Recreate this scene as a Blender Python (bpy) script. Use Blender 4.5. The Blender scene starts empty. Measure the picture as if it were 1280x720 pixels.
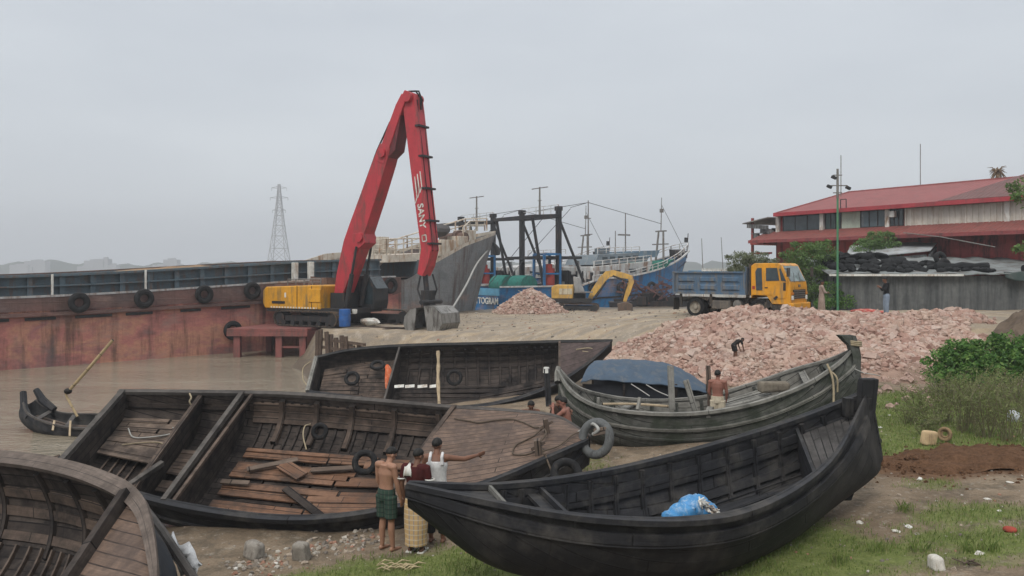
import bpy, bmesh, math, random
import numpy as np
from mathutils import Vector, Matrix
R = math.radians
rnd = random.Random(11)
SC = bpy.context.scene
COL = SC.collection
CAMZ = 4.6; HOR = 338.0; F = 1000.0

def P(px, py, d):
    """a point of the place d metres in front of the camera, seen at a photo pixel"""
    return Vector(((px-640)/F*d, d, CAMZ-(py-HOR)/F*d))

# ------------------------------------------------------------------ mesh builder
ROOTM = {}
class MB:
    def __init__(s): s.v=[]; s.f=[]; s.uv=[]; s.mi=[]
    def add(s, vs): k=len(s.v); s.v.extend([tuple(p) for p in vs]); return k
    def face(s, idx, uv=None, m=0):
        s.f.append(tuple(idx)); s.uv.append(uv); s.mi.append(m)
    def box(s, c, size, rot=None, m=0, taper=1.0, jit=0.0):
        c=Vector(c); hx,hy,hz=[a/2 for a in size]
        ax = max(range(3), key=lambda i:size[i]); o=(rnd.random()*7, rnd.random()*7)
        pts=[]; loc=[]
        for z in (-1,1):
            for y in (-1,1):
                for x in (-1,1):
                    t = taper if z>0 else 1
                    p=Vector((x*hx*t,y*hy*t,z*hz)); loc.append(p.copy())
                    if jit: p+=Vector((rnd.uniform(-jit,jit),rnd.uniform(-jit,jit),rnd.uniform(-jit,jit)))
                    if rot is not None: p=rot@p
                    pts.append(c+p)
        k=s.add(pts)
        for q in ((0,2,3,1),(4,5,7,6),(0,1,5,4),(2,6,7,3),(0,4,6,2),(1,3,7,5)):
            ps=[loc[i] for i in q]
            span=[max(p[a] for p in ps)-min(p[a] for p in ps) for a in range(3)]
            axes=[a for a in range(3) if span[a]>1e-9]
            if len(axes)<2: axes=[0,1,2][:2]
            axes=sorted(axes,key=lambda a:(a!=ax,-span[a]))[:2]
            s.face([k+i for i in q],[(p[axes[0]]+o[0],p[axes[1]]+o[1]) for p in ps],m)
    def bar(s, p0, p1, w, h=None, up=(0,0,1), m=0, jit=0.0):
        p0=Vector(p0);p1=Vector(p1); h=h or w
        x=(p1-p0); L=x.length
        if L<1e-6: return
        x/=L; up=Vector(up)
        if abs(x.dot(up.normalized()))>.98: up=Vector((1,0,0)) if abs(x.x)<.9 else Vector((0,1,0))
        y=up.cross(x).normalized(); z=x.cross(y)
        s.box((p0+p1)/2,(L,w,h),Matrix((x,y,z)).transposed(),m,jit=jit)
    def loft(s, rings, caps=True, closed=True, m=0, uvs=None):
        n=len(rings[0]); base=[s.add(r) for r in rings]
        acc=0
        for i in range(len(rings)-1):
            d=(Vector(rings[i+1][0])-Vector(rings[i][0])).length
            per=0
            for j in range(n if closed else n-1):
                j2=(j+1)%n
                e=(Vector(rings[i][j2])-Vector(rings[i][j])).length
                s.face((base[i]+j,base[i]+j2,base[i+1]+j2,base[i+1]+j),
                       [(acc,per),(acc,per+e),(acc+d,per+e),(acc+d,per)],m)
                per+=e
            acc+=d
        if caps and closed:
            s.face([base[0]+j for j in range(n)][::-1],None,m)
            s.face([base[-1]+j for j in range(n)],None,m)
    def tube(s, pts, r, n=8, m=0, caps=True, flat=1.0):
        pts=[Vector(p) for p in pts]
        rr=r if isinstance(r,(list,tuple)) else [r]*len(pts)
        rings=[]; prev=None
        for i,p in enumerate(pts):
            t=(pts[min(i+1,len(pts)-1)]-pts[max(i-1,0)])
            if t.length<1e-9: t=Vector((0,0,1))
            t.normalize()
            if prev is None:
                a=Vector((0,0,1)) if abs(t.z)<.9 else Vector((1,0,0))
                a=(a-t*a.dot(t)).normalized()
            else:
                a=prev-t*prev.dot(t)
                a=a.normalized() if a.length>1e-6 else t.orthogonal().normalized()
            prev=a; b=t.cross(a)
            rings.append([p+(a*math.cos(2*math.pi*k/n)*flat+b*math.sin(2*math.pi*k/n))*rr[i] for k in range(n)])
        s.loft(rings,caps,True,m)
    def grid(s, rows, uv=None, m=0, closed=False):
        base=[s.add(r) for r in rows]; n=len(rows[0])
        for i in range(len(rows)-1):
            for j in range(n-1):
                s.face((base[i]+j,base[i]+j+1,base[i+1]+j+1,base[i+1]+j),
                       [uv[i][j],uv[i][j+1],uv[i+1][j+1],uv[i+1][j]] if uv else None,m)
    def prism(s, poly, off, m=0):
        """polygon extruded by vector off"""
        off=Vector(off); n=len(poly); A=[Vector(p) for p in poly]; B=[p+off for p in A]
        k=s.add(A+B)
        s.face(list(range(k,k+n))[::-1],None,m); s.face(list(range(k+n,k+2*n)),None,m)
        for i in range(n):
            j=(i+1)%n; s.face((k+i,k+j,k+n+j,k+n+i),None,m)
    def ell(s, c, r, rot=None, nu=10, nv=7, m=0, noise=0):
        c=Vector(c); r=(r,r,r) if isinstance(r,(int,float)) else r
        rows=[]
        for i in range(nv+1):
            th=math.pi*i/nv; row=[]
            for j in range(nu):
                ph=2*math.pi*j/nu
                p=Vector((r[0]*math.sin(th)*math.cos(ph),r[1]*math.sin(th)*math.sin(ph),r[2]*math.cos(th)))
                if noise: p*=1+rnd.uniform(-noise,noise)
                if rot is not None: p=rot@p
                row.append(c+p)
            rows.append(row)
        top=s.add([rows[0][0]]); base=[s.add(q) for q in rows[1:-1]]; bot=s.add([rows[-1][0]])
        for j in range(nu): s.face((top,base[0]+j,base[0]+(j+1)%nu),None,m)
        for i in range(len(base)-1):
            for j in range(nu): s.face((base[i]+j,base[i+1]+j,base[i+1]+(j+1)%nu,base[i]+(j+1)%nu),None,m)
        for j in range(nu): s.face((base[-1]+(j+1)%nu,base[-1]+j,bot),None,m)
    def torus(s, c, R1, r1, axis=(0,0,1), n=28, k=10, m=0, squash=1.0):
        c=Vector(c); ax=Vector(axis).normalized(); a=ax.orthogonal().normalized(); b=ax.cross(a)
        rings=[]
        for i in range(n):
            t=2*math.pi*i/n; d=a*math.cos(t)+b*math.sin(t)*squash
            rings.append([c+d*(R1+r1*math.cos(2*math.pi*j/k))+ax*r1*math.sin(2*math.pi*j/k) for j in range(k)])
        base=[s.add(q) for q in rings]
        for i in range(n):
            i2=(i+1)%n
            for j in range(k):
                j2=(j+1)%k
                s.face((base[i]+j,base[i2]+j,base[i2]+j2,base[i]+j2),
                       [(i*.2,j*.06),((i+1)*.2,j*.06),((i+1)*.2,(j+1)*.06),(i*.2,(j+1)*.06)],m)
    def cyl(s, p0, p1, r, n=16, m=0, r2=None): s.tube([p0,p1],[r,r if r2 is None else r2],n,m)
    def xf(s, M, start=0):
        for i in range(start,len(s.v)): s.v[i]=tuple(M@Vector(s.v[i]))
    def build(s, name, mats, parent=None, smooth=False, bevel=0, local=False, seg=2, fixn=False, angle=40):
        vs=s.v
        if parent is not None and not local:
            Mi=ROOTM[parent.name].inverted(); vs=[tuple(Mi@Vector(p)) for p in vs]
        me=bpy.data.meshes.new(name); me.from_pydata(vs,[],s.f)
        if any(u is not None for u in s.uv):
            l=me.uv_layers.new(name='UVMap'); dat=np.zeros(len(me.loops)*2,np.float32); k=0
            for fc,u in zip(s.f,s.uv):
                if u is not None:
                    for q in range(len(fc)): dat[2*(k+q)]=u[q][0]; dat[2*(k+q)+1]=u[q][1]
                k+=len(fc)
            l.data.foreach_set('uv',dat)
        if not isinstance(mats,(list,tuple)): mats=[mats]
        for x in mats: me.materials.append(x)
        if len(mats)>1: me.polygons.foreach_set('material_index',s.mi)
        if fixn:
            bm=bmesh.new(); bm.from_mesh(me); bmesh.ops.recalc_face_normals(bm,faces=bm.faces); bm.to_mesh(me); bm.free()
        if smooth: me.polygons.foreach_set('use_smooth',[True]*len(me.polygons))
        me.update()
        if smooth and angle<180:
            try: me.set_sharp_from_angle(angle=R(angle))
            except Exception: pass
        o=bpy.data.objects.new(name,me); COL.objects.link(o)
        if parent is not None:
            o.parent=parent; ROOTM[o.name]=ROOTM[parent.name]
        else: ROOTM[o.name]=Matrix.Identity(4)
        if bevel:
            b=o.modifiers.new('edge','BEVEL'); b.width=bevel; b.segments=seg; b.limit_method='ANGLE'; b.angle_limit=R(35)
        return o

def tag(o, label=None, cat=None, group=None, kind=None):
    if label: o['label']=label
    if cat: o['category']=cat
    if group: o['group']=group
    if kind: o['kind']=kind
    return o
def pieces(name,mats,parent,makers,**kw):
    for fn in makers:
        mb=MB(); fn(mb); mb.build(name,mats,parent,**kw)
def thing(name, label, cat, loc=(0,0,0), rz=0.0, group=None, M=None):
    o=bpy.data.objects.new(name,None); COL.objects.link(o); o.empty_display_size=.2
    if M is None: M=Matrix.Translation(Vector(loc))@Matrix.Rotation(rz,4,'Z')
    o.matrix_world=M; ROOTM[o.name]=M.copy()
    return tag(o,label,cat,group)
def solo(o,label,cat,group=None):
    """re-seat a one-mesh thing so that its origin is at its base"""
    me=o.data; n=len(me.vertices); a=np.zeros(n*3,np.float32); me.vertices.foreach_get('co',a); a=a.reshape(-1,3)
    c=np.array([(a[:,0].min()+a[:,0].max())/2,(a[:,1].min()+a[:,1].max())/2,a[:,2].min()],np.float32)
    a-=c; me.vertices.foreach_set('co',a.ravel()); me.update(); o.location=[float(q) for q in c]
    M=Matrix.Translation(o.location); ROOTM[o.name]=M
    return tag(o,label,cat,group)
def copy_tree(o, parent=None):
    c=o.copy(); COL.objects.link(c)
    if parent is not None: c.parent=parent
    for ch in list(o.children): copy_tree(ch,c)
    return c
def text_mb(body, size, M, depth=.004, bold=0.0, name='text'):
    cu=bpy.data.curves.new(name,'FONT'); cu.body=body; cu.size=size; cu.extrude=depth; cu.offset=bold
    cu.align_x='CENTER'; cu.align_y='CENTER'
    o=bpy.data.objects.new(name,cu); COL.objects.link(o)
    dg=bpy.context.evaluated_depsgraph_get(); dg.update()
    me=o.evaluated_get(dg).to_mesh(); mb=MB()
    k=mb.add([M@v.co for v in me.vertices])
    for p in me.polygons: mb.face([k+i for i in p.vertices])
    o.evaluated_get(dg).to_mesh_clear()
    bpy.data.objects.remove(o); bpy.data.curves.remove(cu)
    return mb

# ------------------------------------------------------------------ noise
_perm=np.random.RandomState(5).rand(256,256)
def vnoise(x,y):
    x=np.asarray(x,float);y=np.asarray(y,float)
    xi=np.floor(x).astype(int);yi=np.floor(y).astype(int);fx=x-xi;fy=y-yi
    fx=fx*fx*(3-2*fx);fy=fy*fy*(3-2*fy)
    g=lambda a,b:_perm[a%256,b%256]
    return (g(xi,yi)*(1-fx)+g(xi+1,yi)*fx)*(1-fy)+(g(xi,yi+1)*(1-fx)+g(xi+1,yi+1)*fx)*fy
def fbm(x,y,o=4):
    t=0;a=.5
    for i in range(o): t=t+a*(vnoise(np.asarray(x)*2**i+17*i,np.asarray(y)*2**i+31*i)-.5)*2; a*=.5
    return t
def sstep(x,a,b):
    t=np.clip((np.asarray(x,float)-a)/(b-a),0,1); return t*t*(3-2*t)
def catmull(pts, n):
    """n samples through control tuples"""
    P_=np.array(pts,float); m=len(P_); out=[]
    Q=np.vstack([2*P_[0]-P_[1],P_,2*P_[-1]-P_[-2]])
    for k in range(n):
        t=k/(n-1)*(m-1); i=min(int(t),m-2); u=t-i
        a,b,c,d=Q[i],Q[i+1],Q[i+2],Q[i+3]
        out.append(.5*((2*b)+(-a+c)*u+(2*a-5*b+4*c-d)*u*u+(-a+3*b-3*c+d)*u**3))
    return out

# ------------------------------------------------------------------ materials
class NT:
    def __init__(s,name):
        s.m=bpy.data.materials.new(name); s.m.use_nodes=True; s.t=s.m.node_tree; s.n=s.t.nodes
        s.b=s.n['Principled BSDF']; s.out=s.n['Material Output']
    def node(s,typ,**kw):
        q=s.n.new(typ)
        for k,v in kw.items():
            if k.startswith('_'): setattr(q,k[1:],v)
            else: q.inputs[k.replace('0x',' ')].default_value=v
        return q
    def link(s,a,b): s.t.links.new(a,b)
    def coord(s,which='Object',scale=(1,1,1),loc=(0,0,0),rot=(0,0,0)):
        tc=s.node('ShaderNodeTexCoord'); mp=s.node('ShaderNodeMapping')
        mp.inputs['Scale'].default_value=scale; mp.inputs['Location'].default_value=loc; mp.inputs['Rotation'].default_value=rot
        s.link(tc.outputs[which],mp.inputs['Vector']); return mp.outputs['Vector']
    def noise(s,vec,scale=5,detail=4,rough=.6,dist=0):
        q=s.node('ShaderNodeTexNoise'); q.inputs['Scale'].default_value=scale; q.inputs['Detail'].default_value=detail
        q.inputs['Roughness'].default_value=rough; q.inputs['Distortion'].default_value=dist
        s.link(vec,q.inputs['Vector']); return q.outputs['Fac']
    def ramp(s,fac,stops,interp='LINEAR'):
        q=s.node('ShaderNodeValToRGB'); q.color_ramp.interpolation=interp
        e=q.color_ramp.elements
        while len(e)<len(stops): e.new(.5)
        for i,(p,c) in enumerate(stops):
            e[i].position=p; e[i].color=(c[0],c[1],c[2],1) if isinstance(c,(tuple,list)) else (c,c,c,1)
        s.link(fac,q.inputs['Fac']); return q.outputs['Color']
    def mix(s,fac,a,b,blend='MIX'):
        q=s.node('ShaderNodeMixRGB'); q.blend_type=blend
        for x,i in ((fac,0),(a,1),(b,2)):
            if hasattr(x,'links'): s.link(x,q.inputs[i])
            elif i==0: q.inputs[0].default_value=x
            else: q.inputs[i].default_value=(x[0],x[1],x[2],1) if isinstance(x,(tuple,list)) else (x,x,x,1)
        return q.outputs['Color']
    def math(s,op,a,b=0.0):
        q=s.node('ShaderNodeMath'); q.operation=op
        for x,i in ((a,0),(b,1)):
            if hasattr(x,'links'): s.link(x,q.inputs[i])
            else: q.inputs[i].default_value=x
        return q.outputs[0]
    def bump(s,h,strength=.3,dist=.02):
        q=s.node('ShaderNodeBump'); q.inputs['Strength'].default_value=strength; q.inputs['Distance'].default_value=dist
        s.link(h,q.inputs['Height']); s.link(q.outputs[0],s.b.inputs['Normal'])
    def fin(s,col=None,rough=.7,metal=0,spec=.5):
        if col is not None:
            if hasattr(col,'links'): s.link(col,s.b.inputs['Base Color'])
            else: s.b.inputs['Base Color'].default_value=(*col,1)
        if hasattr(rough,'links'): s.link(rough,s.b.inputs['Roughness'])
        else: s.b.inputs['Roughness'].default_value=rough
        s.b.inputs['Metallic'].default_value=metal; s.b.inputs['Specular IOR Level'].default_value=spec
        return s.m
def sc3(c,k): return tuple(max(0,min(1,x*k)) for x in c)
def worn(name,c,dirt=None,amount=.5,scale=3,rough=.6,spec=.4,bump=.15,var=.25,metal=0):
    """paint or plain stuff with blotches, streaks of dirt and fine grain"""
    t=NT(name); v=t.coord('Object')
    n1=t.noise(v,scale,5,.65); n2=t.noise(v,scale*9,3,.6)
    base=t.ramp(n1,[(.3,sc3(c,1-var)),(.7,sc3(c,1+var))])
    if dirt is not None:
        vs=t.coord('Object',(1.6,1.6,.35),(3.1,1.7,2.2)); n3=t.noise(vs,scale*1.4,6,.7,.3)
        lo=.62-amount*.3
        base=t.mix(t.ramp(n3,[(lo,0.0),(lo+.16,1.0)]),base,dirt)
    base=t.mix(.25,base,t.ramp(n2,[(.3,.55),(.7,1.0)]),'MULTIPLY')
    if bump: t.bump(n2,bump,.01)
    return t.fin(base,t.ramp(n1,[(.3,min(1,rough*.85)),(.7,min(1,rough*1.12))]),metal,spec)
def wood(name,c1,c2,pw=.16,pl=2.4,dark=(.012,.01,.008),stain=None,stain_amt=.4,rough=.8,gap=.008,grain=.5,spec=.25,bump=.5):
    t=NT(name); uv=t.coord('UV')
    wob=t.noise(uv,1.3,2,.5)
    br=t.node('ShaderNodeTexBrick'); br.offset=.43; br.squash=1
    for k,x in (('Scale',1.0),('Mortar Size',gap),('Mortar Smooth',.25),('Bias',0.0),('Brick Width',pl),('Row Height',pw)): br.inputs[k].default_value=x
    br.inputs['Color1'].default_value=(*c1,1); br.inputs['Color2'].default_value=(*c2,1); br.inputs['Mortar'].default_value=(*dark,1)
    mx=t.node('ShaderNodeVectorMath'); mx.operation='ADD'
    cb=t.node('ShaderNodeCombineXYZ'); t.link(t.math('MULTIPLY',wob,.012),cb.inputs['Y'])
    t.link(uv,mx.inputs[0]); t.link(cb.outputs[0],mx.inputs[1]); t.link(mx.outputs[0],br.inputs['Vector'])
    g=t.noise(t.coord('UV',(2.2,38,1)),1.0,5,.7,.4)
    col=t.mix(grain,br.outputs['Color'],t.ramp(g,[(.25,.35),(.5,.85),(.75,1.35)]),'MULTIPLY')
    vo=t.coord('Object'); st=t.noise(vo,1.7,6,.68)
    if stain is not None: col=t.mix(t.ramp(st,[(.56-stain_amt*.22,0.0),(.72-stain_amt*.15,1.0)]),col,stain)
    st2=t.noise(vo,6.5,4,.6); col=t.mix(.55,col,t.ramp(st2,[(.3,.45),(.65,1.15)]),'MULTIPLY')
    h=t.math('ADD',t.math('MULTIPLY',g,.35),t.math('MULTIPLY',br.outputs['Fac'],-1.0))
    t.bump(h,bump,.012)
    return t.fin(col,t.ramp(st,[(.3,rough*.85),(.7,min(1,rough*1.1))]),0,spec)
def island(name,cols,rough=.85,spec=.2,bump=.3,scale=20,dust=None):
    """colour drawn per loose piece"""
    t=NT(name); g=t.node('ShaderNodeNewGeometry')
    n=len(cols); col=t.ramp(g.outputs['Random Per Island'],[((i+.0)/n,c) for i,c in enumerate(cols)],'CONSTANT')
    v=t.coord('Object'); n2=t.noise(v,scale,4,.65)
    col=t.mix(.5,col,t.ramp(n2,[(.3,.5),(.7,1.2)]),'MULTIPLY')
    if dust is not None: col=t.mix(t.ramp(t.noise(v,1.1,4,.6),[(.45,0.0),(.7,.7)]),col,dust)
    if bump: t.bump(n2,bump,.02)
    return t.fin(col,rough,0,spec)
def leafmat(name,cols,trans=.25):
    t=NT(name); g=t.node('ShaderNodeNewGeometry'); n=len(cols)
    col=t.ramp(g.outputs['Random Per Island'],[(i/max(1,n-1),c) for i,c in enumerate(cols)])
    v=t.coord('Object'); col=t.mix(.6,col,t.ramp(t.noise(v,1.6,3,.6),[(.3,.55),(.7,1.35)]),'MULTIPLY')
    m=t.fin(col,.6,0,.3)
    tr=t.node('ShaderNodeBsdfTranslucent'); t.link(col,tr.inputs['Color'])
    mx=t.node('ShaderNodeMixShader'); mx.inputs[0].default_value=trans
    t.link(t.b.outputs[0],mx.inputs[1]); t.link(tr.outputs[0],mx.inputs[2]); t.link(mx.outputs[0],t.out.inputs['Surface'])
    return m
def plain(name,c,rough=.5,metal=0,spec=.5):
    t=NT(name); v=t.coord('Object'); n=t.noise(v,14,3,.6)
    return t.fin(t.ramp(n,[(.3,sc3(c,.8)),(.7,sc3(c,1.15))]),rough,metal,spec)
def glass(name,c=(.02,.03,.035)):
    t=NT(name); v=t.coord('Object'); n=t.noise(v,3,4,.6)
    return t.fin(t.ramp(n,[(.35,c),(.75,sc3(c,2.2))]),.12,0,.6)

M={}
M['black']=worn('black_rubber',(.012,.012,.013),(.05,.045,.04),.25,6,.8,.25)
M['steel_dark']=worn('dark_steel',(.02,.021,.023),(.07,.04,.025),.3,4,.6,.4)
M['steel_grey']=worn('grey_steel',(.20,.19,.175),(.10,.065,.045),.4,3,.5,.5,metal=.3)
M['glass']=glass('dark_glass')
M['white_paint']=worn('white_paint',(.62,.62,.58),(.28,.17,.10),.35,2,.6)
M['rope']=plain('rope_fibre',(.30,.25,.17),.9,0,.1)
M['rope_dark']=plain('dark_rope',(.10,.078,.06),.9,0,.1)
M['rope_grey']=plain('grey_rope',(.34,.34,.32),.9,0,.1)
M['bamboo']=wood('bamboo_pole',(.40,.30,.17),(.32,.24,.13),.5,.6,rough=.6,grain=.4)
M['palewood']=wood('pale_stick',(.50,.40,.27),(.44,.34,.22),.5,3,rough=.7,grain=.5)
# ------------------------------------------------------------------ camera, world, sun
cam=bpy.data.cameras.new('camera'); co=bpy.data.objects.new('camera',cam); COL.objects.link(co)
co.location=(0,0,CAMZ); co.rotation_euler=(R(90),0,0); cam.sensor_width=36; cam.lens=36*F/1280
cam.shift_y=-(360-HOR)/1280; cam.clip_start=.1; cam.clip_end=9000; SC.camera=co
SUN_EL,SUN_AZ=48.0,205.0     # azimuth from +Y clockwise: behind the camera, to the left
w=bpy.data.worlds.new('World'); SC.world=w; w.use_nodes=True
nt=w.node_tree; bg=nt.nodes['Background']; bg.inputs['Strength'].default_value=.1
sky=nt.nodes.new('ShaderNodeTexSky'); sky.sky_type='NISHITA'; sky.sun_disc=False
sky.sun_elevation=R(SUN_EL); sky.sun_rotation=R(SUN_AZ); sky.air_density=1.5; sky.dust_density=4; sky.ozone_density=1
tc=nt.nodes.new('ShaderNodeTexCoord'); sep=nt.nodes.new('ShaderNodeSeparateXYZ'); nt.links.new(tc.outputs['Generated'],sep.inputs[0])
mp=nt.nodes.new('ShaderNodeMapping'); mp.inputs['Scale'].default_value=(1.2,1.2,4.5); nt.links.new(tc.outputs['Generated'],mp.inputs[0])
nz=nt.nodes.new('ShaderNodeTexNoise'); nz.inputs['Scale'].default_value=1.6; nz.inputs['Detail'].default_value=5; nz.inputs['Roughness'].default_value=.5
nt.links.new(mp.outputs[0],nz.inputs['Vector'])
cr=nt.nodes.new('ShaderNodeValToRGB')          # a closed overcast: the zenith is brighter than the horizon
for i,(p,c) in enumerate([(0.0,(5.0,5.35,6.0)),(.10,(4.95,5.3,6.0)),(.32,(5.0,5.25,5.9)),(1.0,(12.5,12.7,13.2))]):
    if i>1: cr.color_ramp.elements.new(p)
for i,(p,c) in enumerate([(0.0,(.425,.452,.485)),(.10,(.425,.452,.485)),(.34,(.42,.445,.478)),(1.0,(.86,.86,.865))]):
    e=cr.color_ramp.elements[i]; e.position=p; e.color=(*c,1)
nt.links.new(sep.outputs['Z'],cr.inputs['Fac'])
cl=nt.nodes.new('ShaderNodeValToRGB'); cl.color_ramp.elements[0].position=.3; cl.color_ramp.elements[0].color=(.89,.90,.915,1)
cl.color_ramp.elements[1].position=.7; cl.color_ramp.elements[1].color=(1.07,1.07,1.06,1); nt.links.new(nz.outputs['Fac'],cl.inputs['Fac'])
mu=nt.nodes.new('ShaderNodeVectorMath'); mu.operation='MULTIPLY'; nt.links.new(cr.outputs['Color'],mu.inputs[0]); nt.links.new(cl.outputs['Color'],mu.inputs[1])
SKYGAIN=13.5
mg=nt.nodes.new('ShaderNodeVectorMath'); mg.operation='SCALE'; mg.inputs['Scale'].default_value=SKYGAIN; nt.links.new(mu.outputs[0],mg.inputs[0])
mx=nt.nodes.new('ShaderNodeMixRGB'); mx.inputs[0].default_value=.93
nt.links.new(sky.outputs['Color'],mx.inputs[1]); nt.links.new(mg.outputs[0],mx.inputs[2]); nt.links.new(mx.outputs[0],bg.inputs['Color'])
sl=bpy.data.lights.new('sun','SUN'); sl.energy=1.5; sl.angle=R(22); sl.color=(1,.95,.88)
so=bpy.data.objects.new('sun',sl); COL.objects.link(so)
az=R(SUN_AZ); d=Vector((math.sin(az)*math.cos(R(SUN_EL)),math.cos(az)*math.cos(R(SUN_EL)),math.sin(R(SUN_EL))))
so.rotation_euler=(-d).to_track_quat('-Z','Y').to_euler(); so.location=(0,-20,60)
SC.view_settings.view_transform='Standard'; SC.view_settings.look='None'; SC.view_settings.exposure=.29; SC.view_settings.gamma=1
SC.render.engine='CYCLES'; SC.cycles.use_denoising=True; SC.cycles.max_bounces=6; SC.cycles.volume_bounces=0
SC.cycles.diffuse_bounces=3; SC.cycles.glossy_bounces=3; SC.cycles.transmission_bounces=4

# ------------------------------------------------------------------ ground
LAND=[(-30,-40),(-20,-10),(-14,0),(-9.5,6),(-7.8,11),(-6.7,14.5),(-6.3,18),(-6.6,24),(-8.3,32),(-10.4,38.5),(-11.4,42.5),(-10.4,46),
      (-9.0,50),(-7,54.5),(-4,59.5),(0,63),(9,65),(18,66),(26,70),(40,80),(90,100),(420,180),(420,-40)]
BENCH=[(-10.9,46),(-10.5,43.0),(-9.3,41.9),(-4,40.3),(1,38.2),(5,34),(9,31.6),(13,30.4),(18,29.6),(22,28.5),(30,26),(60,24),(420,20),(420,190),(90,104),(38,84),(22,74),(0,66),(-6,60),(-10,52)]
def sdist(x,y,poly):
    """signed distance, positive inside"""
    x=np.asarray(x,float);y=np.asarray(y,float); best=np.full(x.shape,1e9); ins=np.zeros(x.shape,bool)
    n=len(poly)
    for i in range(n):
        ax,ay=poly[i];bx,by=poly[(i+1)%n]; dx,dy=bx-ax,by-ay
        t=np.clip(((x-ax)*dx+(y-ay)*dy)/(dx*dx+dy*dy),0,1)
        best=np.minimum(best,np.hypot(x-ax-t*dx,y-ay-t*dy))
        c=((ay>y)!=(by>y))&(x<(bx-ax)*(y-ay)/((by-ay) if by!=ay else 1e-9)+ax); ins^=c
    return np.where(ins,best,-best)
WZ=-.1
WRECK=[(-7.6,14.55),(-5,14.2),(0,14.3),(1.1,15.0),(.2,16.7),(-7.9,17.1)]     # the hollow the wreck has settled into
def height(x,y,fine=True):
    x=np.asarray(x,float);y=np.asarray(y,float)
    beach=.05+.085*np.clip(x+2,0,12)
    beach=beach+sstep(-y,-8.5,0)*(2.9-beach)                       # the bank the camera stands on
    beach=beach+.35*sstep(y,20,34)*sstep(x,-6,6)
    s=sdist(x,y,LAND)+.6*fbm(x*.35,y*.35,3)
    z=np.where(s>0,WZ+(beach-WZ)*sstep(s,0,1.6)+.03*np.minimum(s,1),WZ+s*.28)
    z=np.maximum(z,-2.2)
    z=z-.65*sstep(sdist(x,y,WRECK),.0,.6)
    top=1.5+1.12*sstep(x,-3,9)*sstep(-y,-60,-38)
    b=sdist(x,y,BENCH)+.5*fbm(x*.5,y*.5,3)
    far=sstep(y,44,50)
    wdt=3.2-1.6*far-2.5*sstep(-x,2,7)*(1-far)
    k=sstep(b,-wdt,.35)
    z=z+(top-z)*k
    if fine:
        z=z+(.07*fbm(x*.9+4,y*.9,4)+.03*fbm(x*4,y*4,2))*k
        z=z+.07*fbm(x*.6,y*.6,3)*sstep(s,0,2)+.035*fbm(x*2.3+9,y*2.3,3)*sstep(s,-.5,1)
    return z
_lx=np.arange(-18,26.01,.1);_ly=np.arange(4,68.01,.1)
_LH=height(*np.meshgrid(_lx,_ly))
def _look(T,x,y):
    fx=(x+18)/.1;fy=(y-4)/.1;i=int(fx);j=int(fy);u=fx-i;v_=fy-j
    return float((T[j,i]*(1-u)+T[j,i+1]*u)*(1-v_)+(T[j+1,i]*(1-u)+T[j+1,i+1]*u)*v_)
def hz(x,y):
    if -18<=x<25.9 and 4<=y<67.9: return _look(_LH,x,y)
    return float(height(np.array([x]),np.array([y]))[0])
def axis(*segs):
    out=[]
    for a,b,st in segs:
        n=max(1,int(round((b-a)/st))); out+=list(a+(b-a)*np.arange(n)/n)
    out.append(segs[-1][1]); return np.array(out)
xs=axis((-120,-30,10),(-30,-15,1),(-15,-7,.3),(-7,13,.14),(13,32,.4),(32,80,2.5),(80,420,20))
ys=axis((-40,4,2.5),(4,8.5,.4),(8.5,20,.13),(20,45,.28),(45,72,.8),(72,190,6))
X,Y=np.meshgrid(xs,ys); Z=height(X,Y)
nx,ny=len(xs),len(ys)
me=bpy.data.meshes.new('ground')
idx=np.arange(nx*ny).reshape(ny,nx)
quads=np.stack([idx[:-1,:-1],idx[:-1,1:],idx[1:,1:],idx[1:,:-1]],-1).reshape(-1,4)
me.from_pydata(np.stack([X,Y,Z],-1).reshape(-1,3).tolist(),[],quads.tolist())
me.polygons.foreach_set('use_smooth',[True]*len(me.polygons))
def grassmask(X,Y):
    s=sdist(X,Y,LAND); b=sdist(X,Y,BENCH)
    n=fbm(X*.45+3,Y*.45,4); n2=fbm(X*1.7,Y*1.7+5,3)
    g=np.zeros(X.shape)
    # right-hand side grass and the patch by the feet of the men
    def blob(cx,cy,rx,ry,a=1.0): return a*np.clip(1.25-np.hypot((X-cx)/rx,(Y-cy)/ry),0,1)
    g=np.maximum(g,blob(-.9,11.4,3.2,1.9)); g=np.maximum(g,blob(3.8,11.6,2.6,1.9,.9))
    g=np.maximum(g,blob(8.8,20.5,4.5,3.6)); g=np.maximum(g,blob(7.6,17.3,2.3,2.0,.95))
    g=np.maximum(g,blob(6.6,11.3,1.8,1.3,.85)); g=np.maximum(g,blob(9.5,13.2,1.5,1.0,.5)); g=np.maximum(g,blob(4.5,9.2,1.6,1.0,.8)); g=np.maximum(g,blob(12.5,18,4,4,.9))
    g=np.maximum(g,blob(1,16.8,4,2.2,.45)); g=np.maximum(g,sstep(-Y,-7.5,-4)*.8); g=np.maximum(g,blob(45,30,26,20,.7))
    g=np.maximum(g,blob(7.3,13.9,1.0,.7,.5)); g=np.maximum(g,blob(9,17.6,5,2.4,1.0)); g=np.maximum(g,blob(11,20,4,3,1.0)); g=np.maximum(g,blob(7,12.2,3,1.0,.7))
    return np.clip(g*1.35+.55*n+.35*n2-.35,0,1)*sstep(s,.4,1.6)*(1-sstep(b,-2.2,-.8)*(X<24))
G=grassmask(X,Y); S=sdist(X,Y,LAND); B=sdist(X,Y,BENCH)
sand=sstep(B,-3.2,-1.2)
soil=np.clip(1.25-np.hypot((X-8.5)/2.9,(Y-15.3)/1.5),0,1)
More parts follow.
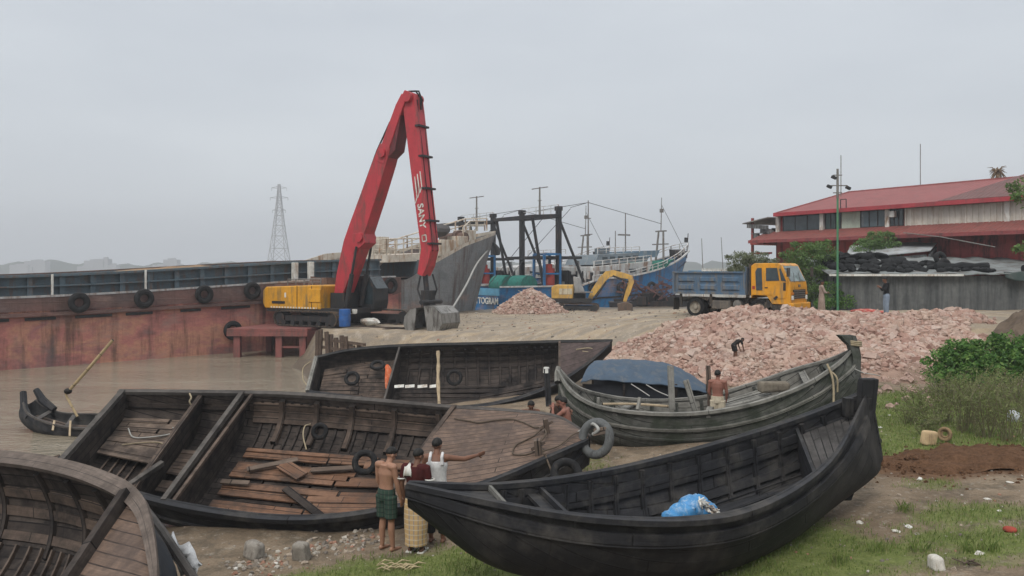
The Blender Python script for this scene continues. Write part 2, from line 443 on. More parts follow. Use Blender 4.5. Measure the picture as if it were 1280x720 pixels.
wet_shade=np.maximum(1-sstep(S+.5*fbm(X*.5,Y*.5,3),.3,2.4),.85*sstep(sdist(X,Y,WRECK)+.4*fbm(X*1.3,Y*1.3,3),-.7,.1))  # wet shoreline, plus the wreck's wet shadow painted into the mud round it
for nm,A in (('grass',G),('sand',sand),('soil',sstep(soil+.25*fbm(X*1.2,Y*1.2,3),.3,.6)),('wet_shade',wet_shade)):
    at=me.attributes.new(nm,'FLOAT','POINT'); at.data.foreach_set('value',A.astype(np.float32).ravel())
t=NT('ground_earth')
def attr(n):
    q=t.node('ShaderNodeAttribute'); q.attribute_name=n; return q.outputs['Fac']
v=t.coord('Object')
n1=t.noise(v,.7,6,.65); n2=t.noise(v,4.5,5,.65); n3=t.noise(v,26,4,.7)
earth=t.ramp(n1,[(.3,(.16,.118,.078)),(.55,(.23,.175,.12)),(.75,(.30,.235,.165))])
sandc=t.ramp(n1,[(.3,(.27,.205,.135)),(.5,(.37,.295,.205)),(.7,(.44,.365,.27))])
vtrk=t.coord('Object',(.25,1.6,1),(0,0,0),(0,0,R(-8)))
sandc=t.mix(t.ramp(t.noise(vtrk,1.3,5,.6),[(.42,0.0),(.58,.8)]),sandc,(.23,.20,.165))
sandc=t.mix(t.ramp(t.noise(v,2.2,5,.7),[(.52,0.0),(.68,.6)]),sandc,(.46,.40,.33))
earth=t.mix(t.ramp(t.noise(t.coord('Object',(1,1,1),(7,3,0)),1.9,6,.7),[(.48,0.0),(.6,.75)]),earth,(.10,.08,.056))
earth=t.mix(t.ramp(t.noise(t.coord('Object',(1,1,1),(2,9,0)),6,4,.7),[(.56,0.0),(.66,.6)]),earth,(.31,.27,.215))
col=t.mix(attr('sand'),earth,sandc)
col=t.mix(attr('soil'),col,t.ramp(n2,[(.3,(.085,.045,.024)),(.7,(.17,.095,.05))]))
gr=t.ramp(n2,[(.25,(.08,.10,.026)),(.5,(.13,.16,.042)),(.75,(.20,.21,.08))])
gm=t.math('ADD',attr('grass'),t.math('MULTIPLY',t.math('SUBTRACT',n2,.5),.7))
col=t.mix(t.ramp(gm,[(.25,0.0),(.6,1.0)]),col,gr)
col=t.mix(t.math('MULTIPLY',attr('wet_shade'),.75),col,(.075,.058,.042))
peb=t.node('ShaderNodeTexVoronoi'); peb.inputs['Scale'].default_value=9; t.link(v,peb.inputs['Vector'])
col=t.mix(t.ramp(peb.outputs['Distance'],[(.05,.35),(.16,0.0)]),col,(.42,.37,.31))
col=t.mix(.55,col,t.ramp(n3,[(.3,.5),(.7,1.25)]),'MULTIPLY')
t.bump(t.math('ADD',n3,t.math('MULTIPLY',n2,1.5)),.6,.05)
rg=t.ramp(attr('wet_shade'),[(0.0,.95),(1.0,.42)])
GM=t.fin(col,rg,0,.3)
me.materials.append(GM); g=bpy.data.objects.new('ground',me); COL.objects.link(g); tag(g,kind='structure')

# ------------------------------------------------------------------ water
mb=MB()
gx=axis((-3000,-300,300),(-300,-60,30),(-60,60,6),(60,300,30),(300,3000,300)); gy=axis((-60,100,8),(100,400,50),(400,4000,400))
mb.grid([[(x,y,WZ) for x in gx] for y in gy])
t=NT('river_water'); v=t.coord('Object',(1,1.45,1),(0,0,0),(0,0,R(24)))
a=t.noise(v,1.25,4,.6,1.4); b=t.noise(t.coord('Object',(1,2.6,1),(4,2,0),(0,0,R(8))),3.6,4,.6,.4)
cal=t.ramp(t.noise(t.coord('Object',(.5,1,1)),.22,3,.5),[(.36,.35),(.56,1.0)])
t.bump(t.math('MULTIPLY',t.math('ADD',t.math('MULTIPLY',a,1.0),t.math('MULTIPLY',b,.35)),cal),1.0,.30)
n=t.noise(t.coord('Object'),.12,4,.55)
t.fin(t.ramp(n,[(.3,(.20,.168,.12)),(.7,(.26,.222,.165))]),.05,0,.5); t.b.inputs['IOR'].default_value=1.33
tag(mb.build('water',t.m),kind='structure')
# ------------------------------------------------------------------ wooden boats
class Hull:
    """a planked hull drawn through stations (near gunwale, far gunwale, depth of keel)"""
    def __init__(s, N, Fr, D, n=44, e=.72, up=None):
        s.n=n; s.N=[Vector(p) for p in catmull([tuple(p) for p in N],n)]; s.Fr=[Vector(p) for p in catmull([tuple(p) for p in Fr],n)]
        s.D=[max(.02,float(a[0])) for a in catmull([(d,0) for d in D],n)]; s.e=e; s.up=up
        s.L=[0]
        for i in range(n-1): s.L.append(s.L[-1]+((s.N[i+1]+s.Fr[i+1])-(s.N[i]+s.Fr[i])).length/2)
        s.NRM=[]
        for i in range(n):
            ax=(s.N[min(i+1,n-1)]+s.Fr[min(i+1,n-1)]-s.N[max(i-1,0)]-s.Fr[max(i-1,0)])
            bm=s.Fr[i]-s.N[i]
            q=ax.cross(bm); s.NRM.append(q.normalized() if q.length>1e-6 else Vector((0,0,1)))
            if s.NRM[-1].z<0: s.NRM[-1]*=-1
        # steady the up direction towards the narrow ends
        mid=s.NRM[n//2]
        for i in range(n):
            wd=(s.Fr[i]-s.N[i]).length; k=min(1,wd/.9); s.NRM[i]=(s.NRM[i]*k+mid*(1-k)).normalized()
    def at(s,u):
        t=max(0,min(1,u))*(s.n-1); i=min(int(t),s.n-2); f=t-i
        g=lambda A:A[i]*(1-f)+A[i+1]*f
        return g(s.N),g(s.Fr),g(s.D),g(s.NRM),g(s.L)
    def pt(s,u,lat,drop):
        """lat -1 near .. 1 far of the half beam, drop in metres below the gunwales"""
        a,b,D,n,_=s.at(u); return (a+b)/2+(b-a)/2*lat-n*drop
    def sec(s,u,phi,inset=0.0):
        a,b,D,n,_=s.at(u); hb=max(.001,(b-a).length/2)
        c=math.cos(phi); sn=max(0,math.sin(phi))
        lat=-math.copysign(abs(c)**s.e,c)*max(0,1-inset/hb); dr=max(0,D-inset)*sn**s.e
        return (a+b)/2+(b-a)/2*lat-n*dr
    def wall(s,drop,u,side,inset=.05):
        """point on the inner side at a given drop"""
        a,b,D,n,_=s.at(u); q=min(1,drop/max(.01,D-inset)); phi=math.asin(min(1,q**(1/s.e)))
        return s.sec(u,phi if side<0 else math.pi-phi,inset)
    def shell(s,inset=0.0,flip=False,nseg=26,u0=0,u1=1):
        mb=MB(); rows=[];uv=[]
        for i in range(s.n):
            u=u0+(u1-u0)*i/(s.n-1); row=[];ur=[];acc=0;prev=None; L=s.at(u)[4]
            for j in range(nseg+1):
                p=s.sec(u,math.pi*j/nseg,inset)
                if prev is not None: acc+=(p-prev).length
                prev=p; row.append(p); ur.append((L,acc))
            m=acc/2; ur=[(a,b-m+3) for a,b in ur]
            rows.append(row if not flip else row[::-1]); uv.append(ur if not flip else ur[::-1])
        return rows,uv
    def hullmesh(s,mats,parent,t=.05,name='hull'):
        mb=MB(); ro,uo=s.shell(0,True); ri,ui=s.shell(t,False)
        mb.grid(ro,uo,0); mb.grid(ri,ui,1)
        rif=[r[::-1] for r in ri]
        for e in (0,-1):                                             # close the two edges of the shell
            for i in range(s.n-1):
                k=mb.add([ro[i][e],ro[i+1][e],rif[i+1][e],rif[i][e]]); q=[k,k+1,k+2,k+3]
                mb.face(q if e==0 else q[::-1],[(0,0),(.2,0),(.2,.05),(0,.05)],1)
        for i in (0,-1):
            for j in range(len(ro[0])-1):
                k=mb.add([ro[i][j],ro[i][j+1],rif[i][j+1],rif[i][j]]); q=[k,k+1,k+2,k+3]
                mb.face(q,[(0,0),(.2,0),(.2,.05),(0,.05)],0)
        return mb.build(name,mats,parent,smooth=True,angle=50)
    def rail(s,side,mat,parent,w=.14,h=.07,out=.02,u0=0,u1=1,dz=0.0,name='gunwale',n=60):
        mb=MB(); rings=[]
        for k in range(n):
            u=u0+(u1-u0)*k/(n-1); a,b,D,nr,_=s.at(u); bm=(b-a); bm=bm.normalized() if bm.length>.02 else Vector((0,1,0))
            o=-bm if side<0 else bm; p=(a if side<0 else b)+o*out+nr*dz
            rings.append([p+o*w*.4+nr*h*.6,p+o*w*.4-nr*h*.4,p-o*w*.6-nr*h*.4,p-o*w*.6+nr*h*.6])
        mb.loft(rings,True,True); return mb.build(name,mat,parent,fixn=True)
    def strake(s,phi,mat,parent,w=.10,t=.035,inset=.05,u0=.02,u1=.98,inside=True,name='stringer',n=50):
        mb=MB(); rings=[]
        for k in range(n):
            u=u0+(u1-u0)*k/(n-1); p=s.sec(u,phi,inset); q=s.sec(u,phi+.01,inset); r_=s.sec(min(1,u+.01),phi,inset)
            g=(q-p).normalized(); ax=(r_-p).normalized() if (r_-p).length>1e-6 else Vector((1,0,0)); nn=ax.cross(g).normalized()
            c=s.pt(u,0,s.at(u)[2]*.3)
            if (c-p).dot(nn)<0: nn*=-1
            if not inside: nn*=-1
            rings.append([p+g*w/2-nn*.005,p-g*w/2-nn*.005,p-g*w/2+nn*t,p+g*w/2+nn*t])
        mb.loft(rings,True,True); return mb.build(name,mat,parent,fixn=True)
    def rib(s,u,mat,parent,w=.075,t=.07,inset=.05,ph0=.12,ph1=math.pi-.12,n=18,name='rib'):
        mb=MB(); rings=[]
        for k in range(n):
            ph=ph0+(ph1-ph0)*k/(n-1); p=s.sec(u,ph,inset); q=s.sec(u,ph+.01,inset); g=(q-p).normalized()
            a0=s.sec(max(0,u-.01),ph,inset); a1=s.sec(min(1,u+.01),ph,inset); ax=(a1-a0).normalized()
            nn=ax.cross(g).normalized(); c=s.pt(u,0,s.at(u)[2]*.3)
            if (c-p).dot(nn)<0: nn*=-1
            rings.append([p+ax*w/2-nn*.004,p-ax*w/2-nn*.004,p-ax*w/2+nn*t,p+ax*w/2+nn*t])
        mb.loft(rings,True,True); return mb.build(name,mat,parent,fixn=True)
    def boards(s,u0,u1,drop,lats,mat,parent,name='floor_boards',t=.03,gap=.012,along=True,skip=(),jit=.02,smat=None,plen=1.6):
        """loose planking laid over the frames; along = planks run along the boat"""
        mb=MB(); a,b,D,nr,L0=s.at(u0); L=s.at(u1)[4]-L0
        hb=(b-a).length/2; r=random.Random(int(u0*1000)+17)
        if along:
            y=lats[0]
            while y<lats[1]-.02:
                wl=r.uniform(.15,.21)/max(.3,s.at((u0+u1)/2)[1].__sub__(s.at((u0+u1)/2)[0]).length/2)
                u=u0-r.random()*.05
                while u<u1:
                    du=r.uniform(.7,1.3)*plen/s.L[-1]; ua=max(u,u0); ub=min(u+du,u1)
                    if ub-ua>.01 and r.random()>(.0 if not skip else skip):
                        hh=lambda uu,l:s.pt(uu,l,min(drop,s.at(uu)[2]-.10)+dj)
                        dj=r.uniform(-jit,jit)
                        l1=min(y+wl,lats[1])
                        g=gap/max(.3,hb)
                        c=[hh(ua+.002,y+g),hh(ub-.002,y+g),hh(ub-.002,l1),hh(ua+.002,l1)]
                        nn=s.at((ua+ub)/2)[3]; k=mb.add([p for p in c]+[p-nn*t for p in c]); ln=(c[1]-c[0]).length; wd=(c[3]-c[0]).length
                        o=(r.random()*9,r.random()*9)
                        mb.face((k,k+1,k+2,k+3),[(o[0],o[1]),(o[0]+ln,o[1]),(o[0]+ln,o[1]+wd*.9),(o[0],o[1]+wd*.9)])
                        for i in range(4):
                            j=(i+1)%4; mb.face((k+i,k+4+i,k+4+j,k+j),[(o[0],o[1]),(o[0],o[1]+.03),(o[0]+ln,o[1]+.03),(o[0]+ln,o[1])])
                    u+=du
                y+=wl
        else:
            u=u0
            while u<u1-.003:
                du=r.uniform(.15,.21)/s.L[-1]; ub=min(u+du,u1)
                if r.random()>(skip if skip else 0):
                    dj=r.uniform(-jit,jit); c=[s.pt(uu,l,min(drop,s.at(uu)[2]-.10)+dj) for uu,l in ((u+.001,lats[0]),(u+.001,lats[1]),(ub-.001,lats[1]),(ub-.001,lats[0]))]
                    nn=s.at(u)[3]; k=mb.add(c+[p-nn*t for p in c]); ln=(c[1]-c[0]).length; wd=(c[3]-c[0]).length; o=(r.random()*9,r.random()*9)
                    mb.face((k,k+1,k+2,k+3)[::-1],[(o[0],o[1]),(o[0]+ln,o[1]),(o[0]+ln,o[1]+wd),(o[0],o[1]+wd)][::-1])
                    for i in range(4):
                        j=(i+1)%4; mb.face((k+i,k+j,k+4+j,k+4+i)[::-1],[(o[0],o[1]),(o[0]+ln,o[1]),(o[0]+ln,o[1]+.03),(o[0],o[1]+.03)])
                u=ub
        return mb.build(name,mat,parent,fixn=True)
    def deck(s,u0,u1,mat,parent,camber=.08,drop=-.02,name='foredeck',along=True,lat=1.0,n=24,m=12,t=.03,warp=0.0):
        mb=MB(); rows=[];uv=[]
        for i in range(n):
            u=u0+(u1-u0)*i/(n-1); a,b,D,nr,L=s.at(u); w=(b-a).length; row=[];ur=[]
            for j in range(m+1):
                l=(j/m*2-1)*lat; row.append(s.pt(u,l,drop-camber*(1-l*l))); ur.append((L,w/2*l+4) if along else (w/2*l+4,L))
            rows.append(row);uv.append(ur)
        mb.grid(rows,uv)
        lo=[[p-s.NRM[s.n//2]*t for p in r_] for r_ in rows]
        mb.grid([r_[::-1] for r_ in lo],[r_[::-1] for r_ in uv])
        for e in (0,-1): mb.grid([rows[e],lo[e]],[uv[e],uv[e]])
        return mb.build(name,mat,parent,smooth=True,fixn=True,angle=30)
    def bulkhead(s,u,mat,parent,top=0.0,bot=None,t=.05,name='bulkhead',inset=.05,n=16):
        mb=MB(); a,b,D,nr,_=s.at(u); ax=(s.at(min(1,u+.02))[0]-s.at(max(0,u-.02))[0]).normalized()
        pts=[s.sec(u,math.pi*j/n,inset) for j in range(n+1)]; tp=[p+nr*0 for p in pts]
        poly=[s.pt(u,-.98,top)]+[p for p in pts if (s.pt(u,0,top)-p).dot(nr)>0]+[s.pt(u,.98,top)]
        k=mb.add([p-ax*t/2 for p in poly]+[p+ax*t/2 for p in poly]); n_=len(poly)
        bm=(b-a).normalized()
        U=[(p.dot(bm),p.dot(nr)) for p in poly]
        mb.face(list(range(k,k+n_)),U); mb.face(list(range(k+n_,k+2*n_))[::-1],U[::-1])
        for i in range(n_):
            j=(i+1)%n_; mb.face((k+i,k+n_+i,k+n_+j,k+j),[(0,0),(0,.05),(.2,.05),(.2,0)])
        return mb.build(name,mat,parent,fixn=True)
    def beam(s,u,mat,parent,drop=.0,w=.10,h=.10,lat=(-1.0,1.0),name='thwart',u2=None):
        mb=MB(); mb.bar(s.pt(u,lat[0],drop),s.pt(u2 if u2 is not None else u,lat[1],drop),w,h,up=s.at(u)[3]); return mb.build(name,mat,parent)
def base_of(*hs):
    pts=[s.sec(i/10,math.pi/2) for s in hs for i in range(11)]; lo=min(p.z for p in pts)
    m=sum(pts,Vector())/len(pts); return (m.x,m.y,lo)
def sag(p0,p1,drop,n=10,wob=.0):
    p0=Vector(p0);p1=Vector(p1); out=[]
    for i in range(n+1):
        t=i/n; p=p0.lerp(p1,t); p.z-=drop*4*t*(1-t)
        if wob and 0<i<n: p+=Vector((rnd.uniform(-wob,wob),rnd.uniform(-wob,wob),rnd.uniform(-wob,wob)*.5))
        out.append(p)
    return out
def tyre(name,c,axis,R1,r1,label,group=None,cat='tyre',mat=None,squash=1.0):
    mb=MB(); mb.torus(c,R1,r1,axis,32,12,0,squash); return solo(mb.build(name,mat or M['black'],smooth=True),label,cat,group)
def ropeobj(pts,r,label,mat=None,name='rope'):
    mb=MB(); sm=[tuple(p) for p in catmull([tuple(p) for p in pts],max(12,len(pts)*5))]; mb.tube(sm,r,6); return solo(mb.build(name,mat or M['rope'],smooth=True),label,'rope')

W_gdeck=wood('grey_dark_deck_planks',(.062,.058,.057),(.085,.080,.077),.17,2.2,(.012,.012,.012),(.04,.038,.037),.5,.8,.012,.6,.2,.5)
W_in=wood('bare_brown_planks',(.095,.068,.053),(.145,.106,.082),.17,2.6,(.01,.008,.007),(.03,.024,.021),.5,.8,.010,.6,.25,.5)
W_dark=wood('old_dark_planks',(.046,.036,.031),(.078,.062,.053),.17,2.6,(.007,.006,.006),(.015,.013,.013),.55,.8,.010,.6,.2,.5)
W_tar=wood('tarred_planks',(.008,.0085,.0095),(.015,.0155,.017),.19,3.0,(.004,.004,.005),(.040,.037,.034),.42,.66,.014,.55,.3,.8)
W_tar2=wood('worn_tarred_planks',(.020,.021,.0245),(.033,.034,.039),.19,3,(.006,.006,.007),(.062,.058,.054),.42,.75,.012,.65,.25,.7)
W_red=wood('reddish_floor_planks',(.17,.088,.052),(.24,.135,.085),.18,3,(.012,.009,.008),(.075,.05,.038),.5,.75,.008,.6,.25,.5)
W_deck=wood('brown_deck_planks',(.135,.090,.066),(.178,.122,.092),.165,4.2,(.025,.018,.015),(.085,.062,.052),.55,.75,.010,.55,.25,.5)
W_deck2=wood('purple_brown_deck_planks',(.075,.055,.052),(.098,.073,.068),.26,3.2,(.02,.015,.014),(.05,.038,.036),.4,.8,.008,.5,.2,.4)
W_grey=wood('weathered_grey_planks',(.085,.087,.080),(.135,.136,.124),.19,3.6,(.025,.026,.024),(.045,.052,.040),.6,.85,.010,.75,.2,.6)
W_greytop=wood('bleached_grey_planks',(.21,.205,.185),(.28,.27,.245),.16,2.6,(.04,.04,.036),(.10,.10,.09),.4,.85,.008,.6,.2,.5)
W_rail=wood('worn_rail_timber',(.085,.075,.068),(.12,.108,.096),.5,3,(.03,.027,.025),(.045,.04,.037),.45,.75,.004,.6,.25,.4)
W_cock=wood('light_brown_boards',(.145,.108,.085),(.20,.152,.12),.2,2.2,(.02,.016,.013),(.06,.047,.04),.5,.8,.012,.6,.2,.5)

# ---- the open wreck in the middle: stern at the left, decked bow at the right, heeled towards the viewer
N=[P(72,575,14.7),P(160,615,14.2),P(250,637,13.9),P(360,649,13.75),P(470,640,13.8),P(600,607,14.15),P(685,573,14.6),P(736,551,15.15)]
Fr=[P(148,490,17.3),P(250,491,17.4),P(355,493,17.4),P(450,500,17.35),P(566,510,17.2),P(640,515,17.0),P(696,522,16.5),P(738,547,15.35)]
D=[.72,.86,.95,.98,.98,.92,.8,.55]
hw=Hull(N,Fr,D,e=.62)
b=thing('wooden_boat','long brown plank boat heeled on the mud with broken floor boards and decked bow','boat',base_of(hw))
hw.hullmesh([W_tar2,W_dark],b)
hw.rail(-1,W_tar2,b,.15,.09,.03); hw.rail(1,W_rail,b,.13,.07,.01)
hw.strake(.30,W_tar2,b,.16,.04,0,.0,.97,False,'rubbing_strake')
for ph in (math.pi-.13,math.pi-.30,math.pi-.48): hw.strake(ph,W_in,b,.14,.085,.05,.235,.575)
hw.strake(math.pi-.22,W_dark,b,.11,.04,.05,.02,.21)
for i in range(19):
    u=.25+i*.0175; hw.rib(u,W_dark,b,.06,.04,ph0=math.pi*.5,ph1=math.pi-.06)
for i in range(5): hw.rib(.285+i*.066,W_in,b,.11,.125,ph0=math.pi*.66,ph1=math.pi-.02,name='side_frame')
for i in range(7): hw.rib(.035+i*.016,W_cock,b,.035,.05,ph0=.5,ph1=math.pi*.52,name='slat')
hw.boards(.015,.142,.50,(-.15,.82),W_cock,b,'stern_floor',along=True,jit=.012,plen=1.5,skip=.10)
hw.boards(.148,.212,.56,(-.80,.25),W_in,b,'cabin_floor',along=True,jit=.015,plen=1.1,skip=.15)
hw.boards(.245,.57,.76,(-.86,.50),W_red,b,'floor_boards',along=True,jit=.016,plen=2.2,skip=.14)
hw.boards(.245,.57,.84,(-.88,.62),W_dark,b,'lower_boards',along=True,jit=.01,plen=1.2,skip=.3)
hw.bulkhead(.145,W_dark,b,.10,name='bulkhead',t=.06)
hw.bulkhead(.218,W_dark,b,.02,name='bulkhead',t=.06)
hw.bulkhead(.012,W_dark,b,.0,name='transom',t=.06)
hw.beam(.145,W_in,b,.06,.09,.09); hw.beam(.215,W_rail,b,-.02,.09,.10); hw.beam(.232,W_in,b,.0,.06,.07)
hw.beam(.008,W_rail,b,-.02,.10,.10,name='stern_rail')
hw.beam(.575,W_in,b,-.03,.10,.11,name='deck_beam')
hw.bulkhead(.58,W_dark,b,.04,name='bulkhead')
hw.deck(.575,.995,W_deck,b,.06,-.03)
mb=MB(); mb.bar(hw.pt(.13,-1.0,.02),hw.pt(.165,-.45,.0),.09,.09,up=hw.at(.1)[3]); mb.build('brace',W_rail,b)
# rudder stub and sternpost at the lower stern corner
mb=MB(); mb.bar(P(80,592,14.75),P(66,574,14.8),.14,.22); mb.build('stern_cap',W_in,b)
# loose broken boards thrown across the floor
def loose(u,lat,ang,ln,wd,label,mat,drop=.70):
    a,bb,D_,nr,_=hw.at(u); c=hw.pt(u,lat,drop); ax=(hw.pt(u+.02,lat,drop)-hw.pt(u-.02,lat,drop)).normalized(); bm=nr.cross(ax).normalized()
    d=ax*math.cos(ang)+bm*math.sin(ang); mb=MB(); mb.bar(c-d*ln/2,c+d*ln/2,wd,.03,up=nr)
    solo(mb.build('loose_plank',mat),label,'plank')
loose(.315,.18,R(28),1.0,.13,'narrow pale plank lying slantwise at the left end of the boat floor',W_cock,.66)
loose(.355,.12,R(-32),.62,.30,'short wide reddish board lying skewed on the open boat floor',W_red,.66)
loose(.425,.2,R(12),.95,.15,'straight brown plank lying across the bare frames under the far side of the boat',W_in,.67)
loose(.405,-.34,R(-38),1.25,.16,'long dark plank lying diagonally down the reddish boat floor',W_dark,.69)
loose(.50,.30,R(3),.9,.2,'brown plank lying level beside the right hand tyre in the open boat',W_red,.67)
loose(.27,-.15,R(4),.55,.12,'short grey offcut board lying by the cabin bulkhead of the open boat',W_cock,.68)
c=hw.pt(.375,.66,.42); nr=hw.at(.455)[3]
tyre('tyre',c+Vector((0,-.12,.02)),(0,-.93,.35),.135,.05,'small tyre hanging inside the far side of the open brown boat, above the skewed board')
c=hw.pt(.60,.12,.60)
tyre('tyre',P(456,578,15.35),(.12,-.9,.42),.185,.062,'larger tyre standing on the floor of the open brown boat, behind the shirtless man')
ropeobj([P(661,492,17.2) if False else P(237,492,17.15),P(239,497,17.0),P(237,502,16.95),P(240,508,17.0)],.018,'short pale rope end hanging from the far gunwale near the stern')
ropeobj([P(383,562,15.9),P(379,545,16.2),P(381,533,16.5),P(388,530,16.7)],.014,'thin pale hooked stick like rope end standing in the middle of the open boat')
ropeobj([hw.pt(.14,.2,.0),hw.pt(.12,.45,.44),hw.pt(.09,.35,.46),hw.pt(.06,.3,.46),hw.pt(.04,.5,.46)],.014,'thin grey rope lying over the stern floor boards of the open boat',M['rope_grey'])
ropeobj([hw.pt(.05,.1,.47),hw.pt(.08,.2,.46),hw.pt(.11,.25,.46),hw.pt(.135,.15,.45)],.012,'short twisted rope on the light stern boards of the open boat')
# two mooring bitts and rope on the foredeck
_G=[(u,l,hw.pt(u,l,-.03-.06*(1-l*l))) for u in np.linspace(.58,.995,120) for l in np.linspace(-1,1,70)]
def dk(px,py,lift=.02):
    best=min(_G,key=lambda g:(640+g[2].x/g[2].y*1000-px)**2+(HOR+(CAMZ-g[2].z)/g[2].y*1000-py)**2)
    return best[2]+hw.at(best[0])[3]*lift
for (x,y,h,lab) in ((683,541,.30,'upper of two short wooden mooring posts on the brown foredeck'),(674,567,.30,'lower of two short wooden mooring posts on the brown foredeck, nearer the edge')):
    p=dk(x,y); mb=MB(); nr=hw.at(.9)[3]; mb.bar(p-nr*.06,p+nr*.26,.13,.11,up=(1,0,0),jit=.015); mb.bar(p+nr*.10-Vector((.13,0,.03)),p+nr*.16+Vector((.13,.05,.04)),.06,.05)
    solo(mb.build('mooring_post',W_cock),lab,'post')
ropeobj([dk(567,524),dk(585,527),dk(600,529),dk(620,527),dk(640,525),dk(655,529),dk(668,535),dk(680,541,.1),dk(684,548,.1),dk(676,560,.1),dk(680,572,.06),dk(684,578,.04),P(689,588,14.35),P(695,600,14.3),P(697,606,14.3)],.017,'long rope running over the brown foredeck, round the posts and down over the side',M['rope_dark'])
ropeobj([dk(680,540,.08),dk(668,546),dk(655,552),dk(645,558),dk(642,568),dk(655,570),dk(664,568),dk(673,566,.06)],.016,'thin looped rope lying between the two posts on the brown foredeck',M['rope_dark'])
ropeobj([dk(680,570,.1),dk(700,560,.05),dk(715,548,.06),dk(726,543,.06)],.016,'dark rope stretched from the posts to the tyre at the boat bow',M['rope_dark'])
tyre('tyre',P(745,548,15.0),(-.62,-.72,.28),.30,.085,'large worn grey tyre hung over the pointed bow of the brown boat',mat=worn('grey_rubber',(.11,.115,.115),(.05,.05,.05),.4,5,.8,.25,.3),squash=1.0)
ropeobj([P(722,541,15.5),P(736,533,15.2),P(742,530,15.0),P(748,537,14.85),P(741,543,14.95)],.03,'pale cloth lashing holding the large tyre on the bow',M['rope_grey'])
mb=MB(); mb.box(P(752,538,14.95),(.30,.22,.13),Matrix.Rotation(R(-20),3,'Z')@Matrix.Rotation(R(-14),3,'Y'),taper=.8); solo(mb.build('bow_block',W_cock,bevel=.01),'pale wooden block wedged inside the tyre at the bow','block')
tyre('tyre',P(708,592,14.3),(.1,-.8,.6),.22,.075,'black tyre in shadow under the bow of the brown boat')

# ---- second heeled boat behind it
N=[P(383,490,26.2),P(430,496,26.0),P(480,502,25.9),P(570,510,25.8),P(640,500,25.9),P(690,482,26.3),P(730,458,26.8),P(763,431,27.2)]
Fr=[P(394,448,27.6),P(440,438,27.8),P(500,433,27.9),P(570,431,27.9),P(640,429.5,27.9),P(690,428,27.8),P(730,427.5,27.6),P(765,427,27.3)]
D=[.75,.9,1.0,1.0,1.0,.9,.75,.4]
h2=Hull(N,Fr,D,e=.62)
b2=thing('wooden_boat','dark plank boat tipped on its side, showing its ribs, with a plum coloured foredeck','boat',base_of(h2))
h2.hullmesh([W_tar,W_dark],b2); h2.rail(-1,W_tar2,b2,.14,.08); h2.rail(1,W_tar,b2,.12,.08)
for ph in (math.pi-.22,math.pi-.45,math.pi-.8): h2.strake(ph,W_dark,b2,.12,.05,.05,.30,.74)
for i in range(16): h2.rib(.31+i*.028,W_dark,b2,.08,.07,ph0=.3,ph1=math.pi-.05)
h2.boards(.03,.28,.42,(-.85,.80),W_in,b2,'stern_floor',along=True,jit=.01,plen=1.6)
h2.boards(.30,.74,.86,(-.75,.1),W_dark,b2,'floor_boards',along=True,jit=.02,plen=2.4)
h2.bulkhead(.285,W_dark,b2,.05); h2.beam(.285,W_rail,b2,.0,.06,.08)
h2.beam(.005,W_greytop,b2,-.02,.12,.16,name='stern_rail'); h2.bulkhead(.012,W_dark,b2,0,name='transom')
h2.deck(.745,.995,W_deck2,b2,.05,-.02,along=True); h2.beam(.745,W_in,b2,-.02,.08,.1,name='deck_beam')
for i,(px,) in enumerate(((590,),(609,),(627,),(637,))):
    pass
tyre('tyre',P(440,473,26.6),(.0,-.85,.5),.20,.065,'tyre lying at the stern of the tipped dark boat, left of the orange cloth')
tyre('tyre',P(472,456.5,27.1),(.0,-.5,.85),.20,.06,'tyre lying near the top edge of the tipped dark boat above the orange cloth')
tyre('tyre',P(568,472,27.0),(.0,-.95,.3),.22,.06,'tyre hung on the ribs of the tipped dark boat right of the pale pole')
mb=MB(); pts=catmull([tuple(P(484,456,27.05)),tuple(P(486,465,26.9)),tuple(P(485,474,26.75)),tuple(P(483,486,26.5))],10); mb.tube(pts,[.05,.10,.11,.12,.13,.12,.11,.09,.07,.03],8,flat=.5); solo(mb.build('cloth',worn('orange_cloth',(.50,.12,.05),(.55,.30,.2),.4,6,.9,.1),smooth=True),'faded orange cloth hanging against the bulkhead of the tipped dark boat','cloth')
mb=MB(); pts=catmull([tuple(P(547.5,438.5,26.3)),tuple(P(548,455,26.2)),tuple(P(547.5,475,26.0)),tuple(P(549,505,25.7))],12); mb.tube(pts,[.055+.012*math.sin(i*1.7) for i in range(12)],8); solo(mb.build('pole',M['palewood'],smooth=True),'pale barked pole standing upright in the tipped dark boat','pole')
mb=MB()
for px0,px1 in ((493,505),(506.5,518),(522,534),(537,545)):
    c=[P(px0,481.5,25.9),P(px1,480.5,25.9),P(px1,484,25.85),P(px0,485,25.85)]; mb.prism([c[0],c[1],c[2],c[3]],(0,.03,0))
solo(mb.build('sheeting',M['white_paint']),'row of four white scraps of sheeting low in the tipped dark boat','sheet')
ropeobj([P(388,452,27.4),P(379,460,27.2),P(379,474,26.8),P(384,482,26.4)],.022,'looped rope hanging off the stern of the tipped dark boat')
ropeobj([P(720,437,27.3),P(735,435,27.25),P(742,437,27.2),P(738,440,27.15),P(728,439,27.2)],.02,'coil of rope lying on the plum coloured foredeck')

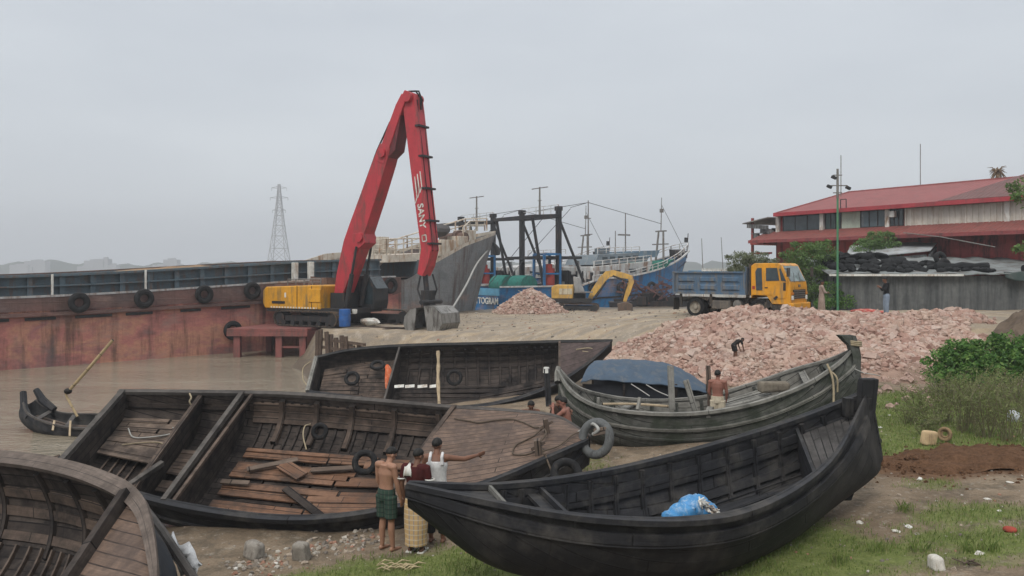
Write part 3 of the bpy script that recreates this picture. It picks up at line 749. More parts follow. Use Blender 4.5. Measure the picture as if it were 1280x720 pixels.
# ---- grey boat with the upswept stem, right of centre
N=[P(697,463,19.7),P(712,487,19.3),P(735,503,18.9),P(765,512,18.6),P(820,517.5,18.4),P(880,516,18.3),P(945,504,18.3),P(1005,482,18.4),P(1045,457,18.6),P(1066,437,18.9)]
Fr=[P(699,462,19.8),P(722,484,20.0),P(755,494,20.3),P(790,499,20.4),P(838,500,20.5),P(890,494,20.5),P(945,478,20.4),P(995,461,20.2),P(1035,450,19.8),P(1068,436,19.1)]
D=[.30,.72,.95,1.1,1.2,1.22,1.2,1.1,1.0,.95]
hg=Hull(N,Fr,D,e=.78)
b3=thing('wooden_boat','weathered grey wooden boat with high upswept stem lying before the brick heap','boat',base_of(hg))
hg.hullmesh([W_grey,W_greytop],b3); hg.rail(-1,W_greytop,b3,.16,.07,.03); hg.rail(1,W_greytop,b3,.14,.06,.0)
hg.strake(.22,W_greytop,b3,.06,.05,0,.02,.99,False,'rubbing_strake'); hg.strake(.42,W_grey,b3,.05,.03,0,.03,.98,False,'rubbing_strake')
for i in range(12): hg.rib(.13+i*.066,W_grey,b3,.08,.07,ph0=.1,ph1=math.pi-.03)
hg.strake(math.pi-.35,W_greytop,b3,.12,.04,.05,.1,.9)
hg.boards(.12,.9,.72,(-.7,.7),W_greytop,b3,'floor_boards',along=True,plen=2)
for u in (.34,.56,.79): hg.beam(u,W_greytop,b3,.10,.16,.05)
hg.boards(.57,.70,.16,(-.1,.85),W_greytop,b3,'side_bench',along=True,plen=1.8)
hg.deck(.86,.995,W_grey,b3,.02,.08,name='foredeck')
mb=MB(); mb.loft([[Vector(p)+Vector((dx*s_,dy*s_,0)) for dx,dy in ((-.09,-.09),(.09,-.09),(.09,.09),(-.09,.09))] for p,s_ in ((P(1066,498,18.8),.8),(P(1069,470,18.8),1),(P(1069,445,18.85),1.1),(P(1066,432,18.9),1.2),(P(1061,425,18.95),1.6),(P(1057,419,19.0),1.9))]); mb.build('stem_head',W_grey,b3)
mb=MB(); mb.tube([P(697,478,19.5),P(697,466,19.7),P(698,459,19.8)],[.08,.075,.06],8); mb.build('prow_tip',W_greytop,b3,smooth=True)
def post(p0,p1,w,h,label,mat=W_greytop):
    mb=MB(); mb.bar(p0,p1,w,h,up=(0,1,0),jit=.008); solo(mb.build('timber_post',mat,bevel=.006),label,'post')
post(P(840,512,19.2),P(838,457,19.3),.13,.10,'upright grey post in the grey boat, left of the other two')
post(P(869,513,19.2),P(857,475,19.3),.13,.10,'leaning grey post in the grey boat, between the other two')
post(P(887,509,19.5),P(885,457,19.6),.10,.10,'upright dark post in the grey boat just beside the shirtless man',W_in)
post(P(686,508,19.9),P(683,461,20.0),.14,.12,'black stake standing beside the curled prow of the grey boat',W_tar2)
mb=MB(); mb.tube([P(683,466,20),P(683,459,20)],[.085,.07],8); solo(mb.build('float',M['white_paint'],smooth=True),'white cap on top of the black stake','cap')
mb=MB(); mb.bar(P(748,505,18.8),P(748,497,18.8),.08,.08); mb.build('thole_pin',W_greytop,b3)
mb=MB(); mb.bar(P(797,512,18.5),P(800,497,18.6),.07,.07); mb.build('thole_pin',W_greytop,b3)
ropeobj([P(1034,455,18.5),P(1040,470,18.35),P(1042,485,18.3),P(1042,505,18.2)],.025,'pale rope hanging down the side of the grey boat near its bow')
ropeobj([P(1036,462,18.5),P(1046,472,18.3),P(1047,490,18.3)],.02,'second thinner rope end looped beside the long one on the grey bow')
mb=MB()
for z in (0,.04,.08): mb.torus(P(1068,431,18.9)+Vector((0,0,z)),.15,.025,(0.1,0,1),18,6)
solo(mb.build('lashing',M['rope'],smooth=True),'turns of pale rope wound round the stem head of the grey boat','rope')
ropeobj([P(1066,460,18.7),P(1080,466,18.5),P(1092,468,18.4),P(1100,470,18.6)],.010,'thin blue line running off the stem of the grey boat',M['rope_grey'])
mb=MB(); mb.box(P(968,484,19.4),(.75,.28,.22),Matrix.Rotation(R(8),3,'Z'),jit=.04); solo(mb.build('sack',worn('old_sacking',(.19,.165,.13),(.12,.1,.08),.4,6,.9,.1),bevel=.06),'rolled old sack lying in the bow half of the grey boat','sack')

# ---- the black boat in front
N=[P(509,607,10.55),P(600,626,10.15),P(680,641,9.95),P(760,650,9.85),P(850,652,9.95),P(930,641,10.35),P(1000,608,11.1),P(1050,562,12.1),P(1085,492,13.35)]
Fr=[P(511,605,10.7),P(590,608,11.0),P(640,606,11.3),P(710,598,11.75),P(790,583,12.25),P(880,560,12.75),P(965,535,13.2),P(1035,510,13.5),P(1089,488,13.5)]
D=[.30,.78,.98,1.08,1.1,1.12,1.12,1.1,1.15]
hb_=Hull(N,Fr,D,e=.76)
b4=thing('wooden_boat','black tarred wooden boat in front with a thick blunt stem and blue bundle inside','boat',base_of(hb_))
hb_.hullmesh([W_tar,W_tar2],b4,.06)
hb_.rail(-1,W_tar2,b4,.17,.07,.03,.0,.992); hb_.rail(1,W_tar2,b4,.14,.07,.0,.0,.992)
hb_.strake(.13,W_tar2,b4,.17,.055,0,.0,.97,False,'rubbing_strake')
for i in range(15): hb_.rib(.17+i*.049,W_tar2,b4,.07,.08,ph0=.2,ph1=math.pi-.02)
for ph in (math.pi-.20,math.pi-.62): hb_.strake(ph,W_tar2,b4,.22 if ph>2.8 else .12,.07,.05,.12,.90)
hb_.boards(.20,.82,.80,(-.6,.6),W_tar2,b4,'floor_boards',along=True,plen=2.4)
hb_.beam(.30,W_tar2,b4,.16,.20,.05); hb_.beam(.315,W_tar2,b4,.10,.05,.10,name='cross_beam')
hb_.deck(0.015,.17,W_tar2,b4,.02,.05,name='stern_deck'); hb_.beam(.175,W_greytop,b4,.0,.05,.07,name='deck_beam')
hb_.deck(.80,.965,W_gdeck,b4,.0,.22,name='foredeck',along=False); hb_.bulkhead(.80,W_tar2,b4,.20); hb_.beam(.80,W_tar2,b4,.20,.05,.16,name='deck_beam')
mb=MB(); mb.loft([[Vector(p)+Vector((dx*s_,dy*s_,0)) for dx,dy in ((-.13,-.10),(.13,-.10),(.13,.10),(-.13,.10))] for p,s_ in ((P(1058,625,13.0),.5),(P(1068,590,13.1),.7),(P(1076,550,13.2),.85),(P(1082,512,13.35),1),(P(1085,478,13.4),1.05),(P(1086,473,13.4),1.0))]); mb.build('stem_post',W_tar,b4,bevel=.015)
mb=MB(); mb.bar(P(1060,520,13.3),P(1060,497,13.3),.16,.14); mb.build('bitt',W_tar,b4,bevel=.01)
# bundle
mb=MB(); st=0
for (px,py,d_,rx,ry,rz_) in ((853,641,11.0,.20,.16,.13),(868,634,11.15,.22,.18,.18),(884,638,11.1,.14,.16,.12),(840,645,10.95,.14,.12,.08)): mb.ell(P(px,py,d_),(rx,ry,rz_),nu=16,nv=10,noise=.12)
bm_=worn('blue_plastic',(.05,.23,.48),(.30,.42,.55),.35,7,.45,.5,.3)
bl=thing('bundle','bright blue plastic bundle with a frayed white edge lying in the black boat','bundle',tuple(P(866,650,11.05)))
mb.build('plastic_sheet',bm_,bl,smooth=True)
mb=MB()
for i in range(70):
    t_=i/69; p=P(873+t_*22,625+t_*14,11.0); p2=p+Vector((rnd.uniform(-.02,.09),rnd.uniform(-.15,.03),rnd.uniform(-.10,.06))); mb.bar(p,p2,.018,.012)
mb.build('frayed_edge',M['white_paint'],bl)

# ---- boat with the blue tarpaulin between them
N=[P(725,505,21.9),P(770,507,21.6),P(830,507,21.5),P(885,505,21.6),P(925,498,21.9)]
Fr=[P(728,497,23.6),P(770,495,23.7),P(830,494,23.7),P(885,494,23.6),P(922,496,22.4)]
ht=Hull(N,Fr,[.5,.7,.75,.7,.4],e=.7)
b5=thing('covered_boat','low dark boat under a stretched blue tarpaulin, behind the grey boat','boat',base_of(ht))
ht.hullmesh([W_tar,W_dark],b5); ht.rail(-1,W_tar2,b5); ht.rail(1,W_tar2,b5)
mb=MB(); rows=[];nU,nV=26,10
edgeF=catmull([tuple(P(726,478,21.7)),tuple(P(745,474.5,21.6)),tuple(P(790,478,21.5)),tuple(P(835,482,21.5)),tuple(P(870,488,21.6)),tuple(P(888,492,21.8))],nU)
ridge=catmull([tuple(P(742,452,22.8)),tuple(P(765,449.5,22.8)),tuple(P(800,450,22.8)),tuple(P(835,455,22.8)),tuple(P(862,468,22.8)),tuple(P(886,487,22.8))],nU)
edgeB=catmull([tuple(P(742,462,24.0)),tuple(P(770,461,24.0)),tuple(P(800,462,24.0)),tuple(P(835,466,24.0)),tuple(P(862,476,24.0)),tuple(P(886,490,23.8))],nU)
for i in range(nU):
    row=[]
    for j in range(nV+1):
        tt=j/nV*2
        p=(Vector(edgeF[i]).lerp(Vector(ridge[i]),tt) if tt<1 else Vector(ridge[i]).lerp(Vector(edgeB[i]),tt-1))
        bulge=.10*math.sin(math.pi*(tt%1)); p=p+Vector((0,0,bulge+.012*math.sin(i*1.9+j)+.01*rnd.random())); row.append(p)
    rows.append(row)
mb.grid(rows)
lo=[[p+Vector((0,.01,-.02)) for p in r_[::-1]] for r_ in rows]; mb.grid(lo)
mb.build('tarpaulin',worn('blue_tarpaulin',(.055,.085,.125),(.10,.115,.13),.4,2.5,.75,.3,.25),b5,smooth=True,angle=180)
mb=MB()
for px,d_ in ((730,21.8),(780,21.65),(845,21.6),(884,21.8)): mb.bar(P(px,508,d_),P(px,480,d_),.06,.06)
mb.bar(P(740,500,23.0),P(742,453,22.8),.06,.06); mb.bar(P(742,452.5,22.8)+Vector((0,0,-.03)),P(835,455.5,22.8)+Vector((0,0,-.03)),.06,.06); mb.build('tent_frame',W_dark,b5)
mb=MB(); mb.grid([[P(728,480,21.9),P(790,481,21.7),P(850,487,21.7),P(886,494,21.9)],[P(728,505,21.9),P(790,507,21.7),P(850,507,21.7),P(886,505,21.9)]]); mb.build('shade_sheet',plain('shade_black',(.012,.014,.02),.6),b5); mb=MB(); mb.grid([[P(742,462,24),P(800,464,24),P(886,492,23.8)],[P(742,500,24),P(800,500,24),P(886,500,23.8)]]); mb.build('shade_sheet',plain('shade_black_far',(.012,.014,.02),.6),b5)  # black sheets added to stand for the shaded void under the tarpaulin
ropeobj([P(789,480,21.45),P(800,487,20.9),P(812,495,20.6)],.014,'thin pale guy rope of the blue tarpaulin, left of two',M['rope_grey'])
ropeobj([P(808,481,21.45),P(822,489,20.9),P(836,495,20.6)],.014,'thin pale guy rope of the blue tarpaulin, right of two',M['rope_grey'])
ropeobj([P(753,505,19.2),P(790,505,19.5),P(840,508,19.6)],.03,'pale pole lying along the near side of the grey boat, below the tarpaulin',M['palewood'],'pole')

# ---- the boat cut by the left edge
Fr=[P(-330,562,12.9),P(-150,566,12.0),P(0,574,11.0),P(80,587,10.2),P(140,608,9.4),P(171,631,8.8),P(185,668,8.1),P(197,752,7.2)]
N=[(-12.3,9.6,.95),(-9.6,9.0,.8),(-7.0,8.2,.75),(-5.6,7.5,.8),(-4.75,6.95,.9),(-4.1,6.65,1.05),(-3.55,6.6,1.3),(-3.1,7.05,1.62)]
hl=Hull(N,Fr,[.9,1.05,1.1,1.1,1.05,.95,.85,.6],e=.66)
b6=thing('wooden_boat','dark brown boat cut off by the left edge, its bow deck seen from above','boat',base_of(hl))
hl.hullmesh([worn('blue_black_tar',(.022,.026,.033),(.05,.045,.04),.3,2,.7,.3),W_dark],b6,.06)
W_lrail=wood('grey_brown_rail_plank',(.135,.108,.092),(.165,.132,.112),.5,2.6,(.03,.027,.025),(.08,.065,.056),.5,.8,.004,.6,.2,.5)
hl.rail(-1,W_lrail,b6,.26,.06,.03); hl.rail(1,W_lrail,b6,.26,.06,.05)
hl.rail(1,W_rail,b6,.07,.12,.055,dz=-.05,name='rail_edge')
for i in range(24): hl.rib(.16+i*.0205,W_cock,b6,.035,.06,ph0=.35,ph1=math.pi*.66,name='floor_rib')
for i in range(6): hl.rib(.20+i*.078,W_dark,b6,.08,.065,ph0=math.pi*.62,ph1=math.pi-.03,name='side_frame')
for ph in (math.pi-.30,math.pi-.58,math.pi-.95): hl.strake(ph,W_in,b6,.13,.05,.05,.05,.655)
hl.boards(.10,.56,.62,(-.95,-.35),W_red,b6,'floor_boards',along=True,plen=2.2)
U0=.655
hl.deck(U0,.995,W_deck,b6,.03,.03,along=True,name='bow_deck'); hl.bulkhead(U0,W_dark,b6,.06); hl.beam(U0-.004,W_dark,b6,-.03,.10,.16,name='deck_beam')
# pole with a rag leaning beside it
mb=MB(); mb.tube([P(180,634,10.4),P(205,668,9.3),P(250,735,8.2)],[.05,.055,.05],8); solo(mb.build('pole',W_rail,smooth=True),'dark pole leaning against the bow of the left boat, with a white rag under it','pole')
mb=MB(); rows=[]
for i in range(7):
    rows.append([P(205+i*6+j*2.5,688+i*6-j*4+3*math.sin(i*2+j),9.3-i*.05)+Vector((0,.05*math.sin(j*2.1+i),.04*math.sin(i*1.3+j*2))) for j in range(6)])
mb.grid(rows); o=mb.build('rag',worn('white_rag',(.55,.56,.57),(.35,.35,.36),.3,6,.9,.1),smooth=True,angle=180); m_=o.modifiers.new('thick','SOLIDIFY'); m_.thickness=.015
solo(o,'crumpled white rag beside the leaning pole at the left','rag')

# ---- small sampan on the water at the left
N=[P(28,491,25.6),P(33,515,25.0),P(60,531,24.4),P(90,539,24.0),P(125,540,24.0),P(160,532,24.3)]
Fr=[P(46,488,26.2),P(52,506,26.2),P(72,518,26.0),P(100,521,25.8),P(130,521,25.6),P(160,529,24.6)]
N=[P(29,503,23.6),P(35,517,23.2),P(60,529,22.8),P(90,535,22.6),P(125,535,22.6),P(160,530,22.9)]
Fr=[P(44,500,24.6),P(55,509,24.6),P(75,516,24.5),P(100,518,24.3),P(130,519,24.1),P(160,527,23.2)]
hs=Hull(N,Fr,[.2,.45,.5,.5,.5,.3],e=.7,n=30)
b7=thing('sampan','small black sampan with forked stern horns floating at the left by the pole','boat',base_of(hs))
hs.hullmesh([W_tar2,W_tar],b7,.04); hs.rail(-1,W_rail,b7,.09,.05); hs.rail(1,W_rail,b7,.09,.05)
mb=MB(); mb.tube([P(36,522,23.2),P(30,508,23.6),P(29,490,23.8)],[.09,.10,.09],8); mb.build('stern_horn',W_tar2,b7,smooth=True)
mb=MB(); mb.tube([P(68,512,24.5),P(53,500,24.6),P(45,487,24.7)],[.10,.12,.09],8); mb.build('stern_horn',W_tar2,b7,smooth=True)
hs.boards(.2,.9,.22,(-.7,.7),W_in,b7,'floor_boards',along=True,plen=1.5)
for u in (.3,.55,.75): hs.beam(u,W_rail,b7,.03,.12,.05)
mb=MB(); mb.tube([P(83,492,23.6),P(113,458,23.6),P(141,425,23.6)],[.045,.05,.045],8); mb.tube([P(97,521,23.4),P(84,497,23.6),P(82,491,23.6)],[.035,.035,.03],8); mb.ell(P(85,489,23.6),(.12,.09,.09)); solo(mb.build('steering_oar',M['bamboo'],smooth=True),'bamboo pole slanting up from the sampan at the left','pole')
mb=MB(); mb.bar(P(68,526,22.8),P(66,538,22.6),.05,.05); mb.bar(P(88,526,22.6),P(87,545,22.4),.05,.05); solo(mb.build('paddle',M['palewood']),'two pale paddles hung over the near side of the sampan','paddle')

for o in list(COL.objects):
    if o.parent is None and o.name.split('.')[0]=='wooden_boat': o['group']='wooden boats hauled out on the shore'
# ------------------------------------------------------------------ cargo vessel along the left bank
def ship_mat(name,cols,scale=.22,rough=.7):
    """old ship paint: broad patches of rust, faded red and grey, with runs"""
    t=NT(name); v=t.coord('Object',(1,1,1.8)); n=t.noise(v,scale,6,.62,.5)
    col=t.ramp(n,cols)
    vs=t.coord('Object',(1.5,1.5,.16)); n3=t.noise(vs,.9,6,.7)
    col=t.mix(t.ramp(n3,[(.5,0.0),(.66,.8)]),col,(.075,.045,.035))
    n4=t.noise(t.coord('Object',(1,1,.5),(5,3,1)),.45,5,.6); col=t.mix(t.ramp(n4,[(.55,0.0),(.68,.75)]),col,(.085,.085,.09))
    n2=t.noise(v,5,4,.65); col=t.mix(.5,col,t.ramp(n2,[(.3,.6),(.7,1.2)]),'MULTIPLY')
    wd_=t.node('ShaderNodeTexBrick'); wd_.offset=.5
    for k_,x_ in (('Scale',1.0),('Mortar Size',.03),('Mortar Smooth',.6),('Brick Width',3.4),('Row Height',1.05)): wd_.inputs[k_].default_value=x_
    t.link(t.coord('Object',(1,1,1),(0,0,0),(R(90),0,0)),wd_.inputs['Vector']); n5=t.noise(t.coord('Object',(.6,.6,1.4),(9,1,4)),.5,6,.7); col=t.mix(t.ramp(n5,[(.54,0.0),(.66,.6)]),col,(.30,.20,.17))
    t.bump(t.math('ADD',n2,t.math('MULTIPLY',wd_.outputs['Fac'],.6)),.3,.05); return t.fin(col,rough,0,.3)
hull_red=ship_mat('rusty_red_hull',[(.30,(.15,.13,.13)),(.42,(.30,.125,.11)),(.50,(.42,.165,.14)),(.58,(.46,.225,.15)),(.66,(.34,.14,.13)),(.78,(.20,.15,.15))],.3)
hull_top=ship_mat('grey_brown_topside',[(.3,(.085,.07,.068)),(.5,(.14,.085,.075)),(.7,(.20,.10,.085))])
hull_grey=ship_mat('grey_bow_paint',[(.3,(.15,.16,.165)),(.5,(.20,.21,.215)),(.7,(.17,.15,.14))],.4)
coam=worn('blue_grey_coaming',(.085,.125,.15),(.12,.09,.075),.45,1.5,.6)
cream=worn('cream_bulwark',(.55,.50,.42),(.32,.20,.12),.45,1.2,.6)
rusty=worn('rusty_brown_steel',(.14,.085,.065),(.07,.05,.04),.5,2,.8)
DIR=Vector((1,1,0)).normalized(); INW=Vector((-1,1,0)).normalized(); Q0=Vector((-2.5,59,0))
def V(s,inn,z):                      # s metres ahead of the bow shoulder, inn metres inboard of the near side
    return Q0+DIR*s+INW*inn+Vector((0,0,z))
BEAM=9.0
def half(s,up=0):                    # inboard offset of the near side: straight, then curving to the stem
    if s<-9: return 0.0
    end=3.5+2.9*up
    k=min(1,(s+9)/(9+end)); return BEAM/2*k**2.2
def deckz(s): return 3.25+.9*sstep(np.array(s*1.0),-32,-6).item()+.0
def topz(s):  return deckz(s)+ (max(0,.42+(s+5.8)*.35)*min(1,max(0,(s+7)/1.6)) if s>-7 else 0)
vs=thing('cargo_vessel','long rust red cargo vessel with blue grey hatch coaming and a grey raked bow','ship',tuple(V(-30,4.5,-.1)),math.pi/4)
def hullside(mb,lo,hi,s0,s1,n,m,near=True,rows=6):
    R_=[];U=[]
    for i in range(n+1):
        s=s0+(s1-s0)*i/n; r=[];u=[]
        for j in range(rows+1):
            f=j/rows; z=lo(s)+(hi(s)-lo(s))*f
            rel=max(0,min(1,z/7.5)); ss=s
            if s>0: ss=s*( (3.5+2.6*rel**1.5)/3.5 )
            inn=half(ss,rel) if s<3.49 else BEAM/2
            if s>=3.49: inn=BEAM/2
            if not near: inn=BEAM-inn
            r.append(V(ss,inn,z)); u.append((s,z))
        R_.append(r);U.append(u)
    mb.grid(R_ if near else [q[::-1] for q in R_],U if near else [q[::-1] for q in U],m)
mb=MB()
for nr in (True,False): hullside(mb,lambda s:-1.2,lambda s:2.62+.55*(deckz(s)-3.25),-52,-7.0,60,0,nr)
mb.build('hull_side',hull_red,vs,smooth=True,angle=30)
mb=MB()
for nr in (True,False): hullside(mb,lambda s:2.45+.55*(deckz(s)-3.25),lambda s:deckz(s),-52,-7.0,60,0,nr,2)
mb.build('topside',hull_top,vs,smooth=True,angle=30)
mb=MB()
for nr in (True,False): hullside(mb,lambda s:-1.2,lambda s:topz(s)-.20,-7.0,3.5,24,0,nr,10)
mb.build('bow',hull_grey,vs,smooth=True,angle=50)
mb=MB()
for nr in (True,False): hullside(mb,lambda s:topz(s)-.20,lambda s:topz(s)+.06,-4.2,3.5,24,0,nr,2)
mb.build('bow_bulwark',cream,vs,smooth=True,angle=50)
mb=MB(); mb.grid([[V(s,half(s)+.05,deckz(s)-.02) for s in np.linspace(-52,-4,40)],[V(s,BEAM-half(s)-.05,deckz(s)-.02) for s in np.linspace(-52,-4,40)]]); mb.build('deck',rusty,vs,fixn=True)
mb=MB(); mb.prism([V(-52,.1,-1.2),V(-52,.1,deckz(-52)),V(-52,8.9,deckz(-52)),V(-52,8.9,-1.2)],-DIR*.1); mb.build('transom',hull_red,vs)
# rub rail with slots, and the pale edge line of the deck
mb=MB()
pts=[V(s,-.10,2.45+.55*(deckz(s)-3.25)) for s in np.linspace(-52,-9.5,30)]
for a_,b_ in zip(pts[:-1],pts[1:]): mb.bar(a_,b_+(b_-a_)*.02,.22,.16)
mb.build('rub_rail',hull_top,vs)
s=-50
while s<-10:
    mb=MB(); L_=1.5*rnd.uniform(.7,1.2); z=2.24+.55*(deckz(s)-3.25); mb.bar(V(s,-.03,z),V(s+L_,-.03,2.24+.55*(deckz(s+L_)-3.25)),.08,.14); s+=L_+rnd.uniform(.5,1.6); mb.build('scupper_slot',M['steel_dark'],vs)
mb=MB()
pts=[V(s,.02,deckz(s)+.05) for s in np.linspace(-52,-7.5,30)]
for a_,b_ in zip(pts[:-1],pts[1:]): mb.bar(a_,b_,.10,.10)
mb.build('deck_edge',worn('pale_edge',(.38,.38,.38),(.2,.13,.1),.5,1,.7),vs)
def coz(s): return deckz(s)+1.0+.18*sstep(np.array(s*1.0),-36,-10).item()
for side,inn in ((1,1.25),(-1,BEAM-1.25)):
    mb=MB(); rows=[[V(s,inn,deckz(s)-.02) for s in np.linspace(-51,-8,40)],[V(s,inn,coz(s)) for s in np.linspace(-51,-8,40)]]
    mb.grid(rows); mb.grid([[p+INW*.12*side for p in r_][::-1] for r_ in rows]); mb.build('hatch_coaming',coam,vs,fixn=False)
    mb=MB(); ss=np.linspace(-51,-8,40)
    for a_,b_ in zip(ss[:-1],ss[1:]):
        mb.bar(V(a_,inn-.12*side,coz(a_)),V(b_,inn-.12*side,coz(b_)),.42,.12)
        if side>0: mb.bar(V(a_,inn-.16,deckz(a_)+.52),V(b_,inn-.16,deckz(b_)+.52),.26,.07)
    mb.build('coaming_flange',rusty if side<0 else coam,vs)
for k in range(30):
    s=-50.5+k*1.44; mb=MB(); mb.bar(V(s,1.10,deckz(s)),V(s,1.10,coz(s)-.05),.10,.26,up=DIR); mb.build('coaming_stay',coam,vs)
for s in (-41.2,-40.2,-14.6,-13.5,-33,-28,-23.5):
    mb=MB(); big=s in(-41.2,-40.2,-14.6,-13.5); mb.bar(V(s,.75,deckz(s)),V(s,.75,coz(s)+(.0 if big else .06)),.34 if big else .10,.30 if big else .10,up=DIR); mb.build('bollard' if big else 'hatch_cleat',M['white_paint'],vs,bevel=.02)
mb=MB(); mb.bar(V(-8,1.2,deckz(-8)+.55),V(-8,BEAM-1.2,deckz(-8)+.55),.12,1.3); mb.build('coaming_end',coam,vs)
# forecastle deck with cream rails, locker blocks and windlass
def fcz(s): return topz(s)-.55
mb=MB(); ss=np.linspace(-4.3,4.6,16); mb.grid([[V(s,half(s)+.12,fcz(min(s,3.4))) for s in ss],[V(s,BEAM-half(s)-.12,fcz(min(s,3.4))) for s in ss]]); mb.build('forecastle_deck',cream,vs,fixn=True)
mb=MB(); mb.bar(V(-4.3,half(-4.3)+.1,deckz(-4.3)+.5),V(-4.3,BEAM-half(-4.3)-.1,deckz(-4.3)+.5),.1,1.4); mb.build('forecastle_front',coam,vs)
# raised cream gangway abaft the forecastle (long sloping cheek on the far side)
mb=MB()
mb.prism([V(-11.5,BEAM-.3,deckz(-11)+.6),V(-7.5,BEAM-.3,deckz(-7)+1.7),V(-1,BEAM-.4,deckz(-2)+2.3),V(-1,BEAM-.4,deckz(-2)+1.6),V(-7.5,BEAM-.3,deckz(-7)+1.0),V(-11.5,BEAM-.3,deckz(-11)+.2)],INW*.15)
mb.prism([V(-6.8,1.9,deckz(-6)+1.0),V(-6.8,1.9,deckz(-6)+1.5),V(-2.5,1.6,deckz(-3)+1.75),V(-2.5,1.6,deckz(-3)+1.2)],INW*5.2); mb.build('walkway',cream,vs)
def railing(parent,pts,h,mat,n=3,r=.035,post=1.0,name='railing'):
    mb=MB()
    for k in range(n):
        z=h*(k+1)/n
        for a_,b_ in zip(pts[:-1],pts[1:]): mb.tube([a_+Vector((0,0,z)),b_+Vector((0,0,z))],r if k==n-1 else r*.75,5)
    for a_,b_ in zip(pts[:-1],pts[1:]):
        L_=(b_-a_).length; m_=max(1,int(L_/post))
        for k in range(m_+1): p=a_.lerp(b_,k/m_); mb.tube([p,p+Vector((0,0,h))],r*1.1,5)
    return mb.build(name,mat,parent)
z5=lambda s:deckz(-4)+1.72
railing(vs,[V(-6.8,2.0,z5(0)-.2),V(-2.6,1.7,z5(0))],1.1,cream,3,.05,.7)
railing(vs,[V(-6.8,6.9,z5(0)-.2),V(-2.6,6.7,z5(0))],1.1,cream,3,.05,.7)
railing(vs,[V(-6.8,2.0,z5(0)-.2),V(-6.8,6.9,z5(0)-.2)],1.1,cream,3,.05,.7)
railing(vs,[V(s,BEAM-half(s)-.1,topz(min(s,3.3))+.1) for s in (-3.4,-1,1,3,5)],1.0,cream,2,.06,.8)
railing(vs,[V(s,half(s)+.15,topz(min(s,3.3))+.1) for s in (1.2,3,5)],.8,cream,2,.06,.8)
mb=MB(); mb.bar(V(-7.2,3.5,deckz(-7)+.3),V(-5.6,3.5,z5(0)-.1),.7,.14); mb.build('ladder',cream,vs)
for s,i_,w_,h_,m_ in ((-5.9,4.4,1.2,1.15,cream),(-1.2,2.6,1.5,1.25,cream),(.8,3.2,1.0,.9,cream),(2.4,4.2,1.3,.9,cream)):
    mb=MB(); z=(z5(0) if s<-2 else fcz(min(s,3.3))); mb.box(V(s,i_,z+h_/2),(w_,1.3,h_),Matrix.Rotation(R(45),3,'Z')); mb.build('deck_locker',m_,vs,bevel=.03)
mb=MB(); mb.cyl(V(1.4,3.0,fcz(1.4)+.6),V(1.4,5.6,fcz(1.4)+.6),.42,14); mb.cyl(V(1.4,3.6,fcz(1.4)+.6),V(1.4,4.0,fcz(1.4)+.6),.6,14); mb.build('windlass',rusty,vs,smooth=True)
mb=MB(); mb.ell(V(-.6,4.2,fcz(0)+1.6),(1.2,1.2,.55),noise=.1); mb.build('canvas_cover',plain('dark_canvas',(.06,.055,.055),.9),vs,smooth=True)
mb=MB(); mb.tube([V(5.55,4.2,6.9),V(5.8,4.0,6.3),V(5.75,3.9,5.9)],[.10,.28,.22],8); mb.build('anchor',M['steel_dark'],vs,smooth=True)
# sand cargo heaps, the mooring line and the fender tyres
def heap(name,c,ax,ay,h,rot,mat,label,cat,noise=.12):
    mb=MB(); rows=[]; n=26
    for i in range(n+1):
        row=[]
        for j in range(n+1):
            a=(i/n*2-1);b_=(j/n*2-1); rr=math.hypot(a,b_); z=max(0,1-rr**1.25)*h
            x,y=a*ax,b_*ay; z+=noise*h*float(fbm(x*1.1+c[0],y*1.1,4))*(1 if rr<.95 else .0)
            row.append(Vector(c)+Vector((x*math.cos(rot)-y*math.sin(rot),x*math.sin(rot)+y*math.cos(rot),z)))
        rows.append(row)
    mb.grid([r_[::-1] for r_ in rows]); return solo(mb.build(name,mat,smooth=True,angle=180),label,cat)
sandm=worn('brown_sand_cargo',(.30,.20,.12),(.20,.14,.09),.5,1,.95,.1)
heap('sand_heap',tuple(V(-19,4.5,coz(-19)-.55)),7.5,2.9,.62,math.pi/4,sandm,'low brown heap of sand in the hold of the red vessel','heap')
heap('sand_heap',tuple(V(-36,.8,deckz(-36)-.1)),3.0,.6,.6,math.pi/4,sandm,'pale spill of sand on the side deck at the far left of the vessel','heap')
for i,(px,z) in enumerate(((97,0),(178,0),(253,0),(313,0))):
    # where the pixel ray meets the near side
    k=(px-640)/1000; t_=( -2.5-k*59)/(1-k); s=-t_*math.sqrt(2)
    zz=deckz(s)-.33; p=V(s,-.24,zz)
    tyre('fender_tyre',p,-INW,.36,.155,['first tyre fender from the left on the red vessel','second tyre fender from the left on the red vessel','third tyre fender from the left on the red vessel','tyre fender on the red vessel just left of the yellow excavator'][i],'tyre fenders on the red vessel')
for px,lab,zz in ((289,'tyre hung low on the vessel beside the red steel platform',1.2),(486,'tyre fender high on the vessel side between excavator cab and arm',3.6)):
    k=(px-640)/1000; t_=(-2.5-k*59)/(1-k); s=-t_*math.sqrt(2); tyre('fender_tyre',V(s,-.22,zz),-INW,.40,.15,lab,'tyre fenders on the red vessel',squash=1.0)
ropeobj([V(5.0,4.1,6.4),P(596,330,60),P(583,356,56.5),P(570,378,53.5),P(559,396,51)],.07,'thick pale mooring line running down from the grey bow',M['rope_grey'],'mooring_line')

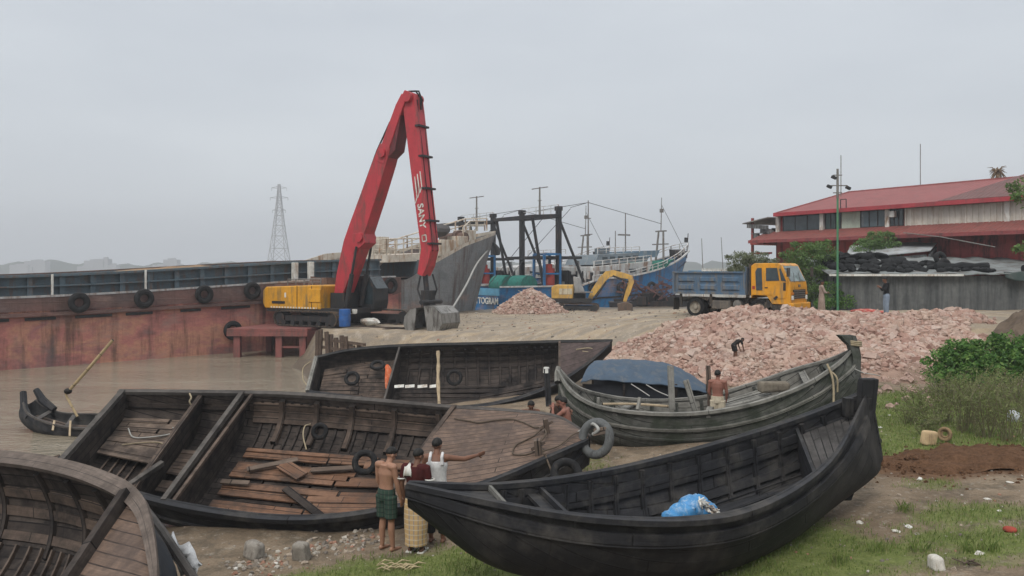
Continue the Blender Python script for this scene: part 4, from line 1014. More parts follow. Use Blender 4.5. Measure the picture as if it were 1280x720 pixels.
# ------------------------------------------------------------------ blue trawlers
blue=ship_mat('blue_hull_paint',[(.3,(.006,.095,.24)),(.5,(.010,.145,.35)),(.7,(.02,.20,.43))],.35,.5)
bluel=worn('light_blue_paint',(.10,.32,.48),(.12,.16,.19),.35,1,.55)
wht=worn('white_ship_paint',(.55,.56,.55),(.28,.17,.11),.45,.9,.6)
blk=worn('black_ship_steel',(.015,.015,.017),(.06,.035,.025),.35,1.2,.6)
def trawler(label):
    # local frame: x forward from the stern, y to port, z from the water; 27 m long
    L_=27.0
    t=thing('trawler',label,'trawler')
    def hw_(x): return 3.5*(1-max(0,(x-16)/11)**2.0) if x<27 else .02
    def tz(x): return 3.25+ (0 if x<9 else .7*min(1,(x-9)/2.5)) + 2.9*max(0,(x-12)/15)**1.7
    def sec(x,up): return hw_(x-(1.6*(1-up) if False else 0))
    rows=[];n=50
    for sgn in (-1,1):
        rows=[]
        for i in range(n+1):
            x=L_*i/n; r=[]
            for j in range(9):
                f=j/8; z=-1.0+(tz(x)+1.0)*f; rk=(f-1)*3.4*max(0,(x-20)/7)**1.5
                wv=hw_(x)*(.80+.20*f**.7) if x<24 else hw_(x)*(.55+.45*f)
                r.append(Vector((x+rk,sgn*wv,z)))
            rows.append(r)
        mb=MB(); mb.grid(rows if sgn<0 else [q[::-1] for q in rows]); mb.build('hull_side',blue,t,smooth=True,local=True,angle=40)
        mb=MB()
        for a_,b_ in zip(rows[:-1],rows[1:]): mb.bar(a_[-1],b_[-1],.18,.14)
        mb.build('bulwark_rail',wht if True else blue,t,local=True)
        mb=MB()
        for a_,b_ in zip(rows[:-1],rows[1:]): mb.bar(a_[5],b_[5],.10,.16)
        mb.build('rub_rail',blk,t,local=True)
    mb=MB(); mb.prism([(0,-3.5,3.1),(0,3.5,3.1),(0,2.8,-1),(0,-2.8,-1)],(-.1,0,0)); mb.build('transom',blue,t,local=True)
    mb=MB(); mb.box((-.13,0,2.78),(.08,7.1,.62)); mb.build('transom_band',bluel,t,local=True)
    Mx=Matrix.Translation((-.19,-.75,1.95))@Matrix.Rotation(R(-90),4,'Z')@Matrix.Rotation(R(90),4,'X')
    mb=text_mb('CHATTOGRAM',.80,Mx,.01,.02); mb.build('name_lettering',M['white_paint'],t,local=True)
    mb=MB(); xs_=np.linspace(0,26.5,30); mb.grid([[Vector((x,-hw_(x)+.1,tz(x)-1.0)) for x in xs_],[Vector((x,hw_(x)-.1,tz(x)-1.0)) for x in xs_]][::-1]); mb.build('deck',rusty,t,local=True)
    # gantry
    for y in (-3.0,3.0):
        mb=MB(); mb.box((6.8,y,6.2),(.42,.40,8.2)); mb.box((6.8,y,10.45),(.55,.55,.4)); mb.build('gantry_post',blk,t,local=True)
        mb=MB(); mb.bar((6.6,y,10),(9.8,y,3.6),.18); mb.build('gantry_brace',blk,t,local=True)
        mb=MB(); mb.bar((3.8,y,9.6),(5.2,y,2.6),.2); mb.bar((3.8,y,9.6),(6.8,y,9.8),.3); mb.build('gantry_brace',blk,t,local=True)
    mb=MB(); mb.box((6.8,0,9.75),(.42,6.4,.36)); mb.build('gantry_beam',blk,t,local=True); mb=MB(); mb.box((3.8,0,9.6),(.3,6.6,.3)); mb.build('gantry_beam',blk,t,local=True); mb=MB(); mb.bar((6.6,-3,4.6),(6.8,-3,4.6),.2); mb.build('gantry_beam',blk,t,local=True)
    railing_l(t,[Vector((6.8,-3,10.0)),Vector((6.8,3,10.0))],.8,wht,2,.03,1.2)
    mb=MB(); mb.tube([(6.8,0,10),(6.8,0,12.7)],[.12,.08],6); mb.bar((6.8,-1.3,12.6),(6.8,1.3,12.6),.08); mb.bar((6.8,-.3,11.4),(6.8,.3,11.4),.05); mb.build('mast_top',M['steel_grey'],t,local=True)
    # winch, net drums and gear aft
    for y in (-1.7,1.5):
        mb=MB(); mb.cyl((3.6,y-1.1,3.3),(3.6,y+1.1,3.3),.95,16); mb.build('net_drum',worn('green_net',(.03,.17,.14),(.05,.09,.08),.4,3,.9,.1),t,local=True,smooth=True)
    mb=MB(); mb.cyl((5.9,-2.6,2.2),(5.9,-2.6,4.9),.62,14); mb.cyl((5.9,-2.6,4.9),(5.9,-2.6,5.3),.4,14); mb.build('red_tank',worn('red_tank_paint',(.32,.03,.02),(.12,.05,.04),.3,2,.6),t,local=True,smooth=True)
    for y in (-3.2,-1.6):
        mb=MB(); mb.bar((5.0,y,2.2),(5.0,y,6.2),.2); mb.bar((6.8,y,2.2),(6.8,y,6.2),.2); mb.bar((5.0,y,6.2),(6.8,y,6.2),.2); mb.bar((5.0,y,4.4),(6.8,y,4.4),.14); mb.build('blue_frame',blue,t,local=True)
    mb=MB()
    for k in range(26): mb.box((9+rnd.random()*3,rnd.uniform(-3,3),3.4+rnd.random()*1.1),(rnd.uniform(.3,1),rnd.uniform(.3,1),rnd.uniform(.3,1.2)),Matrix.Rotation(rnd.random()*3,3,'Z'))
    mb.build('winch_gear',blk,t,local=True)
    mb=MB(); mb.box((7.2,0,5.9),(4.6,6.2,.25)); mb.build('gallery_deck',blk,t,local=True)
    for k in range(5): mb=MB(); mb.cyl((9.6+k*.55,-2.6,3.1),(9.6+k*.55,-2.6,5.6),.22,8); mb.build('vent_pipe',wht,t,local=True,smooth=True)
    # superstructure
    mb=MB(); mb.prism([(11.2,-2.7,3.0),(19.6,-2.7,4.0),(19.6,-2.7,7.1),(18.3,-2.7,7.1),(11.2,-2.7,6.2)],(0,5.4,0)); mb.build('deckhouse',wht,t,local=True,bevel=.05)
    for x,z in ((12.2,5.2),(14.2,5.4),(16.2,5.6),(17.8,5.7)): mb=MB(); mb.box((x,-2.72,z),(.9,.05,.65)); mb.build('window',M['glass'],t,local=True)
    mb=MB(); mb.box((13.2,-2.72,4.4),(.75,.05,1.9)); mb.build('door',M['glass'],t,local=True)
    mb=MB(); mb.prism([(11.6,-2.3,6.5),(18.6,-2.3,7.1),(19.2,-2.3,8.6),(12.2,-2.3,8.0)],(0,4.6,0)); mb.build('wheelhouse',worn('grey_blue_house',(.16,.20,.23),(.3,.3,.28),.4,1,.6),t,local=True)
    mb=MB(); mb.prism([(17.4,-2.4,7.6),(19.9,-2.4,7.8),(20.3,-2.4,8.9),(17.4,-2.4,8.7)],(0,4.8,0)); mb.build('bridge_front',worn('slate_blue',(.09,.16,.22),(.3,.3,.28),.4,1,.6),t,local=True)
    for k in range(5): mb=MB(); mb.box((13+k*1.0,-2.33,7.45+.07*k),(.62,.05,.55)); mb.build('bridge_window',M['glass'],t,local=True)
    railing_l(t,[Vector((10.8,-3.3,6.0)),Vector((18.5,-3.0,7.0))],1.0,wht,2,.06,1.0)
    railing_l(t,[Vector((12,-2.4,8.2)),Vector((17.5,-2.4,8.6))],.8,wht,2,.05,1.0)
    railing_l(t,[Vector((10.5,-3.5,4.0)),Vector((16,-3.5,4.9)),Vector((20,-3.2,6.2)),Vector((23,-2.3,7.6)),Vector((25.5,-1.2,9.0)),Vector((26.9,0,9.7))],.85,wht,2,.06,.8)
    railing_l(t,[Vector((10.5,3.4,4.0)),Vector((16,3.5,4.9)),Vector((20,3.2,6.2)),Vector((23,2.3,7.6)),Vector((25.5,1.2,9.0)),Vector((26.9,0,9.7))],.85,wht,2,.06,.8)
    # foremast and whips
    mb=MB()
    for y in (-.7,.7): mb.tube([(22.5,y,5.5),(22.8,y*.5,10.2)],[.14,.10],6)
    mb.bar((22.7,-1.2,8.8),(22.7,1.2,8.8),.12); mb.bar((22.8,-.8,10.2),(22.8,.8,10.2),.14); mb.tube([(22.8,0,10.2),(22.9,0,13.8)],[.06,.04],5); mb.box((22.9,0,12.4),(.3,.3,.4)); mb.build('fore_mast',M['steel_grey'],t,local=True)
    mb=MB(); mb.tube([(12.8,0,8),(12.8,0,13.0)],[.10,.05],5); mb.bar((12.8,-.6,9.6),(12.8,.6,9.6),.08); mb.bar((12.8,-.4,11.2),(12.8,.4,11.2),.06); mb.tube([(18.2,.5,8.8),(18.2,.5,12)],[.08,.05],5); mb.box((18.0,.5,9.7),(1.6,.15,.15)); mb.tube([(15.5,-1,8.5),(15.5,-1,10)],.05,5); mb.build('aerial',M['steel_grey'],t,local=True)
    mb=MB(); mb.box((14.6,0,8.7),(1.1,1,.9)); mb.build('funnel',worn('slate_funnel',(.10,.14,.17),(.2,.15,.12),.4,1,.6),t,local=True)
    mb=MB()
    for a_,b_ in (((8.2,-3,10.6),(12.8,0,12.8)),((8.2,3,10.6),(12.8,0,12.8)),((12.8,0,12.8),(22.8,0,11)),((8.2,-3,10.5),(0.3,-3,3.2)),((5.2,-3,9.7),(0.3,-1,3.3)),((22.9,0,13),(26.8,0,7.6))): mb.tube([a_,b_],.028,4,caps=False)
    mb.build('rigging',M['steel_dark'],t,local=True)
    mb=MB(); mb.bar((26.4,-.3,7.4),(26.6,-.3,9.7),.06); mb.box((26.6,0,9.0),(.5,.1,.5)); mb.build('jack_staff',M['steel_dark'],t,local=True)
    mb=MB(); mb.box((25.4,0,7.5),(1.8,1.0,.7),jit=.15); mb.build('bow_gear',blk,t,local=True)
    for i,x in enumerate((10.5,14,18)):
        mb=MB(); mb.torus((x,-3.62,3.0),.45,.16,(0,1,0),18,8); mb.build('tyre_fender',M['black'],t,local=True,smooth=True)
    for ch in t.children:
        nm=ch.name.split('.')[0]; me_=ch.data
        for v_ in me_.vertices:
            if nm in ('deckhouse','window','door','wheelhouse','bridge_window','bridge_front','railing','funnel','vent_pipe') and v_.co.x>9.5 and v_.co.z>3: v_.co.z=3+(v_.co.z-3)*.64
            elif nm=='aerial': v_.co.z-=1.3 if v_.co.z>9 else 2.7
            elif nm=='fore_mast': v_.co.z-=1.3
            elif nm in ('jack_staff','bow_gear'): v_.co.z-=.95
            elif nm=='rigging' and v_.co.x>10: v_.co.z-=1.3
    return t
def railing_l(parent,pts,h,mat,n,r,post):
    ROOTM[parent.name]=Matrix.Identity(4); return railing(parent,pts,h,mat,n,r,post)
tr=trawler('blue and white trawler with black gantry, moored behind the small yellow digger')
STERN=P(599,403,73.0); BOW=P(846,395,87.0)
yaw=math.atan2(BOW.y-STERN.y,BOW.x-STERN.x)
tr.location=(STERN.x,STERN.y,-.1); tr.rotation_euler=(0,0,yaw)
tr['group']='blue trawlers moored behind the yard'
t2=copy_tree(tr); tag(t2,'sister blue trawler further back, its gantry rising behind the grey bow of the cargo vessel')

for ch in list(t2.children):
    if ch.name.split('.')[0] in ('wheelhouse','bridge_front','aerial','funnel','bridge_window'): bpy.data.objects.remove(ch)
t2.location=(STERN.x-6.2,STERN.y+9.2,-.1); t2.rotation_euler=(0,0,yaw+R(4))
# green tarpaulin slung over the bow side of the trawler
mb=MB(); rows=[]
for i in range(12):
    u=i/11; a_=P(772+u*72,329-u*5,79.5+u*3); rows.append([a_+Vector((-.2*j+.0,-.12*j,-(.30*j)*(.45+.9*math.sin(math.pi*u))-.03*math.sin(i*2+j)*j)) for j in range(6)])
mb.grid(rows); o=mb.build('green_tarpaulin',worn('green_tarp',(.025,.17,.13),(.04,.1,.08),.3,2,.7,.2),smooth=True,angle=180); m_=o.modifiers.new('t','SOLIDIFY'); m_.thickness=.03
solo(o,'green tarpaulin sagging over the bow side of the blue trawler','tarpaulin')
# white stern launch and a blue hull beyond the trawler bow
def far_boat(name,label,px,d,Ln,hm,dk,z0,rot):
    t=thing(name,label,'boat',tuple(P(px,HOR+(CAMZ+.1)/d*1000,d)),rot)
    ROOT=ROOTM[t.name]
    mb=MB(); rows=[]
    for i in range(13):
        x=-Ln/2+Ln*i/12; wv=Ln*.16*(1-max(0,(i-7)/5.01)**2); rows.append([Vector((x,-wv,z0+.9*max(0,(i-7)/5)**2)),Vector((x,-wv*.7,-.4)),Vector((x,wv*.7,-.4)),Vector((x,wv,z0+.9*max(0,(i-7)/5)**2))])
    mb.grid(rows); mb.grid([[r_[0] for r_ in rows],[r_[3] for r_ in rows]]); mb.prism(rows[0],(-.05,0,0)); mb.build('hull',hm,t,local=True,fixn=True)
    mb=MB(); mb.prism([(-Ln*.3,-Ln*.10,z0),(Ln*.2,-Ln*.10,z0),(Ln*.16,-Ln*.1,z0+1.7),(-Ln*.28,-Ln*.1,z0+1.7)],(0,Ln*.2,0)); mb.build('cabin',dk,t,local=True)
    mb=MB(); mb.box((-Ln*.06,-Ln*.101,z0+1.1),(Ln*.36,.06,.5)); mb.build('window_row',M['glass'],t,local=True)
    mb=MB(); mb.tube([(-Ln*.2,0,z0+1.7),(-Ln*.18,0,z0+6)],[.06,.04],5); mb.build('aerial',M['steel_grey'],t,local=True); return t
far_boat('passenger_boat','pale boat with a blue cabin far off between trawler bow and truck',880,104,12,wht,worn('far_blue',(.08,.22,.36),(.2,.2,.2),.3,1,.6),3.0,R(165))
far_boat('passenger_boat','low grey boat in the gap right of the trawler bow',862,98,8,wht,worn('far_grey',(.28,.28,.28),(.2,.15,.12),.3,1,.6),2.6,R(170))
# dark low hulks between trawler and digger
t=thing('work_pontoon','low dark pontoon with red brown pipes and frames in front of the blue trawler','pontoon',tuple(P(810,400,68)))
mb=MB(); mb.prism([P(762,378,68)+Vector((0,0,0)),P(862,376,68.5),P(858,405,68.5),P(768,405,68)],(.2,2.6,0)); mb.build('pontoon_hull',blk,t)
mb=MB(); rr=random.Random(4)
for k in range(60):
    a_=P(rr.uniform(778,846),rr.uniform(352,376),rr.uniform(68.4,70)); b_=a_+Vector((rr.uniform(-1.6,1.6),rr.uniform(-.8,.8),rr.uniform(-1.0,1.0)))
    mb.bar(a_,b_,rr.choice((.06,.09,.14)))
mb.build('pipe_frames',worn('red_brown_frames',(.12,.055,.05),(.05,.04,.04),.4,2,.8),t)
mb=MB()
for k in range(14): mb.box(P(rr.uniform(775,850),rr.uniform(370,380),rr.uniform(68.3,70)),(rr.uniform(.4,1.4),rr.uniform(.4,1),rr.uniform(.3,.8)),Matrix.Rotation(rr.random()*3,3,'Z'))
mb.build('deck_gear',blk,t)
ropeobj([P(668,366,73.0),P(690,376,69),P(712,384,64),P(722,388,62)],.05,'mooring rope from the trawler stern down towards the yellow digger',M['rope_grey'],'mooring_line')
ropeobj([P(640,360,73.0),P(662,369,68),P(680,376,64)],.04,'thin mooring rope crossing the blue trawler stern',M['rope_grey'],'mooring_line')

# ------------------------------------------------------------------ far bank, pylon
t=NT('far_bank_green'); v=t.coord('Object'); t.fin(t.ramp(t.noise(v,.02,5,.6),[(.3,(.03,.045,.03)),(.7,(.06,.075,.045))]),.9,0,.1); fbm_=t.m
mb=MB(); rows=[[],[],[],[]]; xx=np.arange(-1500,700,6.0)
for x in xx:
    h=7+10*float(abs(fbm(x*.012,2.0,4)))+5*float(vnoise(x*.09,7.0))+3*float(vnoise(x*.3,1.0)); y0=1050-.12*abs(x+300)
    rows[0].append((x,y0-20,-.3)); rows[1].append((x,y0-10,h*.75)); rows[2].append((x,y0,h)); rows[3].append((x,y0+40,-.3))
mb.grid(rows[::-1]); tag(mb.build('far_shore',fbm_,smooth=True,angle=180),kind='structure')
rb=random.Random(8); fb0=None
wall_far=worn('far_wall',(.32,.33,.34),(.2,.2,.2),.4,.1,.8)
for k in range(26):
    x=rb.uniform(-700,-180); ww=rb.uniform(8,26); hh=rb.uniform(9,19) if rb.random()<.4 else rb.uniform(5,12); y0=1015-.12*abs(x+300)
    if k==0:
        fb=thing('tower_block','pale city block in the haze on the far bank','building',(x,y0,0)); mb=MB(); mb.box((0,0,.5),(1,.8,1)); mb.box((.1,0,1.06),(.3,.3,.12)); mb.build('wall',wall_far,fb,local=True)
        mb=MB(); mb.box((-.2,.1,1.05),(.2,.3,.1)); mb.build('roof_tank',wall_far,fb,local=True)
        o=fb
    else: o=copy_tree(fb)
    o.location=(x,y0,0); o.scale=(ww,14,hh); o['group']='city blocks in the haze on the far bank'
py=thing('electric_pylon','tall lattice power pylon standing in the haze beyond the red vessel','pylon',(-131,450,0))
mb=MB(); Hh=53.0; wd=lambda z:5.6*(1-z/Hh)**1.25+.55 if z<Hh else .5
zs=[0,9,17,24,30,35.5,40,44,47.5,50.5,53]
for a_,b_ in zip(zs[:-1],zs[1:]):
    for sx,sy in ((1,1),(1,-1),(-1,1),(-1,-1)): mb.bar((sx*wd(a_),sy*wd(a_),a_),(sx*wd(b_),sy*wd(b_),b_),.38)
    for s1,s2 in (((1,1),(1,-1)),((1,-1),(-1,-1)),((-1,-1),(-1,1)),((-1,1),(1,1))):
        mb.bar((s1[0]*wd(a_),s1[1]*wd(a_),a_),(s2[0]*wd(b_),s2[1]*wd(b_),b_),.2); mb.bar((s2[0]*wd(a_),s2[1]*wd(a_),a_),(s1[0]*wd(b_),s1[1]*wd(b_),b_),.2); mb.bar((s1[0]*wd(b_),s1[1]*wd(b_),b_),(s2[0]*wd(b_),s2[1]*wd(b_),b_),.26)
pm=plain('galvanised_lattice',(.36,.37,.385),.6); mb.build('lattice',pm,py,local=True)
for z,l_ in ((51,4.2),(45.5,5.0),(38.5,3.6)):
    mb=MB()
    for sg in (-1,1): mb.bar((sg*.5,0,z+.8),(sg*l_,0,z),.3); mb.bar((sg*.5,0,z-.4),(sg*l_,0,z),.26); mb.bar((sg*l_,0,z),(sg*l_,0,z-1.6),.22)
    mb.build('cross_arm',pm,py,local=True)
# ------------------------------------------------------------------ long reach excavator
XR=worn('red_boom_paint',(.44,.036,.048),(.20,.05,.045),.42,1.2,.5,.4,.1,.15)
XY=worn('yellow_machine_paint',(.62,.30,.022),(.27,.17,.06),.42,1.0,.45,.4,.1,.15)
XD=M['steel_dark']; XG=M['steel_grey']
AX=Vector((.87,-.49,0)).normalized(); LF=Vector((-AX.y,AX.x,0)).normalized()      # forward, left
FOOT=Vector((-9.6,45,0)); G0=1.5
GH=G0-.5
def X(f,l,z): return FOOT+AX*f+LF*l+Vector((0,0,z))
ex=thing('long_reach_excavator','yellow crawler excavator with a very tall folded red boom and a grab bucket','excavator',tuple(X(-1,0.4,G0)),math.atan2(AX.y,AX.x))
def track(parent,c,Ln,h,w,mid='track',ax=AX,lf=LF,mat=None):
    mb=MB(); prof=[]; r=h/2; n=10; N_=[]
    for i in range(n+1): a=math.pi/2-math.pi*i/n; prof.append((Ln/2-r+r*math.cos(a),r+r*math.sin(a)))
    for i in range(n+1): a=-math.pi/2-math.pi*i/n; prof.append((-Ln/2+r+r*math.cos(a),r+r*math.sin(a)))
    P3=lambda x,y,z:c+ax*x+lf*y+Vector((0,0,z))
    per=[0]; m=len(prof)
    # belt made of shoes
    pts=[]; 
    for i in range(m):
        a=Vector(prof[i]);b_=Vector(prof[(i+1)%m]); L=(b_-a).length; k=max(1,int(round(L/.24)))
        for j in range(k): pts.append(a.lerp(b_,j/k))
    K=len(pts)
    for i in range(K):
        a=pts[i];b_=pts[(i+1)%K]; mm=(a+b_)/2; dd=(b_-a); nrm=Vector((-dd.y,dd.x)); 
        if nrm.length<1e-6: continue
        nrm.normalize(); 
        a2=a.lerp(b_,.06);b2=a.lerp(b_,.94)
        q=[P3(a2.x,-w/2,a2.y),P3(b2.x,-w/2,b2.y),P3(b2.x,w/2,b2.y),P3(a2.x,w/2,a2.y)]
        inn=Vector((0,0,0)); ce=Vector((max(-Ln/2+r,min(Ln/2-r,mm.x)),r)); io=(ce-mm).normalized()*.07
        off=ax*io.x+Vector((0,0,io.y)); mb.prism(q,off)
    mb.build(mid,mat or M['track'],parent)
    mb=MB()
    for x in (-Ln/2+r,Ln/2-r): mb.cyl(P3(x,-w*.4,r),P3(x,w*.4,r),r*.78,14)
    for k in range(6): x=(-Ln/2+r)+(Ln-2*r)*(k+.5)/6; mb.cyl(P3(x,-w*.42,r*.42),P3(x,w*.42,r*.42),r*.34,10)
    mb.box(P3(0,0,r*1.0),(Ln-2.2*r,w*.6,r*.7),Matrix((ax,lf,Vector((0,0,1)))).transposed()); mb.build('track_frame',XD,parent)
M['track']=worn('track_steel',(.035,.03,.027),(.13,.085,.05),.5,3,.75,.4)
CT=X(-.9,.45,0)
track(ex,CT-LF*1.75+AX*-.3+Vector((0,0,G0)),4.7,.86,.75)
track(ex,CT+LF*2.0+AX*1.5+Vector((0,0,G0)),5.0,.86,.75)
RM=Matrix((AX,LF,Vector((0,0,1)))).transposed()
mb=MB(); mb.box(X(-.9,.6,G0+.5),(2.4,3.2,.45),RM); mb.cyl(X(-.9,.4,G0+.5),X(-.9,.4,G0+.85),.95,20); mb.build('undercarriage',XD,ex)
mb=MB(); mb.box(X(-1.6,.35,GH+1.38),(6.0,3.0,.24),RM); mb.build('turntable_deck',XD,ex)
# house: counterweight and engine cover
mb=MB()
pr=[(-4.75,1.42),(-4.9,1.7),(-4.9,2.45),(-4.65,2.66),(-.55,2.80),(-.45,2.74),(-.45,1.42)]
mb.prism([X(f,-1.18,GH+z) for f,z in pr],LF*3.0); mb.build('engine_cover',XY,ex,bevel=.07,seg=3)
mb=MB(); mb.box(X(-2.2,-1.2,GH+2.1),(.02,.03,1.25),RM); mb.box(X(-1.1,-1.2,GH+2.1),(.02,.03,1.25),RM)
mb.box(X(-3.65,-1.195,GH+1.78),(1.0,.03,.14),RM); mb.build('cover_seams',XD,ex)
mb=MB(); mb.box(X(-2.5,-1.185,GH+1.50),(3.5,.025,.09),RM)
t_=NT('marker_dashes'); sp=t_.node('ShaderNodeSeparateXYZ'); t_.link(t_.coord('Object'),sp.inputs[0]); mb.build('marker_strip',t_.fin(t_.mix(t_.math('LESS_THAN',t_.math('FRACT',t_.math('MULTIPLY',sp.outputs['X'],4.6)),.55),(.60,.30,.02),(.6,.58,.52)),.5),ex)
mb=MB(); mb.box(X(-3.1,-1.2,GH+2.2),(.10,.03,.28),RM); mb.build('decal',M['white_paint'],ex)
mb=MB(); mb.box(X(-.9,-1.15,GH+2.2),(.9,.16,.75),RM); mb.build('tool_box',XY,ex,bevel=.03)
railing(ex,[X(-3.1,-1.0,GH+2.74),X(-.6,-1.0,GH+2.78)],.35,XG,2,.03,.6,'handrail')
mb=MB(); mb.cyl(X(-2.4,.3,GH+2.7),X(-2.4,.3,GH+3.25),.16,10); mb.box(X(-1.7,.5,GH+2.95),(1.3,1.2,.4),RM,jit=.08); mb.build('exhaust_stack',rusty,ex,smooth=False)
# cab
mb=MB(); cab=[(-.35,1.40),(-.35,3.1),(-.1,3.3),(1.15,3.3),(1.65,2.6),(1.7,1.9),(1.6,1.40)]
mb.prism([X(f,.85,GH+z) for f,z in cab],LF*1.25); mb.build('cab',M['steel_dark'],ex,bevel=.04)
for nm,q in (('cab_window',[(-.2,2.0),(-.2,3.05),(.55,3.15),(.55,2.0)]),('cab_window',[(.68,1.7),(.68,3.15),(1.1,3.15),(1.55,2.55),(1.55,1.7)])):
    mb=MB(); mb.prism([X(f,.83,GH+z) for f,z in q],LF*.02); mb.build(nm,M['glass_blue'] if 'glass_blue' in M else M['glass'],ex)
mb=MB(); mb.prism([X(1.2,.95,GH+3.25),X(1.70,.95,GH+2.58),X(1.70,2.0,GH+2.58),X(1.2,2.0,GH+3.25)],AX*.03); mb.build('windscreen',M['glass'],ex)
mb=MB()
for k in range(9): mb.tube([X(-.1+.1*k,-.35+.08*(k%4),GH+1.5),X(.1+.1*k,-.3+.1*(k%3),GH+2.2+.1*k),X(.0+.07*k,-.2+.05*k,GH+2.9)],.05,6)
mb.box(X(.15,.1,GH+1.9),(1.0,1.2,.9),RM); mb.build('hose_bundle',XD,ex)
# boom: box girder in the forward plane
def girder(pts,wid,parent,name,mat,l0=0.0):
    """pts: (f, z, depth) stations; depth measured across in the plane"""
    mb=MB(); rings=[]
    for i,(f,z,dp) in enumerate(pts):
        a=pts[max(0,i-1)];b_=pts[min(len(pts)-1,i+1)]; t_=Vector((b_[0]-a[0],b_[1]-a[1])).normalized(); nn=Vector((-t_.y,t_.x))
        c0=Vector((f,z)); rings.append([X((c0+nn*dp/2).x,l0-wid/2,(c0+nn*dp/2).y),X((c0+nn*dp/2).x,l0+wid/2,(c0+nn*dp/2).y),X((c0-nn*dp/2).x,l0+wid/2,(c0-nn*dp/2).y),X((c0-nn*dp/2).x,l0-wid/2,(c0-nn*dp/2).y)])
    mb.loft(rings); return mb.build(name,mat,parent,bevel=.03,fixn=True)
girder([(.05,2.9,.5),(.45,4.2,.9),(1.1,6.0,1.2),(1.5,6.9,1.18),(2.4,8.9,1.06),(3.1,10.5,.92),(3.45,11.3,.75)],.9,ex,'boom',XR)
girder([(3.1,10.4,.62),(3.9,12.2,.55),(4.4,13.3,.5),(4.75,13.85,.45)],.95,ex,'boom_head',XR)
mb=MB(); mb.prism([X(3.5,-.42,10.55),X(4.1,-.42,11.0),X(4.55,-.42,13.2),X(4.2,-.42,13.0)],LF*.84); mb.build('link_plate',worn('dark_red_steel',(.14,.02,.025),(.05,.02,.02),.4,2,.6),ex,bevel=.02)
girder([(4.55,13.95,.5),(4.95,13.7,.85),(5.05,13.0,.84),(5.3,11.2,.80),(5.6,9.0,.74),(5.95,6.6,.68),(6.08,5.7,.64),(5.88,4.9,.55),(5.68,4.35,.35)],.75,ex,'stick',XR)
mb=MB(); pts=[(5.42,13.6),(5.52,12.6),(5.72,11.2),(5.98,9.2),(6.28,6.9),(6.42,5.6)]
for l_ in (-.2,.22): mb.tube([X(f-.04,l_,z) for f,z in pts],.04,6)
mb.tube([X(4.35,0,13.9),X(4.7,0,14.15),X(5.15,0,14.12),X(5.45,0,13.75),X(5.5,0,13.1)],.05,6); mb.tube([X(4.35,.2,13.8),X(4.75,.2,14.2),X(5.2,.2,14.15),X(5.45,.2,13.6)],.05,6); mb.build('hydraulic_hose',M['black'],ex)
for f,z in ((5.62,12.2),(5.85,10.6),(6.05,8.9),(6.28,7.2),(6.42,6.0)):
    mb=MB(); mb.box(X(f-.06,0,z),(.30,.9,.10),RM); mb.build('hose_clamp',XD,ex)
mb=MB(); hz_=[(-.15,3.9),(.35,5.6),(.95,7.2),(1.85,9.3),(2.7,11.1),(3.6,12.6)]
mb.tube([X(f,-.2,z) for f,z in hz_],.045,6); mb.tube([X(f,.15,z) for f,z in hz_],.045,6); mb.build('boom_pipe',M['black'],ex)
for f,z in ((1.75,6.4),(3.3,10.9)):
    mb=MB(); mb.cyl(X(f,-.62,z),X(f,.62,z),.24,14); mb.build('pivot_pin',XR,ex,smooth=True)
mb=MB(); mb.prism([X(1.25,-.5,5.5),X(2.1,-.5,6.1),X(2.0,-.5,6.7),X(1.2,-.5,6.6)],LF*1.0); mb.build('cylinder_bracket',XR,ex,bevel=.03)
for l_ in (-.62,.62):
    mb=MB(); mb.cyl(X(.9,l_,2.6),X(1.3,l_,4.4),.13,12); mb.cyl(X(1.3,l_,4.4),X(1.62,l_,5.9),.07,12); mb.build('lift_cylinder',XD,ex,smooth=True)
mb=MB(); mb.cyl(X(4.98,0,13.75)-LF*.6,X(4.98,0,13.75)+LF*.6,.28,16); mb.build('pivot_pin',XR,ex,smooth=True)
# lettering on the near face of the stick
def stickM(f,z,l): 
    d_=(X(5.95,0,6.6)-X(5.6,0,9.0)).normalized(); nrm=-LF; up_=nrm.cross(d_)
    Mx=Matrix((d_,up_,nrm)).transposed().to_4x4(); Mx.translation=X(f,l,z); return Mx
text_mb('SANY',.52,stickM(5.80,7.45,-.39),.004,.012).build('lettering',M['white_paint'],ex)
mb=MB()
for k in range(3):
    Mx=stickM(5.52,9.0,-.385); o=k*.2-.3
    for a_,b_,c_ in (((-.75+k*.1,.30-k*.19),(.05+k*.25,.30-k*.19),0),((.05+k*.25,.30-k*.19),(.35+k*.25,.14-k*.19),0)):
        p0=Mx@Vector((a_[0],a_[1],0));p1=Mx@Vector((b_[0],b_[1],0)); mb.bar(p0,p1,.06,.008,up=-LF)
mb.build('stripe_mark',M['white_paint'],ex)
mb=MB(); Mx=stickM(5.98,6.28,-.385)
for a_,b_ in (((-.16,-.13),(.16,-.13)),((.16,-.13),(.16,.13)),((.16,.13),(-.16,.13)),((-.16,.13),(-.16,-.13))): mb.bar(Mx@Vector((*a_,0)),Mx@Vector((*b_,0)),.06,.008,up=-LF)
mb.build('square_mark',M['white_paint'],ex)
